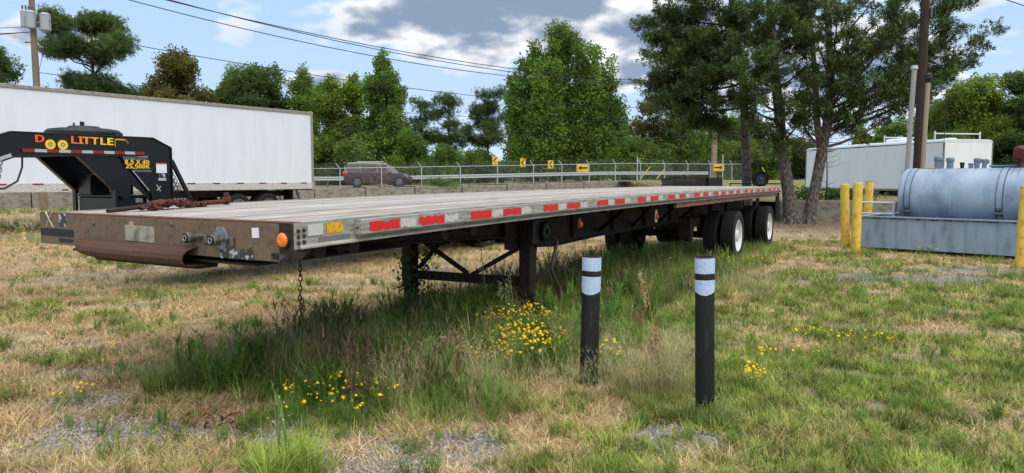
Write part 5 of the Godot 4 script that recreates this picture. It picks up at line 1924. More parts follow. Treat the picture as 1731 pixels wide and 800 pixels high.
func signs_and_poles() -> void:
	for q in [[-1.54, 3.22, -66.0], [1.0, 3.06, -66.0], [3.54, 2.9, -66.0]]:
		var lab: String = {-1.54: "yellow chevron sign nearest to the minivan, leftmost of three", 1.0: "yellow chevron sign in the middle of the row of three", 3.54: "yellow chevron sign next to the wide arrow sign"}[q[0]]
		sign_board("chevron_sign", lab, "yellow chevron signs along the curve", Vector3(q[0], q[1], q[2]), 0.52, 0.78, 1.2, 0.1, 0)
	sign_board("arrow_sign", "wide yellow sign with black arrow pointing left", "yellow arrow signs", Vector3(6.45, 2.58, -66.0), 1.1, 0.74, 1.4, 0.0, -1)
	sign_board("arrow_sign", "yellow sign with black arrow pointing right on the utility pole", "yellow arrow signs", Vector3(17.1, 2.51, -59.75), 0.92, 0.62, 1.5, 0.0, 1)
	# pole with transformers behind the white box trailer
	var t := thing("utility_pole", "grey wooden utility pole with three transformers behind the white box trailer", "pole", Vector3(-23.5, 0.0, -36.0), 0.0)
	var mb := MB.new()
	mb.tube([Vector3(0.05, 0, 0), Vector3(0.03, 5, 0), Vector3(-0.02, 10.9, 0)], [0.19, 0.165, 0.13], 14)
	part("pole", mb, bark(0), t)
	var can := mat("transformer grey", Color(0.60, 0.62, 0.64), 0.5)
	for q in [[-0.34, 8.95, 0.1, 0.17], [0.10, 8.85, 0.32, 0.21], [0.60, 8.80, 0.0, 0.24]]:
		mb = MB.new()
		var r: float = q[3]
		mb.lathe([Vector2(0.0, 0.0), Vector2(r * 0.9, 0.0), Vector2(r, 0.04), Vector2(r, 0.72), Vector2(r * 1.05, 0.73), Vector2(r * 1.05, 0.77), Vector2(r * 0.6, 0.86), Vector2(0.0, 0.88)], 20, Transform3D(Basis(), Vector3(q[0], q[1], q[2])))
		mb.bar(Vector3(q[0], q[1] + 0.4, q[2]), Vector3(0.0, q[1] + 0.4, 0.0), 0.1, 0.05)
		var tr := part("transformer", mb, can, t)
		for e in [-0.08, 0.08]:
			mb = MB.new()
			mb.lathe([Vector2(0.05, 0.0), Vector2(0.03, 0.05), Vector2(0.05, 0.09), Vector2(0.03, 0.13), Vector2(0.045, 0.17), Vector2(0.02, 0.24), Vector2(0.0, 0.25)], 10, Transform3D(Basis(), Vector3(q[0] + e, q[1] + 0.83, q[2])))
			part("bushing", mb, mat("brown insulator", Color(0.30, 0.20, 0.17), 0.35), tr)
	mb = MB.new()
	mb.tube([Vector3(0.75, 9.7, 0.05), Vector3(0.85, 9.3, 0.05), Vector3(0.80, 8.7, 0.05), Vector3(0.55, 8.3, 0.1), Vector3(0.4, 7.4, 0.1), Vector3(0.16, 6.6, 0.1)], [0.012, 0.012, 0.012, 0.012, 0.012, 0.012], 5)
	mb.box(Vector3(-0.2, 8.25, 0.0), Vector3(0.5, 0.06, 0.06), 0.01)
	mb.box(Vector3(0.02, 4.7, 0.19), Vector3(0.12, 0.35, 0.05), 0.01)
	part("bracket", mb, mat("dark fitting", Color.WHITE), t)
	# pole by the arrow sign
	var m := thing("utility_pole", "pale wooden utility pole behind the yellow right arrow sign", "pole", Vector3(16.75, 1.45, -60.0), 0.0)
	mb = MB.new()
	mb.tube([Vector3(0, -0.2, 0), Vector3(0.03, 5, 0), Vector3(0.1, 9.6, 0)], [0.24, 0.21, 0.16], 14)
	part("pole", mb, mat("pale pole timber", Color(0.66, 0.57, 0.47), 0.9, 0.0, ntex("grain1", 0.02, 6, [], 62), Vector3(3, 0.25, 3)), m)
	mb = MB.new()
	mb.box(Vector3(0.1, 7.95, 0.15), Vector3(2.6, 0.13, 0.1), 0.01)
	var ca := part("crossarm", mb, bark(0), m)
	for x in [-1.1, -0.4, 0.5, 1.2]:
		mb = MB.new()
		mb.lathe([Vector2(0.06, 0.0), Vector2(0.04, 0.06), Vector2(0.06, 0.1), Vector2(0.03, 0.2), Vector2(0.0, 0.21)], 10, Transform3D(Basis(), Vector3(x, 8.01, 0.15)))
		part("insulator", mb, mat("brown insulator", Color(0.30, 0.20, 0.17), 0.35), ca)
	# its guy wires with yellow guards
	var lab2 := ["left", "middle", "right"]
	for k in 3:
		var foot := Vector3([10.3, 11.6, 21.0][k], 1.45, [-58.4, -58.2, -58.8][k])
		var gt := thing("guy_wire", "steel guy wire with yellow guard, %s of the three beside the pale utility pole" % lab2[k], "guy wire", foot, 0.0, "guy wires of the pale pole")
		var tip := Vector3(16.8, [9.5, 8.0, 9.0][k], -60.0) - foot
		mb = MB.new()
		mb.tube([Vector3.ZERO, tip], [0.012, 0.012], 5, false)
		part("wire", mb, mat("cable", Color(0.10, 0.10, 0.11), 0.7), gt)
		mb = MB.new()
		mb.tube([tip * 0.02, tip * 0.14], [0.035, 0.035], 8)
		part("yellow_guard", mb, mat("guard yellow", Color(0.86, 0.72, 0.22), 0.6), gt)
	# lines overhead
	cable("topmost of the two close power lines crossing the sky at upper left", Vector3(-26.0, 11.73, -27.0), Vector3(17.9, 9.6, -60.0), 1.97, 0.022, "power lines over the road")
	cable("lower of the two close power lines crossing the sky", Vector3(-25.5, 12.04, -27.6), Vector3(17.2, 9.6, -60.0), 2.25, 0.022, "power lines over the road")
	cable("third power line crossing the sky, alone below the close pair", Vector3(-26.5, 11.86, -28.0), Vector3(16.3, 9.65, -60.0), 2.37, 0.022, "power lines over the road")
	cable("thin line from the transformer pole across the front of the big green tree", Vector3(-23.45, 9.04, -36.0), Vector3(16.8, 7.3, -60.0), 1.05, 0.02, "power lines over the road")
	cable("low thin line highest of the three before the big green tree", Vector3(-23.45, 6.8, -36.0), Vector3(16.8, 6.6, -60.0), 1.0, 0.016, "low lines along the road")
	cable("low thin line middle of the three before the big green tree", Vector3(-23.45, 6.0, -36.0), Vector3(16.8, 5.7, -60.0), 1.0, 0.016, "low lines along the road")
	cable("low thin line lowest of the three before the big green tree", Vector3(-23.45, 5.6, -36.0), Vector3(16.8, 5.2, -60.0), 1.0, 0.018, "low lines along the road")
	cable("upper thin line leaving the transformer pole to the left", Vector3(-45.0, 9.1, -36.0), Vector3(-23.45, 9.0, -36.0), 0.25, 0.014, "lines left of the transformer pole")
	cable("middle thin line leaving the transformer pole to the left", Vector3(-45.0, 8.8, -36.0), Vector3(-23.45, 8.75, -36.0), 0.3, 0.014, "lines left of the transformer pole")
	cable("thick slanting line reaching the transformer pole from the left", Vector3(-40.0, 5.2, -24.0), Vector3(-23.55, 8.75, -36.0), 0.2, 0.02, "lines left of the transformer pole")
	cable("line crossing the sky at the upper right from the dark pole", Vector3(10.6, 6.9, -19.0), Vector3(34.0, 7.6, -34.0), 0.5, 0.014, "lines right of the dark pole")
	cable("upper of two distant lines over the right hand trees", Vector3(16.8, 9.6, -60.0), Vector3(75.0, 12.2, -70.0), 0.5, 0.022, "distant lines at the right")
	cable("lower of two distant lines over the right hand trees", Vector3(16.8, 9.4, -60.0), Vector3(75.0, 10.6, -70.0), 0.5, 0.022, "distant lines at the right")
	# dark pole and two pipes behind the tank
	var dp := thing("utility_pole", "dark brown wooden pole behind the blue grey fuel tank", "pole", Vector3(10.68, 0, -19.0), 0.0)
	mb = MB.new()
	mb.tube([Vector3(-0.02, 0, 0), Vector3(0, 4, 0), Vector3(0.0, 9.0, 0)], [0.118, 0.108, 0.10], 14)
	part("pole", mb, bark(1), dp)
	mb = MB.new()
	mb.tube([Vector3(0.14, 5.9, 0.05), Vector3(0.22, 5.95, 0.05), Vector3(0.25, 5.7, 0.05), Vector3(0.14, 5.62, 0.05)], [0.014, 0.014, 0.014, 0.014], 6)
	mb.box(Vector3(0.12, 5.8, 0.08), Vector3(0.06, 0.25, 0.06), 0.01)
	part("cable_hook", mb, mat("dark fitting", Color.WHITE), dp)
	var v1 := thing("vent_pipe", "tall grey metal conduit pipe left of the dark pole", "pipe", Vector3(9.80, 0, -18.0), 0.0)
	mb = MB.new()
	mb.tube([Vector3(0, 0, 0), Vector3(0.12, 4.25, 0)], [0.058, 0.058], 12)
	part("pipe", mb, mat("grey conduit", Color(0.60, 0.59, 0.56), 0.6, 0.2), v1)
	mb = MB.new()
	mb.lathe([Vector2(0.0, 0.10), Vector2(0.07, 0.10), Vector2(0.085, 0.02), Vector2(0.075, 0.0), Vector2(0.0, 0.0)], 14, Transform3D(Basis(), Vector3(0.12, 4.22, 0)))
	part("cap", mb, mat("silver reflector", Color.WHITE), v1)
	var v2 := thing("vent_pipe", "tan vent pipe with black cap right of the dark pole", "pipe", Vector3(9.97, 0, -17.6), 0.0)
	mb = MB.new()
	mb.tube([Vector3(0, 0, 0), Vector3(0.08, 3.9, 0)], [0.052, 0.052], 12)
	part("pipe", mb, mat("tan conduit", Color(0.60, 0.51, 0.42), 0.7), v2)
	mb = MB.new()
	mb.lathe([Vector2(0.06, -0.05), Vector2(0.075, 0.0), Vector2(0.09, 0.04), Vector2(0.085, 0.14), Vector2(0.05, 0.18), Vector2(0.0, 0.18)], 14, Transform3D(Basis(), Vector3(0.08, 3.9, 0)))
	part("cap", mb, mat("black paint", Color.WHITE), v2)
	mb = MB.new()
	mb.tube([Vector3(0.3, 2.2, 0.5), Vector3(0.55, 4.0, 0.1)], [0.008, 0.008], 5)
	var wr := part("slack_wire", mb, mat("cable", Color.WHITE), self)
	wr.position = Vector3(9.9, 0, -17.6)
	tag(wr, "thin black slanting wire beside the tan vent pipe", "wire")


# ---------------------------------------------------------------- posts

func posts() -> void:
	var dark := mat("dark blue black paint", Color(0.17, 0.175, 0.20), 0.6, 0.0, ntex("scuff", 0.02, 5, [[0.0, g(0.30)], [0.5, g(0.36)], [0.68, g(0.45)], [0.76, g(0.85)], [1.0, Color(1, 0.95, 0.85)]], 151), Vector3(2.5, 0.7, 2.5))
	var pale := mat("worn white reflective band", Color(0.72, 0.79, 0.88), 0.55, 0.0, ntex("band", 0.018, 5, [[0.0, Color(0.74, 0.79, 0.87)], [0.3, Color(0.89, 0.92, 0.96)], [0.5, g(0.98)], [1.0, g(1.0)]], 131, FastNoiseLite.TYPE_SIMPLEX_SMOOTH, 512, 30.0), Vector3(3.0, 3.0, 3.0))
	for q in [[0.561, -5.171, 0.968, 0.067, 0.035, "left", 0.02], [1.239, -4.512, 1.035, 0.060, -0.045, "right", -0.015]]:
		var t := thing("bollard", "black post with worn white bands standing in the tall grass, %s of the pair" % q[5], "bollard", Vector3(q[0], 0, q[1]), 0.0, "black posts in front of the flatbed")
		t.rotation = Vector3(0.0, 0.0, -q[4] * 0.5)
		var r: float = q[3]
		var h: float = q[2]
		var mb := MB.new()
		mb.lathe([Vector2(r, -0.1), Vector2(r * 1.01, h * 0.3), Vector2(r, h * 0.7), Vector2(r, h - 0.012), Vector2(r - 0.004, h), Vector2(r - 0.012, h), Vector2(r - 0.014, h - 0.03), Vector2(0.0, h - 0.035)], 32)
		part("post", mb, dark, t)
		for e in [[h - 0.105, h - 0.008, 0.0], [h - 0.245 - q[6], h - 0.145, 0.012]]:
			mb = MB.new()
			# band with slightly uneven edges
			var k := 32
			for i in k:
				var a0 := TAU * i / k
				var a1 := TAU * (i + 1) / k
				var b0: float = e[0] + sin(a0 * 2.0 + 1.0) * e[2] + rng.randf_range(0.0, 0.003)
				var b1: float = e[0] + sin(a1 * 2.0 + 1.0) * e[2]
				var rr := r + 0.0022
				var p0 := Vector3(cos(a0) * rr, b0, sin(a0) * rr)
				var p1 := Vector3(cos(a1) * rr, b1, sin(a1) * rr)
				var p2 := Vector3(cos(a1) * rr, e[1], sin(a1) * rr)
				var p3 := Vector3(cos(a0) * rr, e[1], sin(a0) * rr)
				var n0 := Vector3(cos(a0), 0, sin(a0))
				var n1 := Vector3(cos(a1), 0, sin(a1))
				mb.trin(p0, p3, p2, n0, n0, n1)
				mb.trin(p0, p2, p1, n0, n1, n1)
			part("white_band", mb, pale, t)
	var yel := mat("weathered yellow paint", Color(0.90, 0.745, 0.30), 0.6, 0.0, ntex("yel", 0.014, 5, [[0.0, Color(0.72, 0.64, 0.52)], [0.28, Color(0.92, 0.90, 0.84)], [0.5, g(0.98)], [1.0, g(1.0)]], 141), Vector3(2.0, 0.8, 2.0))
	var names := ["leaning yellow pipe bollard, leftmost of those left of the basin", "upright yellow pipe bollard at the left front corner of the basin", "yellow pipe bollard behind the left end of the basin", "yellow pipe bollard at the right front corner of the basin by the picture edge"]
	var at := [Vector3(7.52, 0, -16.14), Vector3(6.95, 0, -14.48), Vector3(8.40, 0, -17.0), Vector3(8.72, 0, -12.24)]
	var top := [Vector3(-0.12, 1.40, 0.1), Vector3(0.0, 1.44, 0.0), Vector3(0.03, 1.47, 0), Vector3(0.02, 1.40, 0)]
	for k in 4:
		var t := thing("yellow_bollard", names[k], "bollard", at[k], 0.0, "yellow pipe bollards round the fuel tank")
		var mb := MB.new()
		var e: Vector3 = top[k]
		mb.tube([Vector3.ZERO - e * 0.1, e * 0.5, e * 0.995, e], [0.092, 0.092, 0.092, 0.086], 24)
		part("pipe", mb, yel, t)
		mb = MB.new()
		mb.lathe([Vector2(0.088, -0.004), Vector2(0.085, 0.012), Vector2(0.04, 0.02), Vector2(0.0, 0.022)], 20, Transform3D(Basis(), e))
		part("concrete_fill", mb, concrete() if k == 2 else yel, t)


# ---------------------------------------------------------------- chains

func link(st: MB, xf: Transform3D, l := 0.052, w := 0.034, r := 0.0055) -> void:
	var p := []
	var rr := []
	for i in 13:
		var a := TAU * i / 12.0
		var x := cos(a) * (w * 0.5 - r)
		var y := sin(a) * (w * 0.5 - r) + signf(sin(a)) * (l - w) * 0.5
		p.append(xf * Vector3(x, y, 0))
		rr.append(r)
	st.tube(p, rr, 6, false)


func chain(root: Node3D, pts: Array, mat_: Material, l := 0.052, r := 0.0055) -> void:
	# links laid along a path, every second one turned
	var total := 0.0
	for i in pts.size() - 1:
		total += pts[i].distance_to(pts[i + 1])
	var pitch := l - r * 3.0
	var n := int(total / pitch)
	var k := 0
	var acc := 0.0
	var seg := 0
	for i in n:
		var s := (i + 0.5) * pitch
		while seg < pts.size() - 2 and acc + pts[seg].distance_to(pts[seg + 1]) < s:
			acc += pts[seg].distance_to(pts[seg + 1])
			seg += 1
		var a: Vector3 = pts[seg]
		var b: Vector3 = pts[seg + 1]
		var d := (b - a).normalized()
		var p := a + d * (s - acc)
		var side := d.cross(Vector3(0.2, 0.9, 0.37)).normalized()
		var third := side.cross(d)
		var bs := Basis(side, d, third) if i % 2 == 0 else Basis(third, d, -side)
		bs = bs * Basis(Vector3.UP, rng.randf_range(-0.3, 0.3))
		var mb := MB.new()
		link(mb, Transform3D(bs, p), l, l * 0.66, r)
		part("link", mb, mat_, root)
		k += 1


func chains() -> void:
	var rust := mat("chain rust", Color(0.72, 0.46, 0.36), 0.8, 0.2, ntex("rust", 0.012, 6, [], 3), Vector3(6, 6, 6))
	# hanging from the front corner of the flatbed
	var a := fb_world(2.41, 2.49)
	var h := thing("hanging_chain", "rusty chain hanging from below the front of the flatbed into the grass", "chain", a)
	var p := []
	for k in 12:
		p.append(Vector3(sin(k * 1.3) * 0.006, 1.14 - k * 0.1, cos(k * 0.9) * 0.006))
	chain(h, p, rust, 0.07, 0.0065)
	# chain and binder lying on the deck
	var deck := 1.279
	var c := thing("tie_down_chain", "heap of rusty chain lying on the front of the flatbed deck", "chain", fb_world(0.72, 2.12) + Vector3(0, deck + yc(0.7), 0), PI / 2 - FYAW)
	p = []
	for k in 40:
		var t := k / 39.0
		p.append(Vector3(-0.28 + t * 0.62 + sin(k * 1.9) * 0.07, 0.012 + absf(sin(k * 0.77)) * 0.045 * sin(t * PI), sin(k * 1.37) * 0.075 + (t - 0.5) * -0.2))
	chain(c, p, rust, 0.07, 0.0085)
	var b := thing("load_binder", "rusty load binder lever lying on the deck beside the heap of chain", "load binder", fb_world(0.12, 1.94) + Vector3(0, deck + yc(0.2), 0), PI / 2 - FYAW)
	var mb := MB.new()
	mb.tube([Vector3(0, 0.014, 0), Vector3(0.06, 0.018, -0.02), Vector3(0.3, 0.03, -0.10), Vector3(0.46, 0.045, -0.16)], [0.014, 0.017, 0.016, 0.022], 10)
	part("lever", mb, mat("dark chassis steel", Color.WHITE), b)
	mb = MB.new()
	mb.tube([Vector3(0.42, 0.04, -0.15), Vector3(0.55, 0.05, -0.19), Vector3(0.62, 0.03, -0.22)], [0.03, 0.034, 0.02], 10)
	mb.box(Vector3(0.5, 0.045, -0.17), Vector3(0.12, 0.05, 0.06), 0.012)
	part("ratchet_head", mb, rust, b)
	var b2 := thing("ratchet_binder", "rusty ratchet binder at the right end of the chain heap on the deck", "load binder", fb_world(1.05, 2.22) + Vector3(0, deck + yc(1.1), 0), PI / 2 - FYAW)
	mb = MB.new()
	mb.tube([Vector3(-0.02, 0.02, 0.0), Vector3(0.12, 0.022, -0.03), Vector3(0.34, 0.026, -0.09)], [0.014, 0.02, 0.02], 10)
	part("screw_barrel", mb, rust, b2)
	mb = MB.new()
	mb.tube([Vector3(0.36, 0.0, -0.10), Vector3(0.37, 0.06, -0.10), Vector3(0.36, 0.10, -0.10)], [0.026, 0.03, 0.022], 10)
	mb.box(Vector3(0.36, 0.04, -0.10), Vector3(0.05, 0.05, 0.09), 0.012)
	part("hook_end", mb, rust, b2)
	# safety chain and cable below the neck of the gooseneck trailer
	var gx := Transform3D(Basis(Vector3.UP, PI / 2 - 0.55), Vector3(-4.79, 0, -9.6))
	var sc := thing("safety_chain", "grey safety chain hanging from the neck of the black gooseneck trailer", "chain", gx * Vector3(-1.78, 1.70, 0.02), PI / 2 - 0.55)
	chain(sc, [Vector3(0, 0.02, 0), Vector3(-0.03, -0.15, 0), Vector3(-0.08, -0.3, 0), Vector3(-0.18, -0.42, 0), Vector3(-0.4, -0.5, 0)], mat("galvanised steel", Color.WHITE), 0.06, 0.007)
	mb = MB.new()
	mb.tube([Vector3(-1.51, 1.80, -0.1), Vector3(-1.54, 1.66, -0.05), Vector3(-1.62, 1.5, 0.0), Vector3(-1.75, 1.42, 0.0), Vector3(-2.0, 1.38, 0.0), Vector3(-2.3, 1.36, 0.0)], [0.011, 0.011, 0.011, 0.011, 0.011, 0.011], 7)
	var el := part("electric_cable", mb, mat("cable", Color.WHITE), self)
	el.transform = gx
	tag(el, "dark blue looped cable hanging below the gooseneck trailer's neck", "cable")


# ---------------------------------------------------------------- trees

func leaf_cluster(sd: int, n: int, l0: float, l1: float, wide: float, flat := 1.0) -> ArrayMesh:
	var r := RandomNumberGenerator.new()
	r.seed = sd
	var mb := MB.new()
	for i in n:
		var d := Vector3(r.randfn(), r.randfn() * flat, r.randfn()).normalized()
		var p := d * 0.5 * pow(r.randf(), 0.45)
		p.y *= flat
		var a := Vector3(r.randfn(), r.randfn() - 0.4, r.randfn()).normalized()
		var s := a.cross(Vector3(r.randfn(), r.randfn(), r.randfn())).normalized()
		var l := r.randf_range(l0, l1)
		mb.leaf(p, a * l, s, l * wide)
	return mb.mesh()


func needle_cluster(sd: int) -> ArrayMesh:
	var r := RandomNumberGenerator.new()
	r.seed = sd
	var mb := MB.new()
	for k in 9:
		var c := Vector3(r.randfn(), r.randfn() * 0.6, r.randfn()) * 0.22
		for i in 9:
			var a := (Vector3(r.randfn(), r.randfn() + 0.7, r.randfn())).normalized()
			var s := a.cross(Vector3(r.randfn(), r.randfn(), r.randfn())).normalized()
			mb.leaf(c, a * r.randf_range(0.16, 0.26), s, 0.014)
	return mb.mesh()


func jitter(c: Color, k: float) -> Color:
	var b := rng.randf_range(1.0 - k, 1.0 + k)
	var w := rng.randf_range(-0.25, 0.35) * k
	return Color(c.r * b * (1.0 + w), c.g * b, c.b * b * (1.0 - w * 0.6))


var clusters := []


func tree(called: String, label: String, px: float, top: float, half: float, d: float, kind: String, col: Color, n: int, group := "", autumn := 0.0) -> void:
	# where it stands, from the survey of the place: bearing, distance and height
	var x := (px - 865.5) / 1217.0 * d
	var base := terrace(x, d) - 0.05
	var h := EYE + (304.0 - top) * d / 1217.0 - base
	var rx := half / 1217.0 * d
	var t := thing(called, label, "bush" if kind == "bush" else "tree", Vector3(x, base, -d), rng.randf_range(0, TAU), group)
	var wood := MB.new()
	var lobes := []
	var lean := Vector3(rng.randf_range(-0.05, 0.05), 0, rng.randf_range(-0.05, 0.05)) * h
	var tr := clampf(h * 0.018, 0.06, 0.35)
	if kind != "bush":
		var p := []
		var r := []
		for k in 7:
			var f := k / 6.0 * 0.93
			p.append(lean * f * f + Vector3(sin(f * 5.0 + px) * 0.012 * h * f, h * f, cos(f * 4.0 + px) * 0.012 * h * f))
			r.append(tr * (1.0 - 0.85 * f))
		wood.tube(p, r, 9)
	var stem := func(f: float) -> Vector3: return lean * f * f + Vector3(0, h * f, 0)
	match kind:
		"round":
			for k in 22:
				var a := rng.randf_range(0, TAU)
				var f := rng.randf_range(0.22, 0.93)
				var prof := pow(sin(clampf((f - 0.08) / 0.95, 0.0, 1.0) * PI), 0.6)
				var o := sqrt(rng.randf()) * prof * 0.78
				lobes.append([stem.call(f) + Vector3(cos(a) * o * rx, 0, sin(a) * o * rx), Vector3(0.42, 0.34, 0.42) * rx * rng.randf_range(0.7, 1.1)])
			lobes.append([stem.call(0.9), Vector3(0.4, 0.35, 0.4) * rx])
		"cone":
			for k in 26:
				var f := pow(rng.randf(), 1.1) * 0.88 + 0.08
				var a := rng.randf_range(0, TAU)
				var o := sqrt(1.0 - f * 0.97) * rng.randf_range(0.25, 0.85)
				lobes.append([stem.call(f) + Vector3(cos(a) * o * rx, 0, sin(a) * o * rx), Vector3(0.46, 0.40, 0.46) * rx * rng.randf_range(0.75, 1.15) * (1.1 - 0.5 * f)])
			for k in 5:
				lobes.append([stem.call(0.80 + k * 0.045), Vector3(0.30 - k * 0.04, 0.4, 0.30 - k * 0.04) * rx])
		"poplar":
			for k in 20:
				var a := k * 2.4 + rng.randf_range(-0.4, 0.4)
				var o := sqrt((k + 0.3) / 20.0)
				var tipf := 1.0 - o * o * 0.27 - rng.randf_range(0.0, 0.12)
				var foot := 0.10 + 0.05 * rng.randf()
				for q in 6:
					var f := lerpf(foot, tipf, (q + 0.5) / 6.0)
					var w := o * (0.66 + 0.24 * sin(clampf(f * 1.15, 0.0, 1.0) * PI)) * rng.randf_range(0.88, 1.08)
					lobes.append([Vector3(cos(a) * w * rx, h * f, sin(a) * w * rx), Vector3(0.20, 0.40, 0.20) * rx * (1.15 - 0.80 * q / 5.0)])
		"pine":
			for k in 26:
				var f := rng.randf_range(0.38, 0.97)
				var a := rng.randf_range(0, TAU)
				var prof := sin(clampf((f - 0.30) / 0.74, 0.0, 1.0) * PI)
				var o := rng.randf_range(0.3, 0.95) * (0.35 + 0.65 * prof)
				lobes.append([stem.call(f) + Vector3(cos(a) * o * rx, rx * 0.10, sin(a) * o * rx), Vector3(0.36, 0.17, 0.36) * rx * rng.randf_range(0.7, 1.15)])
		"bush":
			for k in 14:
				var a := rng.randf_range(0, TAU)
				var f := rng.randf_range(0.05, 0.8)
				var o := sqrt(rng.randf()) * (1.0 - f * 0.7)
				lobes.append([Vector3(cos(a) * o * rx, h * f, sin(a) * o * rx), Vector3(rx * 0.4, h * 0.26, rx * 0.4) * rng.randf_range(0.7, 1.1)])
	if kind == "poplar":
		for k in 9:
			lobes.append([Vector3(rng.randf_range(-0.3, 0.3) * rx, h * (0.16 + k * 0.085), rng.randf_range(-0.1, 0.5) * rx), Vector3(0.30, 0.34, 0.30) * rx * (1.0 - 0.04 * k)])
	# limbs reach into the lobes
	if kind != "bush":
		for k in lobes.size():
			if kind == "poplar" and k % 6 != 2:
				continue
			var c: Vector3 = lobes[k][0]
			var f0 := clampf(c.y / h - rng.randf_range(0.06, 0.18), 0.06, 0.9)
			var s: Vector3 = stem.call(f0)
			var m := s.lerp(c, 0.55) + Vector3(0, -0.02 * h + rng.randf_range(-0.02, 0.02) * h, 0)
			wood.tube([s, m, c], [tr * 0.32 * (1.0 - f0 * 0.5), tr * 0.2, tr * 0.07], 5)
		part("trunk", wood, bark(3), t)
	var vol := 0.0
	for l in lobes:
		vol += pow(l[1].x * l[1].y * l[1].z, 0.66)
	var xs := []
	var cs := []
	var sc := clampf(rx * 0.30, 0.55, 1.25) * (1.0 if kind != "pine" else 1.35)
	for l in lobes:
		var k := int(n * pow(l[1].x * l[1].y * l[1].z, 0.66) / vol)
		var tone := rng.randf_range(0.62, 1.35)
		var warm := rng.randf() < autumn
		for i in k:
			var dir := Vector3(rng.randfn(), rng.randfn(), rng.randfn()).normalized()
			var p: Vector3 = l[0] + dir * l[1] * pow(rng.randf(), 0.42) * rng.randf_range(0.9, 1.12)
			if noise2.get_noise_3d(p.x * 2.0 + px, p.y * 2.0, p.z * 2.0) < (-0.2 if kind == "pine" else -0.27) or p.y < 0.1:
				continue
			var q := sc * rng.randf_range(0.7, 1.3)
			var b := Basis(Vector3(rng.randfn(), rng.randfn(), rng.randfn()).normalized(), rng.randf_range(0, TAU)).scaled(Vector3(q, q, q))
			xs.append(Transform3D(b, p))
			var c := jitter(col, 0.35)
			if warm and rng.randf() < 0.5:
				c = jitter(Color(0.17, 0.125, 0.035), 0.4)
			cs.append(Color(c.r * tone, c.g * tone, c.b * tone))
	var mesh: ArrayMesh = clusters[3] if kind == "pine" else clusters[int(absf(px)) % 3]
	multi("crown", mesh, xs, cs, leafmat("leaves", Color(0.5, 0.62, 0.16)), t)


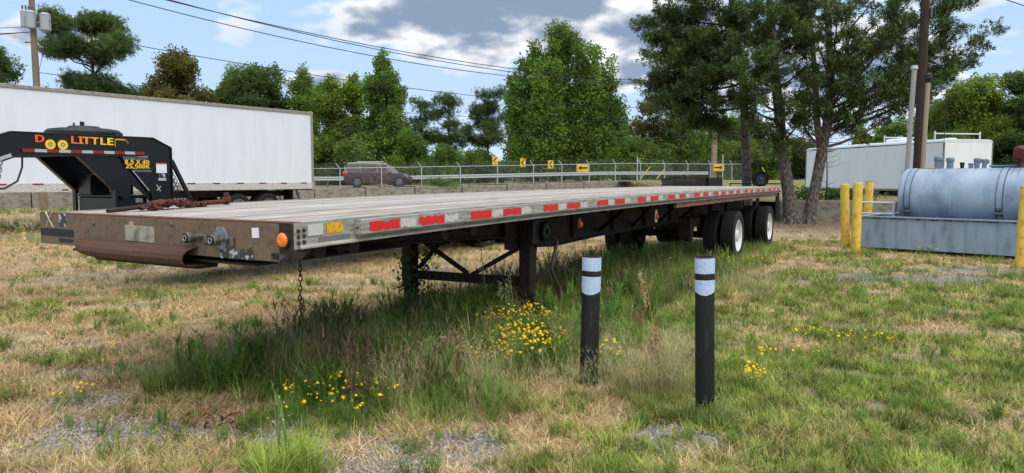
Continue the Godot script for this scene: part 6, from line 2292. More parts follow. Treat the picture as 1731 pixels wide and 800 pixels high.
func trees() -> void:
	clusters = [leaf_cluster(1, 34, 0.15, 0.28, 0.34), leaf_cluster(2, 34, 0.15, 0.26, 0.38), leaf_cluster(3, 30, 0.16, 0.30, 0.30), needle_cluster(4)]
	var dk := Color(0.100, 0.155, 0.038)
	var md := Color(0.140, 0.225, 0.042)
	var lt := Color(0.175, 0.255, 0.040)
	var pn := Color(0.092, 0.140, 0.042)
	var ol := Color(0.14, 0.135, 0.035)
	tree("oak_tree", "dark round tree at the left edge behind the transformer pole", 5, 84, 52, 82, "round", dk, 1215, "", 0.15)
	tree("bush", "low dark bushes just above the roof of the white box trailer by the transformer pole", 110, 128, 90, 88, "bush", dk, 945)
	tree("pine_tree", "tall spreading dark pine right of the transformer pole", 172, 24, 74, 62, "pine", pn, 2300)
	tree("small_tree", "small dark tree low between the tall pine and the brownish tree", 250, 140, 34, 86, "round", dk, 567)
	tree("oak_tree", "thin brownish tree with autumn leaves above the white box trailer", 310, 82, 62, 84, "round", ol, 1148, "", 0.35)
	tree("oak_tree", "bright green tree right of the brownish tree", 388, 128, 55, 90, "cone", lt, 1120)
	tree("oak_tree", "dense dark round tree above the right half of the white box trailer", 446, 122, 62, 88, "round", dk, 1620)
	tree("sweetgum_tree", "pointed green tree just right of the dense dark round tree", 517, 132, 55, 92, "cone", md, 1440)
	tree("sweetgum_tree", "pointed tree directly behind the rear end of the white box trailer", 556, 146, 60, 84, "cone", lt, 1600)
	tree("sweetgum_tree", "bushy yellow green tree directly above the minivan's roof", 606, 140, 60, 86, "cone", lt, 1600)
	tree("sweetgum_tree", "tall narrow pointed tree rising alone above its neighbours right of the minivan", 660, 108, 65, 84, "cone", md, 2080)
	tree("pine_tree", "slender pine with bare trunk, left one of the three before the big green tree", 716, 164, 34, 98, "pine", pn, 520)
	tree("pine_tree", "slender pine with bare trunk, middle one of the three before the big green tree", 758, 168, 42, 100, "pine", pn, 620)
	tree("pine_tree", "wide topped pine with bare trunk immediately left of the big green tree", 826, 155, 46, 95, "pine", pn, 800)
	tree("bush", "leafy undergrowth clump right behind the minivan", 700, 222, 44, 82, "bush", md, 878)
	tree("bush", "leafy undergrowth clump below the slender pines", 762, 246, 44, 80, "bush", md, 702)
	tree("bush", "leafy undergrowth clump left of the leftmost chevron sign", 815, 244, 40, 80, "bush", md, 702)
	tree("bush", "leafy undergrowth clump behind the guardrail left of the minivan", 600, 235, 70, 82, "bush", dk, 945)
	tree("cottonwood_tree", "biggest green tree with many upright plumes in the middle of the treeline", 950, 30, 106, 78, "poplar", Color(0.145, 0.24, 0.042), 8200)
	tree("sweetgum_tree", "thin olive tree with sparse yellowing top right of the biggest green tree", 1095, 168, 44, 95, "round", ol, 648, "", 0.08)
	tree("sweetgum_tree", "green tree left of the pale utility pole", 1155, 180, 75, 96, "cone", md, 1600)
	tree("bush", "low bush line between the biggest tree and the pale pole", 1080, 238, 60, 84, "bush", md, 837)
	tree("oak_tree", "green tree behind the pale utility pole and the arrow sign", 1235, 200, 66, 98, "round", md, 1350)
	tree("bush", "bright low bushes behind the leftmost cedar trunk", 1275, 232, 70, 88, "bush", lt, 1080)
	tree("oak_tree", "distant hazy tree left of the white cargo trailer", 1352, 240, 44, 105, "round", dk, 810)
	tree("sweetgum_tree", "slim pale tree behind the left end of the white cargo trailer", 1448, 214, 39, 92, "cone", lt, 608)
	tree("oak_tree", "green tree behind the air conditioner of the white cargo trailer", 1512, 205, 46, 92, "round", md, 1026)
	tree("oak_tree", "broad bright green tree right of the dark pole", 1632, 148, 74, 74, "round", lt, 2295)
	tree("oak_tree", "mid green tree between the dark pole and the broad bright tree", 1583, 178, 46, 82, "round", md, 1080)
	tree("oak_tree", "tall dark tree at the right edge of the picture", 1722, 122, 56, 72, "round", dk, 1755)
	tree("bush", "dark shrubs behind the red fuel pump at the right edge", 1705, 226, 62, 58, "bush", Color(0.06, 0.095, 0.02), 900)
	tree("bush", "dark shrubs behind the right end of the white cargo trailer", 1610, 226, 60, 64, "bush", dk, 1026)
	# the far woods read as one mass
	var xs := []
	var cs := []
	for i in 5200:
		var az := rng.randf_range(-0.95, 0.95)
		var d := rng.randf_range(125.0, 165.0)
		var x := d * tan(az)
		var top := 4.2 + noise.get_noise_1d(az * 160.0) * 3.0
		var y := terrace(x, d) + pow(rng.randf(), 0.8) * top
		var s := rng.randf_range(1.4, 2.6)
		xs.append(Transform3D(Basis(Vector3(rng.randfn(), rng.randfn(), rng.randfn()).normalized(), rng.randf_range(0, TAU)).scaled(Vector3(s, s, s)), Vector3(x, y, -d)))
		cs.append(jitter(Color(0.06, 0.10, 0.035), 0.4))
	var fw := multi("far_woods", clusters[1], xs, cs, leafmat("leaves", Color.WHITE), self)
	fw.set_meta("label", "distant low line of woods beyond the road and the nearer trees")
	fw.set_meta("category", "woods")


# ---------------------------------------------------------------- the cedars

func spray(sd: int) -> ArrayMesh:
	# a plume of scale leaves along +y
	var r := RandomNumberGenerator.new()
	r.seed = sd
	var mb := MB.new()
	for k in 40:
		var f := pow(r.randf(), 0.8)
		var a := r.randf_range(0, TAU)
		var w := (1.0 - f) * 0.30 + 0.05
		var o := r.randf() * w
		var p := Vector3(cos(a) * o, f * 0.85, sin(a) * o)
		var d := (Vector3(cos(a) * 0.7, 0.75, sin(a) * 0.7) + Vector3(r.randfn(), r.randfn(), r.randfn()) * 0.4).normalized()
		var s := d.cross(Vector3(r.randfn(), r.randfn(), r.randfn())).normalized()
		mb.leaf(p, d * r.randf_range(0.14, 0.26), s, r.randf_range(0.026, 0.046))
	return mb.mesh()


func at26(px: float, py: float, d: float) -> Vector3:
	# surveyed bearing and height at a distance
	var c := cos(0.079)
	var s := sin(0.079)
	var b := -(py - 400.0) / 1217.0
	var f := c + b * s
	return Vector3((px - 865.5) / 1217.0 / f * d, EYE + (b * c - s) / f * d, -d)


func branch(wood: MB, dead: MB, xs: Array, cs: Array, a: Vector3, b: Vector3, r: float, from: float, dens: float, bow: float) -> void:
	var p := []
	var rr := []
	var n := 7
	var wob := Vector3(rng.randfn(), rng.randfn() * 0.5, rng.randfn()) * a.distance_to(b) * 0.035
	for i in n:
		var t := i / float(n - 1)
		p.append(a.lerp(b, t) + Vector3(0, -bow * 4.0 * t * (1.0 - t), 0) + wob * sin(t * 5.0))
		rr.append(lerpf(r, r * 0.18, t))
	wood.tube(p, rr, 6)
	var L := a.distance_to(b)
	var k := int(L * dens)
	for i in k:
		var t := lerpf(from, 1.0, pow(rng.randf(), 0.65))
		var fi := t * (n - 1)
		var i0 := mini(int(fi), n - 2)
		var q: Vector3 = p[i0].lerp(p[i0 + 1], fi - i0)
		var dir := (b - a).normalized()
		# twig leaving the branch
		var sd := Vector3(rng.randfn(), rng.randfn() * 0.5 + 0.25, rng.randfn()).normalized()
		var tw := (dir * 0.7 + sd).normalized()
		var tl := rng.randf_range(0.2, 0.55) * (1.15 - t * 0.5)
		var e := q + tw * tl
		if i % 2 == 0:
			wood.tube([q, q.lerp(e, 0.5) + Vector3(0, -0.03, 0), e], [r * 0.16 + 0.003, r * 0.1 + 0.002, 0.002], 4, false)
		var tone := rng.randf_range(0.65, 1.35)
		for s in 6:
			var u := rng.randf_range(0.25, 1.0)
			var pos := q.lerp(e, u) + Vector3(rng.randfn(), rng.randfn(), rng.randfn()) * 0.07
			var up := (tw + Vector3(rng.randfn(), rng.randfn() * 0.6 + 0.15, rng.randfn()) * 0.35).normalized()
			var sx := up.cross(Vector3(rng.randfn(), rng.randfn(), rng.randfn())).normalized()
			var sc := rng.randf_range(0.30, 0.52)
			xs.append(Transform3D(Basis(sx, up, sx.cross(up)).scaled_local(Vector3(sc, sc, sc)), pos))
			var c := jitter(Color(0.066, 0.106, 0.028), 0.4)
			cs.append(Color(c.r * tone, c.g * tone, c.b * tone))
	# bare dead twigs on the inner part
	for i in int(L * 2.2):
		var t := rng.randf_range(0.05, maxf(0.1, from + 0.2))
		var fi := t * (n - 1)
		var i0 := mini(int(fi), n - 2)
		var q: Vector3 = p[i0].lerp(p[i0 + 1], fi - i0)
		var d := Vector3(rng.randfn(), rng.randfn() * 0.6 - 0.1, rng.randfn()).normalized()
		var e := q + d * rng.randf_range(0.25, 0.8)
		var m := q.lerp(e, 0.5) + Vector3(rng.randfn(), rng.randfn(), rng.randfn()) * 0.05
		dead.tube([q, m, e], [0.009, 0.006, 0.002], 4, false)
		dead.tube([m, m + Vector3(rng.randfn(), rng.randfn(), rng.randfn()) * 0.13], [0.004, 0.0015], 3, false)


func cedars() -> void:
	var sp := spray(77)
	var specs := [
		["leftmost cedar, its straight shaggy trunk standing behind the rear of the flatbed", [[1264, 330], [1263, 300], [1260, 220], [1255, 120], [1240, 20], [1225, -90], [1215, -190]], [0.20, 0.175, 0.16, 0.135, 0.11, 0.08, 0.03], 27.6],
		["middle cedar, leaning left with a thick mossy trunk beside the flatbed's last wheel", [[1339, 378], [1334, 330], [1322, 240], [1313, 150], [1305, 60], [1300, -50], [1296, -170]], [0.27, 0.205, 0.18, 0.155, 0.13, 0.10, 0.03], 25.0],
		["right hand cedar, leaning right with a pale forked trunk", [[1368, 378], [1376, 330], [1391, 250], [1402, 185], [1404, 100], [1398, 10], [1392, -120]], [0.24, 0.185, 0.17, 0.15, 0.12, 0.09, 0.03], 24.9],
	]
	# limbs: bearing and height of tip, how far from the trunk plane, where on the trunk they start
	var limbs := [
		[[1090, 45, -1.2, 0.62], [1100, 62, 0.6, 0.6], [1115, 20, 0.8, 0.66], [1098, 140, 0.2, 0.5], [1110, 165, 1.0, 0.46], [1088, 150, -0.6, 0.48], [1120, 105, 1.4, 0.54], [1130, 178, 0.7, 0.42], [1150, 195, 1.5, 0.36], [1165, 150, 2.0, 0.5], [1140, -20, 0.4, 0.7], [1155, -90, 0.3, 0.8], [1180, 60, 2.2, 0.6], [1190, 120, 2.4, 0.52], [1175, 5, 1.6, 0.68], [1200, -60, 1.4, 0.78], [1210, 170, 1.8, 0.44], [1215, -150, 0.5, 0.9], [1130, 70, -1.6, 0.6], [1160, -30, -1.5, 0.74], [1290, 60, 1.6, 0.6], [1280, -40, 1.2, 0.74], [1205, 210, 1.2, 0.32], [1120, 130, -1.4, 0.5], [1150, 85, 1.0, 0.58], [1240, 95, 2.4, 0.55], [1235, 20, 2.2, 0.66], [1165, 100, 0.2, 0.56], [1140, 30, 0.6, 0.64], [1200, 60, 0.4, 0.62], [1215, 130, -0.5, 0.5], [1105, 95, 0.0, 0.56]],
		[[1250, 60, 1.4, 0.6], [1240, 110, 1.8, 0.52], [1265, 10, 1.6, 0.68], [1270, 150, 2.0, 0.46], [1360, 40, 1.6, 0.6], [1365, 110, 1.4, 0.52], [1350, -30, 1.0, 0.7], [1270, -80, 0.8, 0.76], [1330, -150, 0.4, 0.9], [1275, 205, 1.2, 0.36], [1355, 205, 1.0, 0.36], [1300, 235, 1.4, 0.3], [1285, 225, 0.6, 0.32], [1240, 30, -1.2, 0.64], [1370, 70, -1.4, 0.58], [1255, 175, 0.6, 0.42], [1310, 110, 2.0, 0.5], [1325, 20, 2.0, 0.64], [1290, 90, 2.2, 0.54], [1345, 165, 1.6, 0.42]],
		[[1668, 60, 0.4, 0.44], [1655, 95, -0.6, 0.42], [1640, 5, 0.8, 0.52], [1625, -30, -0.4, 0.58], [1600, 130, 0.9, 0.40], [1560, 165, 1.0, 0.36], [1585, 80, -0.8, 0.46], [1620, 45, 1.2, 0.48], [1590, -50, 0.6, 0.64], [1540, -80, 0.2, 0.72], [1540, 30, 1.5, 0.55], [1520, 110, 1.6, 0.44], [1490, 60, 1.7, 0.55], [1500, 0, 1.3, 0.62], [1470, -40, 1.0, 0.7], [1470, 120, 1.8, 0.46], [1440, 60, 2.0, 0.58], [1450, 165, 1.0, 0.38], [1380, 60, 2.0, 0.6], [1400, -130, 0.5, 0.85], [1360, -20, 0.8, 0.7], [1370, 140, 1.6, 0.46], [1420, 10, 1.9, 0.64], [1345, 60, -1.0, 0.6], [1550, 120, 1.2, 0.42], [1510, 55, -1.0, 0.52], [1340, 180, 1.2, 0.36], [1460, 90, 1.2, 0.5], [1430, 115, 1.7, 0.47], [1505, 150, 1.4, 0.39]],
	]
	var dm := mat("dead grey twig", Color(0.50, 0.45, 0.41), 0.95)
	var bm := bark(2)
	for k in 3:
		var q: Array = specs[k]
		var d: float = q[3]
		var root := at26(q[1][0][0], 378.0, d)
		root.y = 0.0
		var t := thing("cedar_tree", q[0], "tree", root, 0.0)
		var p := []
		for e in q[1]:
			p.append(at26(e[0], e[1], d) - root)
		p[0].y = minf(p[0].y, -0.05)
		# smooth the trunk
		var fine := []
		var fr := []
		for i in p.size() - 1:
			for s in 5:
				var f := s / 5.0
				var p0: Vector3 = p[maxi(i - 1, 0)]
				var p3: Vector3 = p[mini(i + 2, p.size() - 1)]
				fine.append(p[i].cubic_interpolate(p[i + 1], p0, p3, f))
				fr.append(lerpf(q[2][i], q[2][i + 1], f))
		fine.append(p[p.size() - 1])
		fr.append(0.02)
		var tr := MB.new()
		tr.tube(fine, fr, 18, true, 0.085, k)
		# root flare
		for j in 6:
			var a := TAU * j / 6.0 + k
			var dv := Vector3(cos(a), 0, sin(a))
			tr.tube([p[0] + dv * q[2][0] * 0.55 + Vector3(0, 0.35, 0), p[0] + dv * q[2][0] * 1.0 + Vector3(0, 0.10, 0), p[0] + dv * q[2][0] * 1.7 + Vector3(0, -0.02, 0)], [0.07, 0.07, 0.04], 8)
		if k == 2:
			# second stem of the fork
			tr.tube([at26(1388, 262, d) - root, at26(1381, 200, d) - root, at26(1378, 120, d) - root, at26(1368, 20, d) - root, at26(1360, -90, d) - root], [0.12, 0.11, 0.09, 0.07, 0.03], 12, true, 0.08, 5)
		part("trunk", tr, bm, t)
		var wood := MB.new()
		var dead := MB.new()
		var xs := []
		var cs := []
		for l in limbs[k]:
			var fi: float = clampf(l[3], 0.0, 0.98) * (fine.size() - 1)
			var a: Vector3 = fine[int(fi)]
			var b := at26(l[0], l[1], d - l[2]) - root
			branch(wood, dead, xs, cs, a, b, 0.035 + 0.03 * (1.0 - l[3]), 0.28, [8.5, 6.0, 5.2][k], 0.12 * a.distance_to(b) * 0.3)
		# limbs that the viewer sees only through the crown, on the far side
		for j in 7:
			var f := rng.randf_range(0.5, 0.95)
			var a: Vector3 = fine[int(f * (fine.size() - 1))]
			var az := rng.randf_range(0.15, PI - 0.15)
			var b := a + Vector3(cos(az), 0.35, -sin(az)) * rng.randf_range(1.2, 2.6) * (1.25 - f * 0.6)
			branch(wood, dead, xs, cs, a, b, 0.045, 0.3, 9.0, 0.05)
		# dead lower limbs
		for j in 24:
			var f := rng.randf_range(0.30, 0.62)
			var a: Vector3 = fine[int(f * (fine.size() - 1))]
			var az := rng.randf_range(-PI, PI)
			var b := a + Vector3(cos(az), rng.randf_range(-0.15, 0.35), sin(az)) * rng.randf_range(0.7, 1.9)
			branch(dead, dead, [], [], a, b, 0.028, 0.9, 0.5, 0.05)
		part("limbs", wood, bm, t)
		part("dead_twigs", dead, dm, t)
		multi("foliage", sp, xs, cs, leafmat("cedar foliage", Color(0.34, 0.42, 0.12)), t)


# ---------------------------------------------------------------- weeds and ground cover

var gcol_straw := [Color(0.56, 0.425, 0.215), Color(0.48, 0.345, 0.165), Color(0.62, 0.49, 0.275), Color(0.40, 0.28, 0.135), Color(0.42, 0.265, 0.135)]
var gcol_green := [Color(0.17, 0.27, 0.03), Color(0.23, 0.31, 0.04), Color(0.12, 0.22, 0.03), Color(0.28, 0.31, 0.06)]


func tuft(sd: int, n: int, spread: float, l0: float, l1: float, w: float, lean0: float, lean1: float, bend: float, segs := 3) -> ArrayMesh:
	var r := RandomNumberGenerator.new()
	r.seed = sd
	var mb := MB.new()
	for i in n:
		var a := r.randf_range(0, TAU)
		var o := sqrt(r.randf()) * spread
		mb.blade(Vector3(cos(a) * o, -0.01, sin(a) * o), r.randf_range(0, TAU), r.randf_range(lean0, lean1), r.randf_range(l0, l1), w * r.randf_range(0.7, 1.3), r.randf_range(0.2, 1.0) * bend, segs)
	return mb.mesh()


func wisps(sd: int, n: int, spread: float, l0: float, l1: float) -> ArrayMesh:
	# fine stems with airy seed heads
	var r := RandomNumberGenerator.new()
	r.seed = sd
	var mb := MB.new()
	for i in n:
		var a := r.randf_range(0, TAU)
		var o := sqrt(r.randf()) * spread
		var p := Vector3(cos(a) * o, 0, sin(a) * o)
		var az := r.randf_range(0, TAU)
		var ln := r.randf_range(0.02, 0.35)
		var l := r.randf_range(l0, l1)
		mb.blade(p, az, ln, l, 0.0028, 0.35, 3)
		var tip := p + Vector3(cos(az) * sin(ln + 0.15), cos(ln + 0.15), sin(az) * sin(ln + 0.15)) * l
		for k in 9:
			var b := p.lerp(tip, r.randf_range(0.55, 1.0))
			mb.blade(b, r.randf_range(0, TAU), r.randf_range(0.3, 1.2), r.randf_range(0.03, 0.09), 0.0022, 0.3, 1)
	return mb.mesh()


func feathery(sd: int, n: int, spread: float, h: float, lw := 0.0045, l0 := 0.04, l1 := 0.09, per := 16) -> ArrayMesh:
	# stems with many thread leaves
	var r := RandomNumberGenerator.new()
	r.seed = sd
	var mb := MB.new()
	for i in n:
		var a := r.randf_range(0, TAU)
		var o := sqrt(r.randf()) * spread
		var p := Vector3(cos(a) * o * 0.4, 0, sin(a) * o * 0.4)
		var hh := h * r.randf_range(0.6, 1.0)
		var top := Vector3(cos(a) * o, hh, sin(a) * o)
		for k in per:
			var f := r.randf_range(0.12, 1.0)
			mb.blade(p.lerp(top, f), r.randf_range(0, TAU), r.randf_range(0.3, 1.2), r.randf_range(l0, l1), lw, 0.3, 2)
		var d := top - p
		mb.blade(p, atan2(d.z, d.x), atan2(Vector2(d.x, d.z).length(), d.y), d.length(), 0.006, 0.0, 2)
	return mb.mesh()


func blossom(k := 7, r := 0.011) -> ArrayMesh:
	var mb := MB.new()
	for i in k:
		var a0 := TAU * i / k
		var a1 := TAU * (i + 1) / k
		mb.tri(Vector3(0, 0.006, 0), Vector3(cos(a1) * r * 0.45, 0.003, sin(a1) * r * 0.45), Vector3(cos(a0) * r * 0.45, 0.003, sin(a0) * r * 0.45))
		var m := (a0 + a1) * 0.5
		mb.quad(Vector3(cos(a0) * r * 0.4, 0.002, sin(a0) * r * 0.4), Vector3(cos(a1) * r * 0.4, 0.002, sin(a1) * r * 0.4), Vector3(cos(m + 0.25) * r, 0.0, sin(m + 0.25) * r), Vector3(cos(m - 0.25) * r, 0.0, sin(m - 0.25) * r))
	return mb.mesh()


func flower_clump(label: String, x: float, z: float, rx: float, rz: float, h: float, plants: int, flowers: int, group: String) -> void:
	var t := thing("flower_clump", label, "flowers", Vector3(x, ground(x, z), z), 0.0, group)
	var xs := []
	var cs := []
	var fx := []
	var fc := []
	for i in plants:
		var a := rng.randf_range(0, TAU)
		var o := sqrt(rng.randf())
		var s := h * rng.randf_range(0.65, 1.0) * (1.0 - 0.3 * o)
		var p := Vector3(cos(a) * o * rx, -0.01, sin(a) * o * rz)
		xs.append(Transform3D(Basis(Vector3.UP, rng.randf_range(0, TAU)).scaled(Vector3(s * 1.1, s, s * 1.1)), p))
		cs.append(jitter(Color(0.15, 0.27, 0.045), 0.35))
	for i in flowers:
		var a := rng.randf_range(0, TAU)
		var o := sqrt(rng.randf())
		var p := Vector3(cos(a) * o * rx * 1.05, h * rng.randf_range(0.68, 1.12) * (1.0 - 0.25 * o), sin(a) * o * rz * 1.05)
		var b := Basis(Vector3(rng.randfn(), 0, rng.randfn()).normalized(), rng.randf_range(0.0, 1.0)) * Basis(Vector3.RIGHT, 0.3)
		var s := rng.randf_range(0.5, 1.3)
		fx.append(Transform3D(b.scaled(Vector3(s, s, s)), p))
		fc.append(jitter(Color(0.86, 0.56, 0.015), 0.12))
	multi("foliage", feather_mesh, xs, cs, leafmat("weed leaves", Color(0.5, 0.62, 0.16)), t)
	multi("blossoms", blossom_mesh, fx, fc, leafmat("petals", Color(0.4, 0.3, 0.02)), t)


var feather_mesh: ArrayMesh
var blossom_mesh: ArrayMesh


func stalk_weed(called: String, label: String, x: float, z: float, h: float, stems: int, leafy: float, col: Color, seed_col: Color, seeds: int) -> void:
	var t := thing(called, label, "weed", Vector3(x, ground(x, z), z))
	var st := MB.new()
	var lf := MB.new()
	var sd := MB.new()
	for i in stems:
		var hh := h * rng.randf_range(0.75, 1.0)
		var off := Vector3(rng.randfn(), 0, rng.randfn()) * 0.06
		var lean := Vector3(rng.randfn(), 0, rng.randfn()) * 0.05
		var p := []
		for k in 6:
			var f := k / 5.0
			p.append(off + Vector3(0, hh * f, 0) + lean * f * f + Vector3(sin(f * 6.0) * 0.008, 0, 0))
		st.tube(p, [0.005, 0.005, 0.0045, 0.004, 0.003, 0.0015], 5)
		if stems <= 6:
			part("stem", st, mat("stem " + called, col.linear_to_srgb(), 0.8), t)
			st = MB.new()
		for k in int(hh * 60.0 * leafy):
			var f := rng.randf_range(0.05, 0.95)
			lf.blade(p[0].lerp(p[5], f), k * 2.4, rng.randf_range(0.6, 1.2), rng.randf_range(0.05, 0.10) * (1.15 - f), 0.009, 0.6, 2)
		for k in seeds:
			var f := rng.randf_range(0.55, 1.0)
			var q: Vector3 = p[0].lerp(p[5], f) + lean * f * f * 0.5
			var az := rng.randf_range(0, TAU)
			var l := rng.randf_range(0.04, 0.16) * (1.25 - f)
			sd.blade(q, az, rng.randf_range(0.5, 1.1), l, 0.003, 0.2, 2)
			for j in 5:
				var e := q + Vector3(cos(az) * 0.7, 0.6, sin(az) * 0.7) * l * rng.randf_range(0.3, 1.0)
				sd.leaf(e, Vector3(rng.randfn(), rng.randfn() + 0.5, rng.randfn()).normalized() * 0.014, Vector3(rng.randfn(), rng.randfn(), rng.randfn()).normalized(), 0.005)
	if stems > 6:
		part("stems", st, mat("stem " + called, col.linear_to_srgb(), 0.8), t).set_meta("kind", "stuff")
	if leafy > 0.0:
		var lm := mat("leaf " + called, col.linear_to_srgb(), 0.7)
		lm.backlight_enabled = true
		lm.backlight = Color(0.4, 0.5, 0.15)
		part("leaves", lf, lm, t).set_meta("kind", "stuff")
	if seeds:
		part("seed_heads", sd, mat("seed " + called, seed_col.linear_to_srgb(), 0.9), t).set_meta("kind", "stuff")


func weeds() -> void:
	feather_mesh = feathery(31, 9, 0.30, 1.0, 0.017, 0.09, 0.19, 18)
	blossom_mesh = blossom()
	var grp := "yellow wildflower clumps beside the flatbed"
	flower_clump("tall clump of yellow flowers at the foot of the near landing leg", 0.10, -6.55, 0.42, 0.30, 0.36, 34, 230, grp)
	flower_clump("broad clump of yellow flowers just left of the left black post", 0.12, -5.75, 0.34, 0.30, 0.34, 30, 230, grp)
	flower_clump("clump of yellow flowers between the broad clump and the dead brown stems", -0.22, -5.6, 0.22, 0.24, 0.26, 16, 100, grp)
	flower_clump("small clump of yellow flowers touching the right side of the left black post", 0.74, -5.35, 0.10, 0.10, 0.34, 7, 26, grp)
	flower_clump("dense low clump of yellow flowers in front of the tall green grass", -1.12, -4.55, 0.40, 0.30, 0.25, 34, 80, grp)
	flower_clump("small yellow flower plant in the grass right of the right black post", 1.72, -5.05, 0.08, 0.08, 0.22, 6, 34, grp)
	flower_clump("round clump of yellow flowers under the front bumper lip, right one of two", -6.45, -12.3, 0.34, 0.3, 0.42, 22, 120, "yellow flower clumps beyond the flatbed")
	flower_clump("round clump of yellow flowers under the front bumper lip, left one of two", -7.3, -12.9, 0.34, 0.3, 0.36, 20, 60, "yellow flower clumps beyond the flatbed")
	flower_clump("patch of yellow flowers behind the far left corner of the flatbed", -11.6, -17.6, 1.1, 0.7, 0.36, 40, 160, "yellow flower clumps beyond the flatbed")
	flower_clump("yellow flowers in the dry grass below the basin", 8.25, -14.25, 0.2, 0.14, 0.25, 8, 26, "yellow flowers in the right hand grass")
	flower_clump("yellow flowers around the foot of the flatbed's near front wheel", 3.9, -12.3, 0.7, 0.25, 0.26, 20, 40, "yellow flowers in the right hand grass")
	for q in [[2.95, -6.7, "left"], [3.3, -6.5, "middle"], [2.3, -6.0, "nearest"]]:
		flower_clump("sparse low yellow flowers in the green grass right of the posts, %s patch of three" % q[2], q[0], q[1], 0.32, 0.2, 0.14, 14, 22, "yellow flowers in the right hand grass")
	for q in [[-3.33, -6.05, "beside the gravel"], [-2.95, -4.75, "at the lower left edge"], [-3.65, -7.6, "farther back in the straw"]]:
		flower_clump("small green weed with a few yellow flowers on the left, " + q[2], q[0], q[1], 0.13, 0.12, 0.16, 9, 14, "small weeds in the straw")
	for q in [[-3.85, -5.75, "leftmost"], [-3.1, -5.55, "below the leftmost"], [-2.75, -7.4, "behind the others"]]:
		flower_clump("bright green feathery weed on the dry gravel, %s of three" % q[2], q[0], q[1], 0.16, 0.12, 0.15, 16, 2, "small weeds in the straw")
	stalk_weed("seeding_weed", "tall dry tan seed stalk standing between the two black posts", 1.22, -6.0, 0.92, 1, 0.0, Color(0.36, 0.20, 0.10), Color(0.50, 0.36, 0.19), 60)
	stalk_weed("tall_weed", "tall slim green weed with a loose seed top midway between the landing legs", -0.42, -7.4, 1.05, 1, 1.0, Color(0.15, 0.22, 0.06), Color(0.40, 0.38, 0.20), 26)
	stalk_weed("tall_weed", "leafy upright green weeds left beside the near landing leg", -0.02, -6.75, 0.66, 4, 1.3, Color(0.17, 0.26, 0.06), Color(0.42, 0.40, 0.22), 14)
	stalk_weed("dry_weed", "reddish brown dry stalk in the wispy grass between the black posts", 1.0, -5.0, 0.52, 2, 0.0, Color(0.30, 0.12, 0.07), Color(0.40, 0.2, 0.12), 30)
	stalk_weed("dead_stems", "bundle of dead brown stems in the grass left of the yellow flowers", -0.46, -5.35, 0.36, 40, 0.0, Color(0.36, 0.26, 0.16), Color(0.42, 0.32, 0.2), 2)
	stalk_weed("tall_weed", "dark bushy green weed beside the hanging chain", -1.85, -7.2, 0.34, 16, 1.6, Color(0.07, 0.13, 0.035), Color(0.2, 0.22, 0.1), 3)
	stalk_weed("tall_weed", "green stalks of seeding grass at the lower left centre", -1.24, -3.75, 0.44, 5, 0.25, Color(0.27, 0.33, 0.08), Color(0.40, 0.40, 0.16), 1)
	# vine climbing the far landing leg
	var lp := fb_world(3.66, 2.02)
	var vine := thing("climbing_vine", "dark green vine climbing the far landing leg of the flatbed", "vine", lp)
	var st := MB.new()
	var lf := MB.new()
	for i in 9:
		var p := []
		var a := rng.randf_range(0, TAU)
		for k in 8:
			var f := k / 7.0
			p.append(Vector3(cos(a + f * 4.0) * 0.13 + f * rng.randf_range(0.0, 0.14), f * rng.randf_range(0.7, 1.0), sin(a + f * 4.0) * 0.13))
		st.tube(p, [0.004, 0.004, 0.004, 0.003, 0.003, 0.003, 0.002, 0.002], 4, false)
		for k in 44:
			var f := rng.randf() * 6.99
			var q: Vector3 = p[int(f)].lerp(p[int(f) + 1], f - int(f))
			q += Vector3(rng.randfn(), rng.randfn(), rng.randfn()) * 0.045
			var d := Vector3(rng.randfn(), rng.randfn() - 0.5, rng.randfn()).normalized() * rng.randf_range(0.04, 0.075)
			lf.leaf(q, d, d.cross(Vector3(rng.randfn(), rng.randfn(), rng.randfn())).normalized(), 0.016)
	part("stem", st, mat("vine stem", Color(0.25, 0.2, 0.13), 0.9), vine)
	var vm := mat("vine leaf", Color(0.19, 0.28, 0.12), 0.6)
	vm.backlight_enabled = true
	vm.backlight = Color(0.3, 0.42, 0.1)
	part("leaves", lf, vm, vine).set_meta("kind", "stuff")
	# bare sapling before the white cargo trailer
	var sp := thing("sapling", "thin bare sapling standing in front of the white cargo trailer", "sapling", Vector3(11.6, 0.7, -26.6))
	st = MB.new()
	st.tube([Vector3.ZERO, Vector3(0.02, 0.8, 0), Vector3(-0.02, 1.7, 0), Vector3(0.03, 2.6, 0)], [0.03, 0.024, 0.016, 0.005], 7)
	for k in 26:
		var y := rng.randf_range(0.35, 2.4)
		var a := rng.randf_range(0, TAU)
		var l := rng.randf_range(0.35, 0.9) * (1.2 - y * 0.35)
		var e := Vector3(cos(a) * l, y + l * 0.35, sin(a) * l * 0.6)
		st.tube([Vector3(0, y, 0), e * Vector3(0.5, 0, 0.5) + Vector3(0, y + l * 0.1, 0), e], [0.008, 0.006, 0.002], 4, false)
	part("stem", st, mat("sapling bark", Color(0.30, 0.26, 0.24), 0.9), sp)
	var bs := thing("bush", "low green weeds at the foot of the bare sapling behind the concrete wall", "bush", Vector3(11.7, 0.72, -26.8))
	var xs := []
	var cs := []
	for k in 60:
		var s := rng.randf_range(0.25, 0.5)
		xs.append(Transform3D(Basis(Vector3.UP, rng.randf_range(0, TAU)).scaled(Vector3(s, s, s)), Vector3(rng.randfn() * 0.75, 0.1 + rng.randf() * 0.3, rng.randfn() * 0.25)))
		cs.append(jitter(Color(0.09, 0.15, 0.04), 0.3))
	multi("leaves", clusters[0], xs, cs, leafmat("leaves", Color.WHITE), bs)
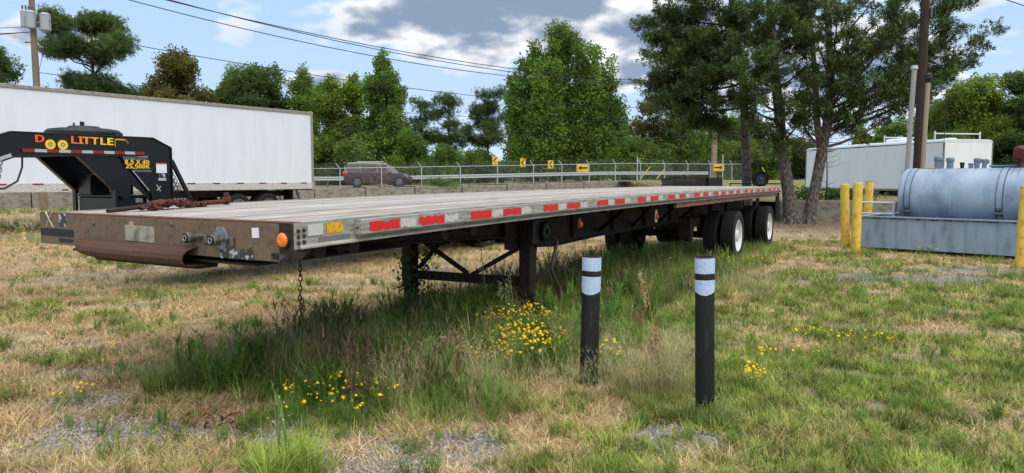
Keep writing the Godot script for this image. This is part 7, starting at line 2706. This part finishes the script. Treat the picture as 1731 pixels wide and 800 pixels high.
	for q in [[-9.0, -48.0, "orange brown dry bush growing on the road edge before the minivan's side", Color(0.30, 0.17, 0.06), 0.55, 0.9], [-4.6, -46.6, "bright green bush on top of the wall right of the minivan", Color(0.15, 0.25, 0.05), 0.75, 0.45]]:
		var o := thing("bush", q[2], "bush", Vector3(q[0], along(WALL, q[0], 2), q[1]))
		xs = []
		cs = []
		for k in (30 if q[5] > 0.8 else 90):
			var s := rng.randf_range(0.2, 0.4) * (0.55 if q[5] > 0.8 else 1.0)
			xs.append(Transform3D(Basis(Vector3.UP, rng.randf_range(0, TAU)).scaled(Vector3(s, s, s)), Vector3(rng.randfn() * q[4] * 0.6, 0.05 + rng.randf() * q[5], rng.randfn() * 0.25)))
			cs.append(jitter(q[3], 0.3))
		multi("leaves", clusters[0], xs, cs, leafmat("leaves", Color.WHITE), o)


func ground_cover() -> void:
	var straw := [tuft(1, 22, 0.06, 0.05, 0.12, 0.0045, 0.5, 1.5, 0.8, 2), tuft(2, 22, 0.07, 0.04, 0.10, 0.004, 0.7, 1.55, 0.6, 2)]
	var short := [tuft(3, 20, 0.05, 0.05, 0.11, 0.006, 0.1, 1.0, 1.0), tuft(4, 22, 0.06, 0.04, 0.09, 0.007, 0.3, 1.3, 0.8)]
	var long := [tuft(5, 17, 0.08, 0.20, 0.46, 0.0085, 0.05, 0.65, 1.4, 4), tuft(6, 15, 0.10, 0.16, 0.38, 0.008, 0.1, 0.8, 1.3, 4)]
	var wisp := [wisps(7, 16, 0.10, 0.28, 0.46)]
	var xs := [[], [], [], [], [], [], []]
	var cs := [[], [], [], [], [], [], []]
	# tufts scattered over the yard, thinning and growing coarser with distance
	for band in [[3.1, 6.0, 30000], [6.0, 10.0, 30000], [10.0, 18.0, 30000], [18.0, 44.0, 24000]]:
		for i in int(band[2]):
			var d := sqrt(rng.randf_range(band[0] * band[0], band[1] * band[1]))
			var x := rng.randf_range(-0.80, 0.80) * d
			var z := -d
			var coarse := clampf(d / 6.0, 1.0, 3.2)
			if (x < 8.3 and d > along(WALL, x, 1) - 0.1) or (x >= 8.3 and d > along(WALL_R, x, 1) - 0.1):
				continue
			var gr := green(x, z)
			var br := bare(x, z)
			var lu := lush(x, z)
			if rng.randf() < smooth(0.1, 0.9, br) * 0.8:
				continue
			var b := Basis(Vector3.UP, rng.randf_range(0, TAU))
			var y := ground(x, z) * (1.0 - smooth(20.0, 60.0, absf(x) + d)) - 0.003
			var tone := clampf(0.95 + noise2.get_noise_2d(x * 10.0 + 7.0, z * 10.0) * 1.1, 0.5, 1.45)
			var litter := minf(1.0, 1.6 * blob(x, z, 10.2, -23.8, 6.5, 4.0))
			var thick := 0.5 + noise2.get_noise_2d(x * 6.0 + 50.0, z * 6.0) * 1.6
			if rng.randf() > 0.35 + thick:
				continue
			if rng.randf() < gr * 0.78:
				var s := rng.randf_range(0.6, 1.35) * (0.75 + 0.25 * coarse)
				var k: int = 2 + i % 2
				xs[k].append(Transform3D(b.scaled(Vector3(s * 1.2, s * rng.randf_range(0.7, 1.2), s * 1.2)), Vector3(x, y, z)))
				var c := jitter(gcol_green[i % 4], 0.3)
				c = c.lerp(Color(0.40, 0.31, 0.14), rng.randf_range(0.0, 0.5))
				cs[k].append(Color(c.r * tone, c.g * tone, c.b * tone))
			elif rng.randf() < 0.9 - litter * 0.5:
				var s := rng.randf_range(0.7, 1.4) * (0.7 + 0.3 * coarse)
				var k: int = i % 2
				xs[k].append(Transform3D(b.scaled(Vector3(s * 1.25, s * 0.85, s * 1.25)), Vector3(x, y, z)))
				var c := jitter(gcol_straw[(i / 3) % 5], 0.25)
				c = c.lerp(Color(0.20, 0.21, 0.06), gr * 0.4 * rng.randf())
				c = c.lerp(Color(0.26, 0.135, 0.07), litter * 0.85)
				cs[k].append(Color(c.r, c.g, c.b) * (0.55 + 0.45 * tone))
	# tall grass beside and beneath the flatbed
	for i in 11000:
		var u := rng.randf_range(0.1, 15.0)
		var v := rng.randf_range(-1.0, 2.5)
		var p := fb_world(u, v)
		var lu := lush(p.x, p.z)
		if rng.randf() > lu * (1.0 if u < 6.0 else 0.55):
			continue
		var s := rng.randf_range(0.5, 1.1) * (0.55 + 0.45 * lu) * (1.12 if u < 4.0 else 0.9)
		if p.z > -4.9:
			s *= 0.7
		var k: int = 4 + i % 2
		xs[k].append(Transform3D(Basis(Vector3.UP, rng.randf_range(0, TAU)).scaled(Vector3(s * 1.1, s, s * 1.1)), Vector3(p.x, ground(p.x, p.z), p.z)))
		var c := jitter([Color(0.155, 0.255, 0.045), Color(0.12, 0.21, 0.04), Color(0.19, 0.285, 0.05), Color(0.23, 0.27, 0.08), Color(0.32, 0.275, 0.13)][i % 5], 0.3)
		cs[k].append(Color(c.r, c.g, c.b) * (0.6 + 0.9 * rng.randf()))
	# separate bright tussocks
	for q in [[-1.15, -3.62, 0.20, 60, Color(0.25, 0.33, 0.06), 0.75], [-2.35, -5.05, 0.22, 60, Color(0.17, 0.23, 0.06), 0.85], [-2.1, -3.7, 0.5, 40, Color(0.30, 0.29, 0.09), 0.5], [-0.4, -4.75, 0.6, 110, Color(0.18, 0.24, 0.055), 0.55], [0.5, -4.6, 0.3, 40, Color(0.23, 0.27, 0.07), 0.2], [1.0, -4.9, 0.3, 80, Color(0.24, 0.26, 0.08), 0.5], [1.28, -4.38, 0.16, 34, Color(0.16, 0.22, 0.08), 0.5], [0.9, -3.95, 0.18, 22, Color(0.20, 0.30, 0.04), 0.3], [0.5, -6.6, 0.9, 160, Color(0.13, 0.21, 0.04), 0.6], [1.2, -7.4, 1.0, 130, Color(0.15, 0.23, 0.045), 0.55], [-4.4, -9.3, 0.5, 30, Color(0.12, 0.2, 0.04), 0.4], [6.9, -14.2, 0.3, 26, Color(0.12, 0.2, 0.05), 0.7], [-16.5, -24.0, 4.0, 170, Color(0.09, 0.16, 0.04), 1.2], [-20.0, -33.5, 5.0, 200, Color(0.12, 0.2, 0.05), 1.3]]:
		for j in int(q[3]):
			var a := rng.randf_range(0, TAU)
			var o: float = sqrt(rng.randf()) * q[2]
			var x: float = q[0] + cos(a) * o
			var z: float = q[1] + sin(a) * o * 0.7
			var s: float = q[5] * rng.randf_range(0.7, 1.15)
			var k: int = 4 + j % 2
			xs[k].append(Transform3D(Basis(Vector3.UP, rng.randf_range(0, TAU)).scaled(Vector3(s, s, s)), Vector3(x, ground(x, z), z)))
			cs[k].append(jitter(q[4], 0.28))
	# airy seed grass by the posts
	for q in [[-0.35, -4.85, 0.6, 34], [0.5, -4.8, 0.2, 6], [1.0, -4.95, 0.3, 36], [1.1, -5.7, 0.6, 40], [-0.9, -5.8, 0.8, 25], [-1.9, -5.6, 0.7, 30], [2.6, -9.5, 1.0, 40]]:
		for j in int(q[3]):
			var a := rng.randf_range(0, TAU)
			var o: float = sqrt(rng.randf()) * q[2]
			var x: float = q[0] + cos(a) * o
			var z: float = q[1] + sin(a) * o * 0.6
			var s := rng.randf_range(0.6, 1.05)
			xs[6].append(Transform3D(Basis(Vector3.UP, rng.randf_range(0, TAU)).scaled(Vector3(s, s, s)), Vector3(x, ground(x, z), z)))
			cs[6].append(jitter(Color(0.44, 0.37, 0.22), 0.25).lerp(Color(0.26, 0.30, 0.10), rng.randf() * 0.7))
	# leafy low weeds, bushier along the flatbed
	var wx := []
	var wc := []
	for i in 15000:
		var d := sqrt(rng.randf_range(3.2 * 3.2, 17.0 * 17.0))
		var x := rng.randf_range(-0.78, 0.78) * d
		var z := -d
		var cl := noise2.get_noise_2d(x * 8.0 + 120.0, z * 8.0)
		var gr := green(x, z)
		if cl < 0.16 - gr * 0.10 or rng.randf() > (0.3 + gr * 0.5) * (1.0 - 0.5 * smooth(7.0, 12.0, d)):
			continue
		var s := rng.randf_range(0.06, 0.145)
		wx.append(Transform3D(Basis(Vector3.UP, rng.randf_range(0, TAU)).scaled(Vector3(s * 1.3, s, s * 1.3)), Vector3(x, ground(x, z), z)))
		wc.append(jitter(Color(0.175, 0.29, 0.045), 0.35).lerp(Color(0.34, 0.30, 0.10), rng.randf() * 0.4))
	for i in 1500:
		var u := rng.randf_range(0.1, 9.0)
		var p := fb_world(u, rng.randf_range(-0.9, 2.0))
		var cl := noise2.get_noise_2d(p.x * 5.0 + 20.0, p.z * 5.0)
		if rng.randf() > lush(p.x, p.z) * (0.45 + cl * 1.6):
			continue
		var s := rng.randf_range(0.2, 0.46) * (0.8 if p.z > -4.9 else 1.0)
		wx.append(Transform3D(Basis(Vector3.UP, rng.randf_range(0, TAU)).scaled(Vector3(s, s, s)), Vector3(p.x, ground(p.x, p.z), p.z)))
		wc.append(jitter([Color(0.16, 0.27, 0.05), Color(0.12, 0.215, 0.045), Color(0.30, 0.20, 0.12), Color(0.19, 0.28, 0.06)][i % 4], 0.35))
	var lw := multi("low_weeds", feathery(33, 9, 0.45, 1.0, 0.035, 0.16, 0.34, 15), wx, wc, leafmat("weed leaves", Color.WHITE), self)
	lw.set_meta("label", "feathery green weeds scattered among the grass of the yard")
	lw.set_meta("category", "weeds")
	var gm := leafmat("grass blades", Color(0.42, 0.46, 0.16), 0.7)
	var sm := leafmat("dry straw", Color(0.3, 0.24, 0.14), 0.85)
	var names := ["dry_grass", "dry_grass", "short_grass", "short_grass", "long_grass", "long_grass", "seed_grass"]
	var labels := ["dry straw coloured grass scattered over the yard", "flattened dry straw lying over the yard", "short green grass growing in patches over the yard", "low green turf growing in patches over the yard", "long green grass beside and beneath the flatbed trailer", "bent long green grass around the posts and the landing legs", "airy tan seed grass around the two black posts"]
	var meshes := [straw[0], straw[1], short[0], short[1], long[0], long[1], wisp[0]]
	for k in 7:
		var o := multi(names[k], meshes[k], xs[k], cs[k], sm if k < 2 or k == 6 else gm, self)
		o.set_meta("label", labels[k])
		o.set_meta("category", "grass")
	# gravel
	var stone := MB.new()
	var r := RandomNumberGenerator.new()
	r.seed = 5
	var pts := []
	for lat in 4:
		for lon in 6:
			var th := PI * (lat + 0.5) / 4.0
			var ph := TAU * (lon + 0.5 * (lat % 2)) / 6.0
			pts.append(Vector3(sin(th) * cos(ph), cos(th) * 0.62, sin(th) * sin(ph)) * r.randf_range(0.75, 1.1))
	for lat in 3:
		for lon in 6:
			var a: Vector3 = pts[lat * 6 + lon]
			var b: Vector3 = pts[lat * 6 + (lon + 1) % 6]
			var c: Vector3 = pts[lat * 6 + 6 + (lon + 1) % 6]
			var e: Vector3 = pts[lat * 6 + 6 + lon]
			stone.face([a, b, c, e], Vector3.ZERO)
	stone.face(pts.slice(0, 6), Vector3.ZERO)
	stone.face(pts.slice(18, 24), Vector3.ZERO)
	var gx := []
	var gc := []
	for i in 420000:
		var d := sqrt(rng.randf_range(3.1 * 3.1, 13.0 * 13.0))
		if rng.randf() > 6.0 / (d + 1.5):
			continue
		var x := rng.randf_range(-0.80, 0.80) * d
		var z := -d
		var br := bare(x, z)
		if rng.randf() > 0.05 + br * 0.9:
			continue
		var s := rng.randf_range(0.0045, 0.0105) * (1.0 + 0.5 * float(i % 13 == 0))
		gx.append(Transform3D(Basis(Vector3(rng.randfn(), rng.randfn() * 3.0, rng.randfn()).normalized(), rng.randf_range(0, TAU)).scaled(Vector3(s, s * 0.8, s)), Vector3(x, ground(x, z) + s * 0.25, z)))
		gc.append(jitter([Color(0.235, 0.235, 0.245), Color(0.30, 0.295, 0.285), Color(0.185, 0.185, 0.195), Color(0.31, 0.265, 0.215), Color(0.38, 0.365, 0.35)][i % 5], 0.2))
	var gv := mat("gravel", Color.WHITE, 0.9)
	gv.vertex_color_use_as_albedo = true
	var o := multi("gravel", stone.mesh(), gx, gc, gv, self)
	o.set_meta("label", "loose grey gravel showing in bare patches of the yard")
	o.set_meta("category", "gravel")
	# dead leaves in the foreground
	var lf := MB.new()
	for i in 60:
		var p := Vector3(rng.randfn() * 0.12, 0.02 + rng.randf() * 0.05, rng.randfn() * 0.06)
		var dd := Vector3(rng.randfn(), rng.randfn() * 0.4, rng.randfn()).normalized() * rng.randf_range(0.03, 0.07)
		lf.leaf(p, dd, dd.cross(Vector3(rng.randfn(), 1, rng.randfn())).normalized(), 0.013)
	var dl := part("dead_leaves", lf, mat("dead leaf", Color(0.45, 0.26, 0.17), 0.85), self)
	dl.position = Vector3(-1.78, 0.01, -4.33)
	tag(dl, "small heap of curled reddish brown dead leaves on the gravel", "leaves")
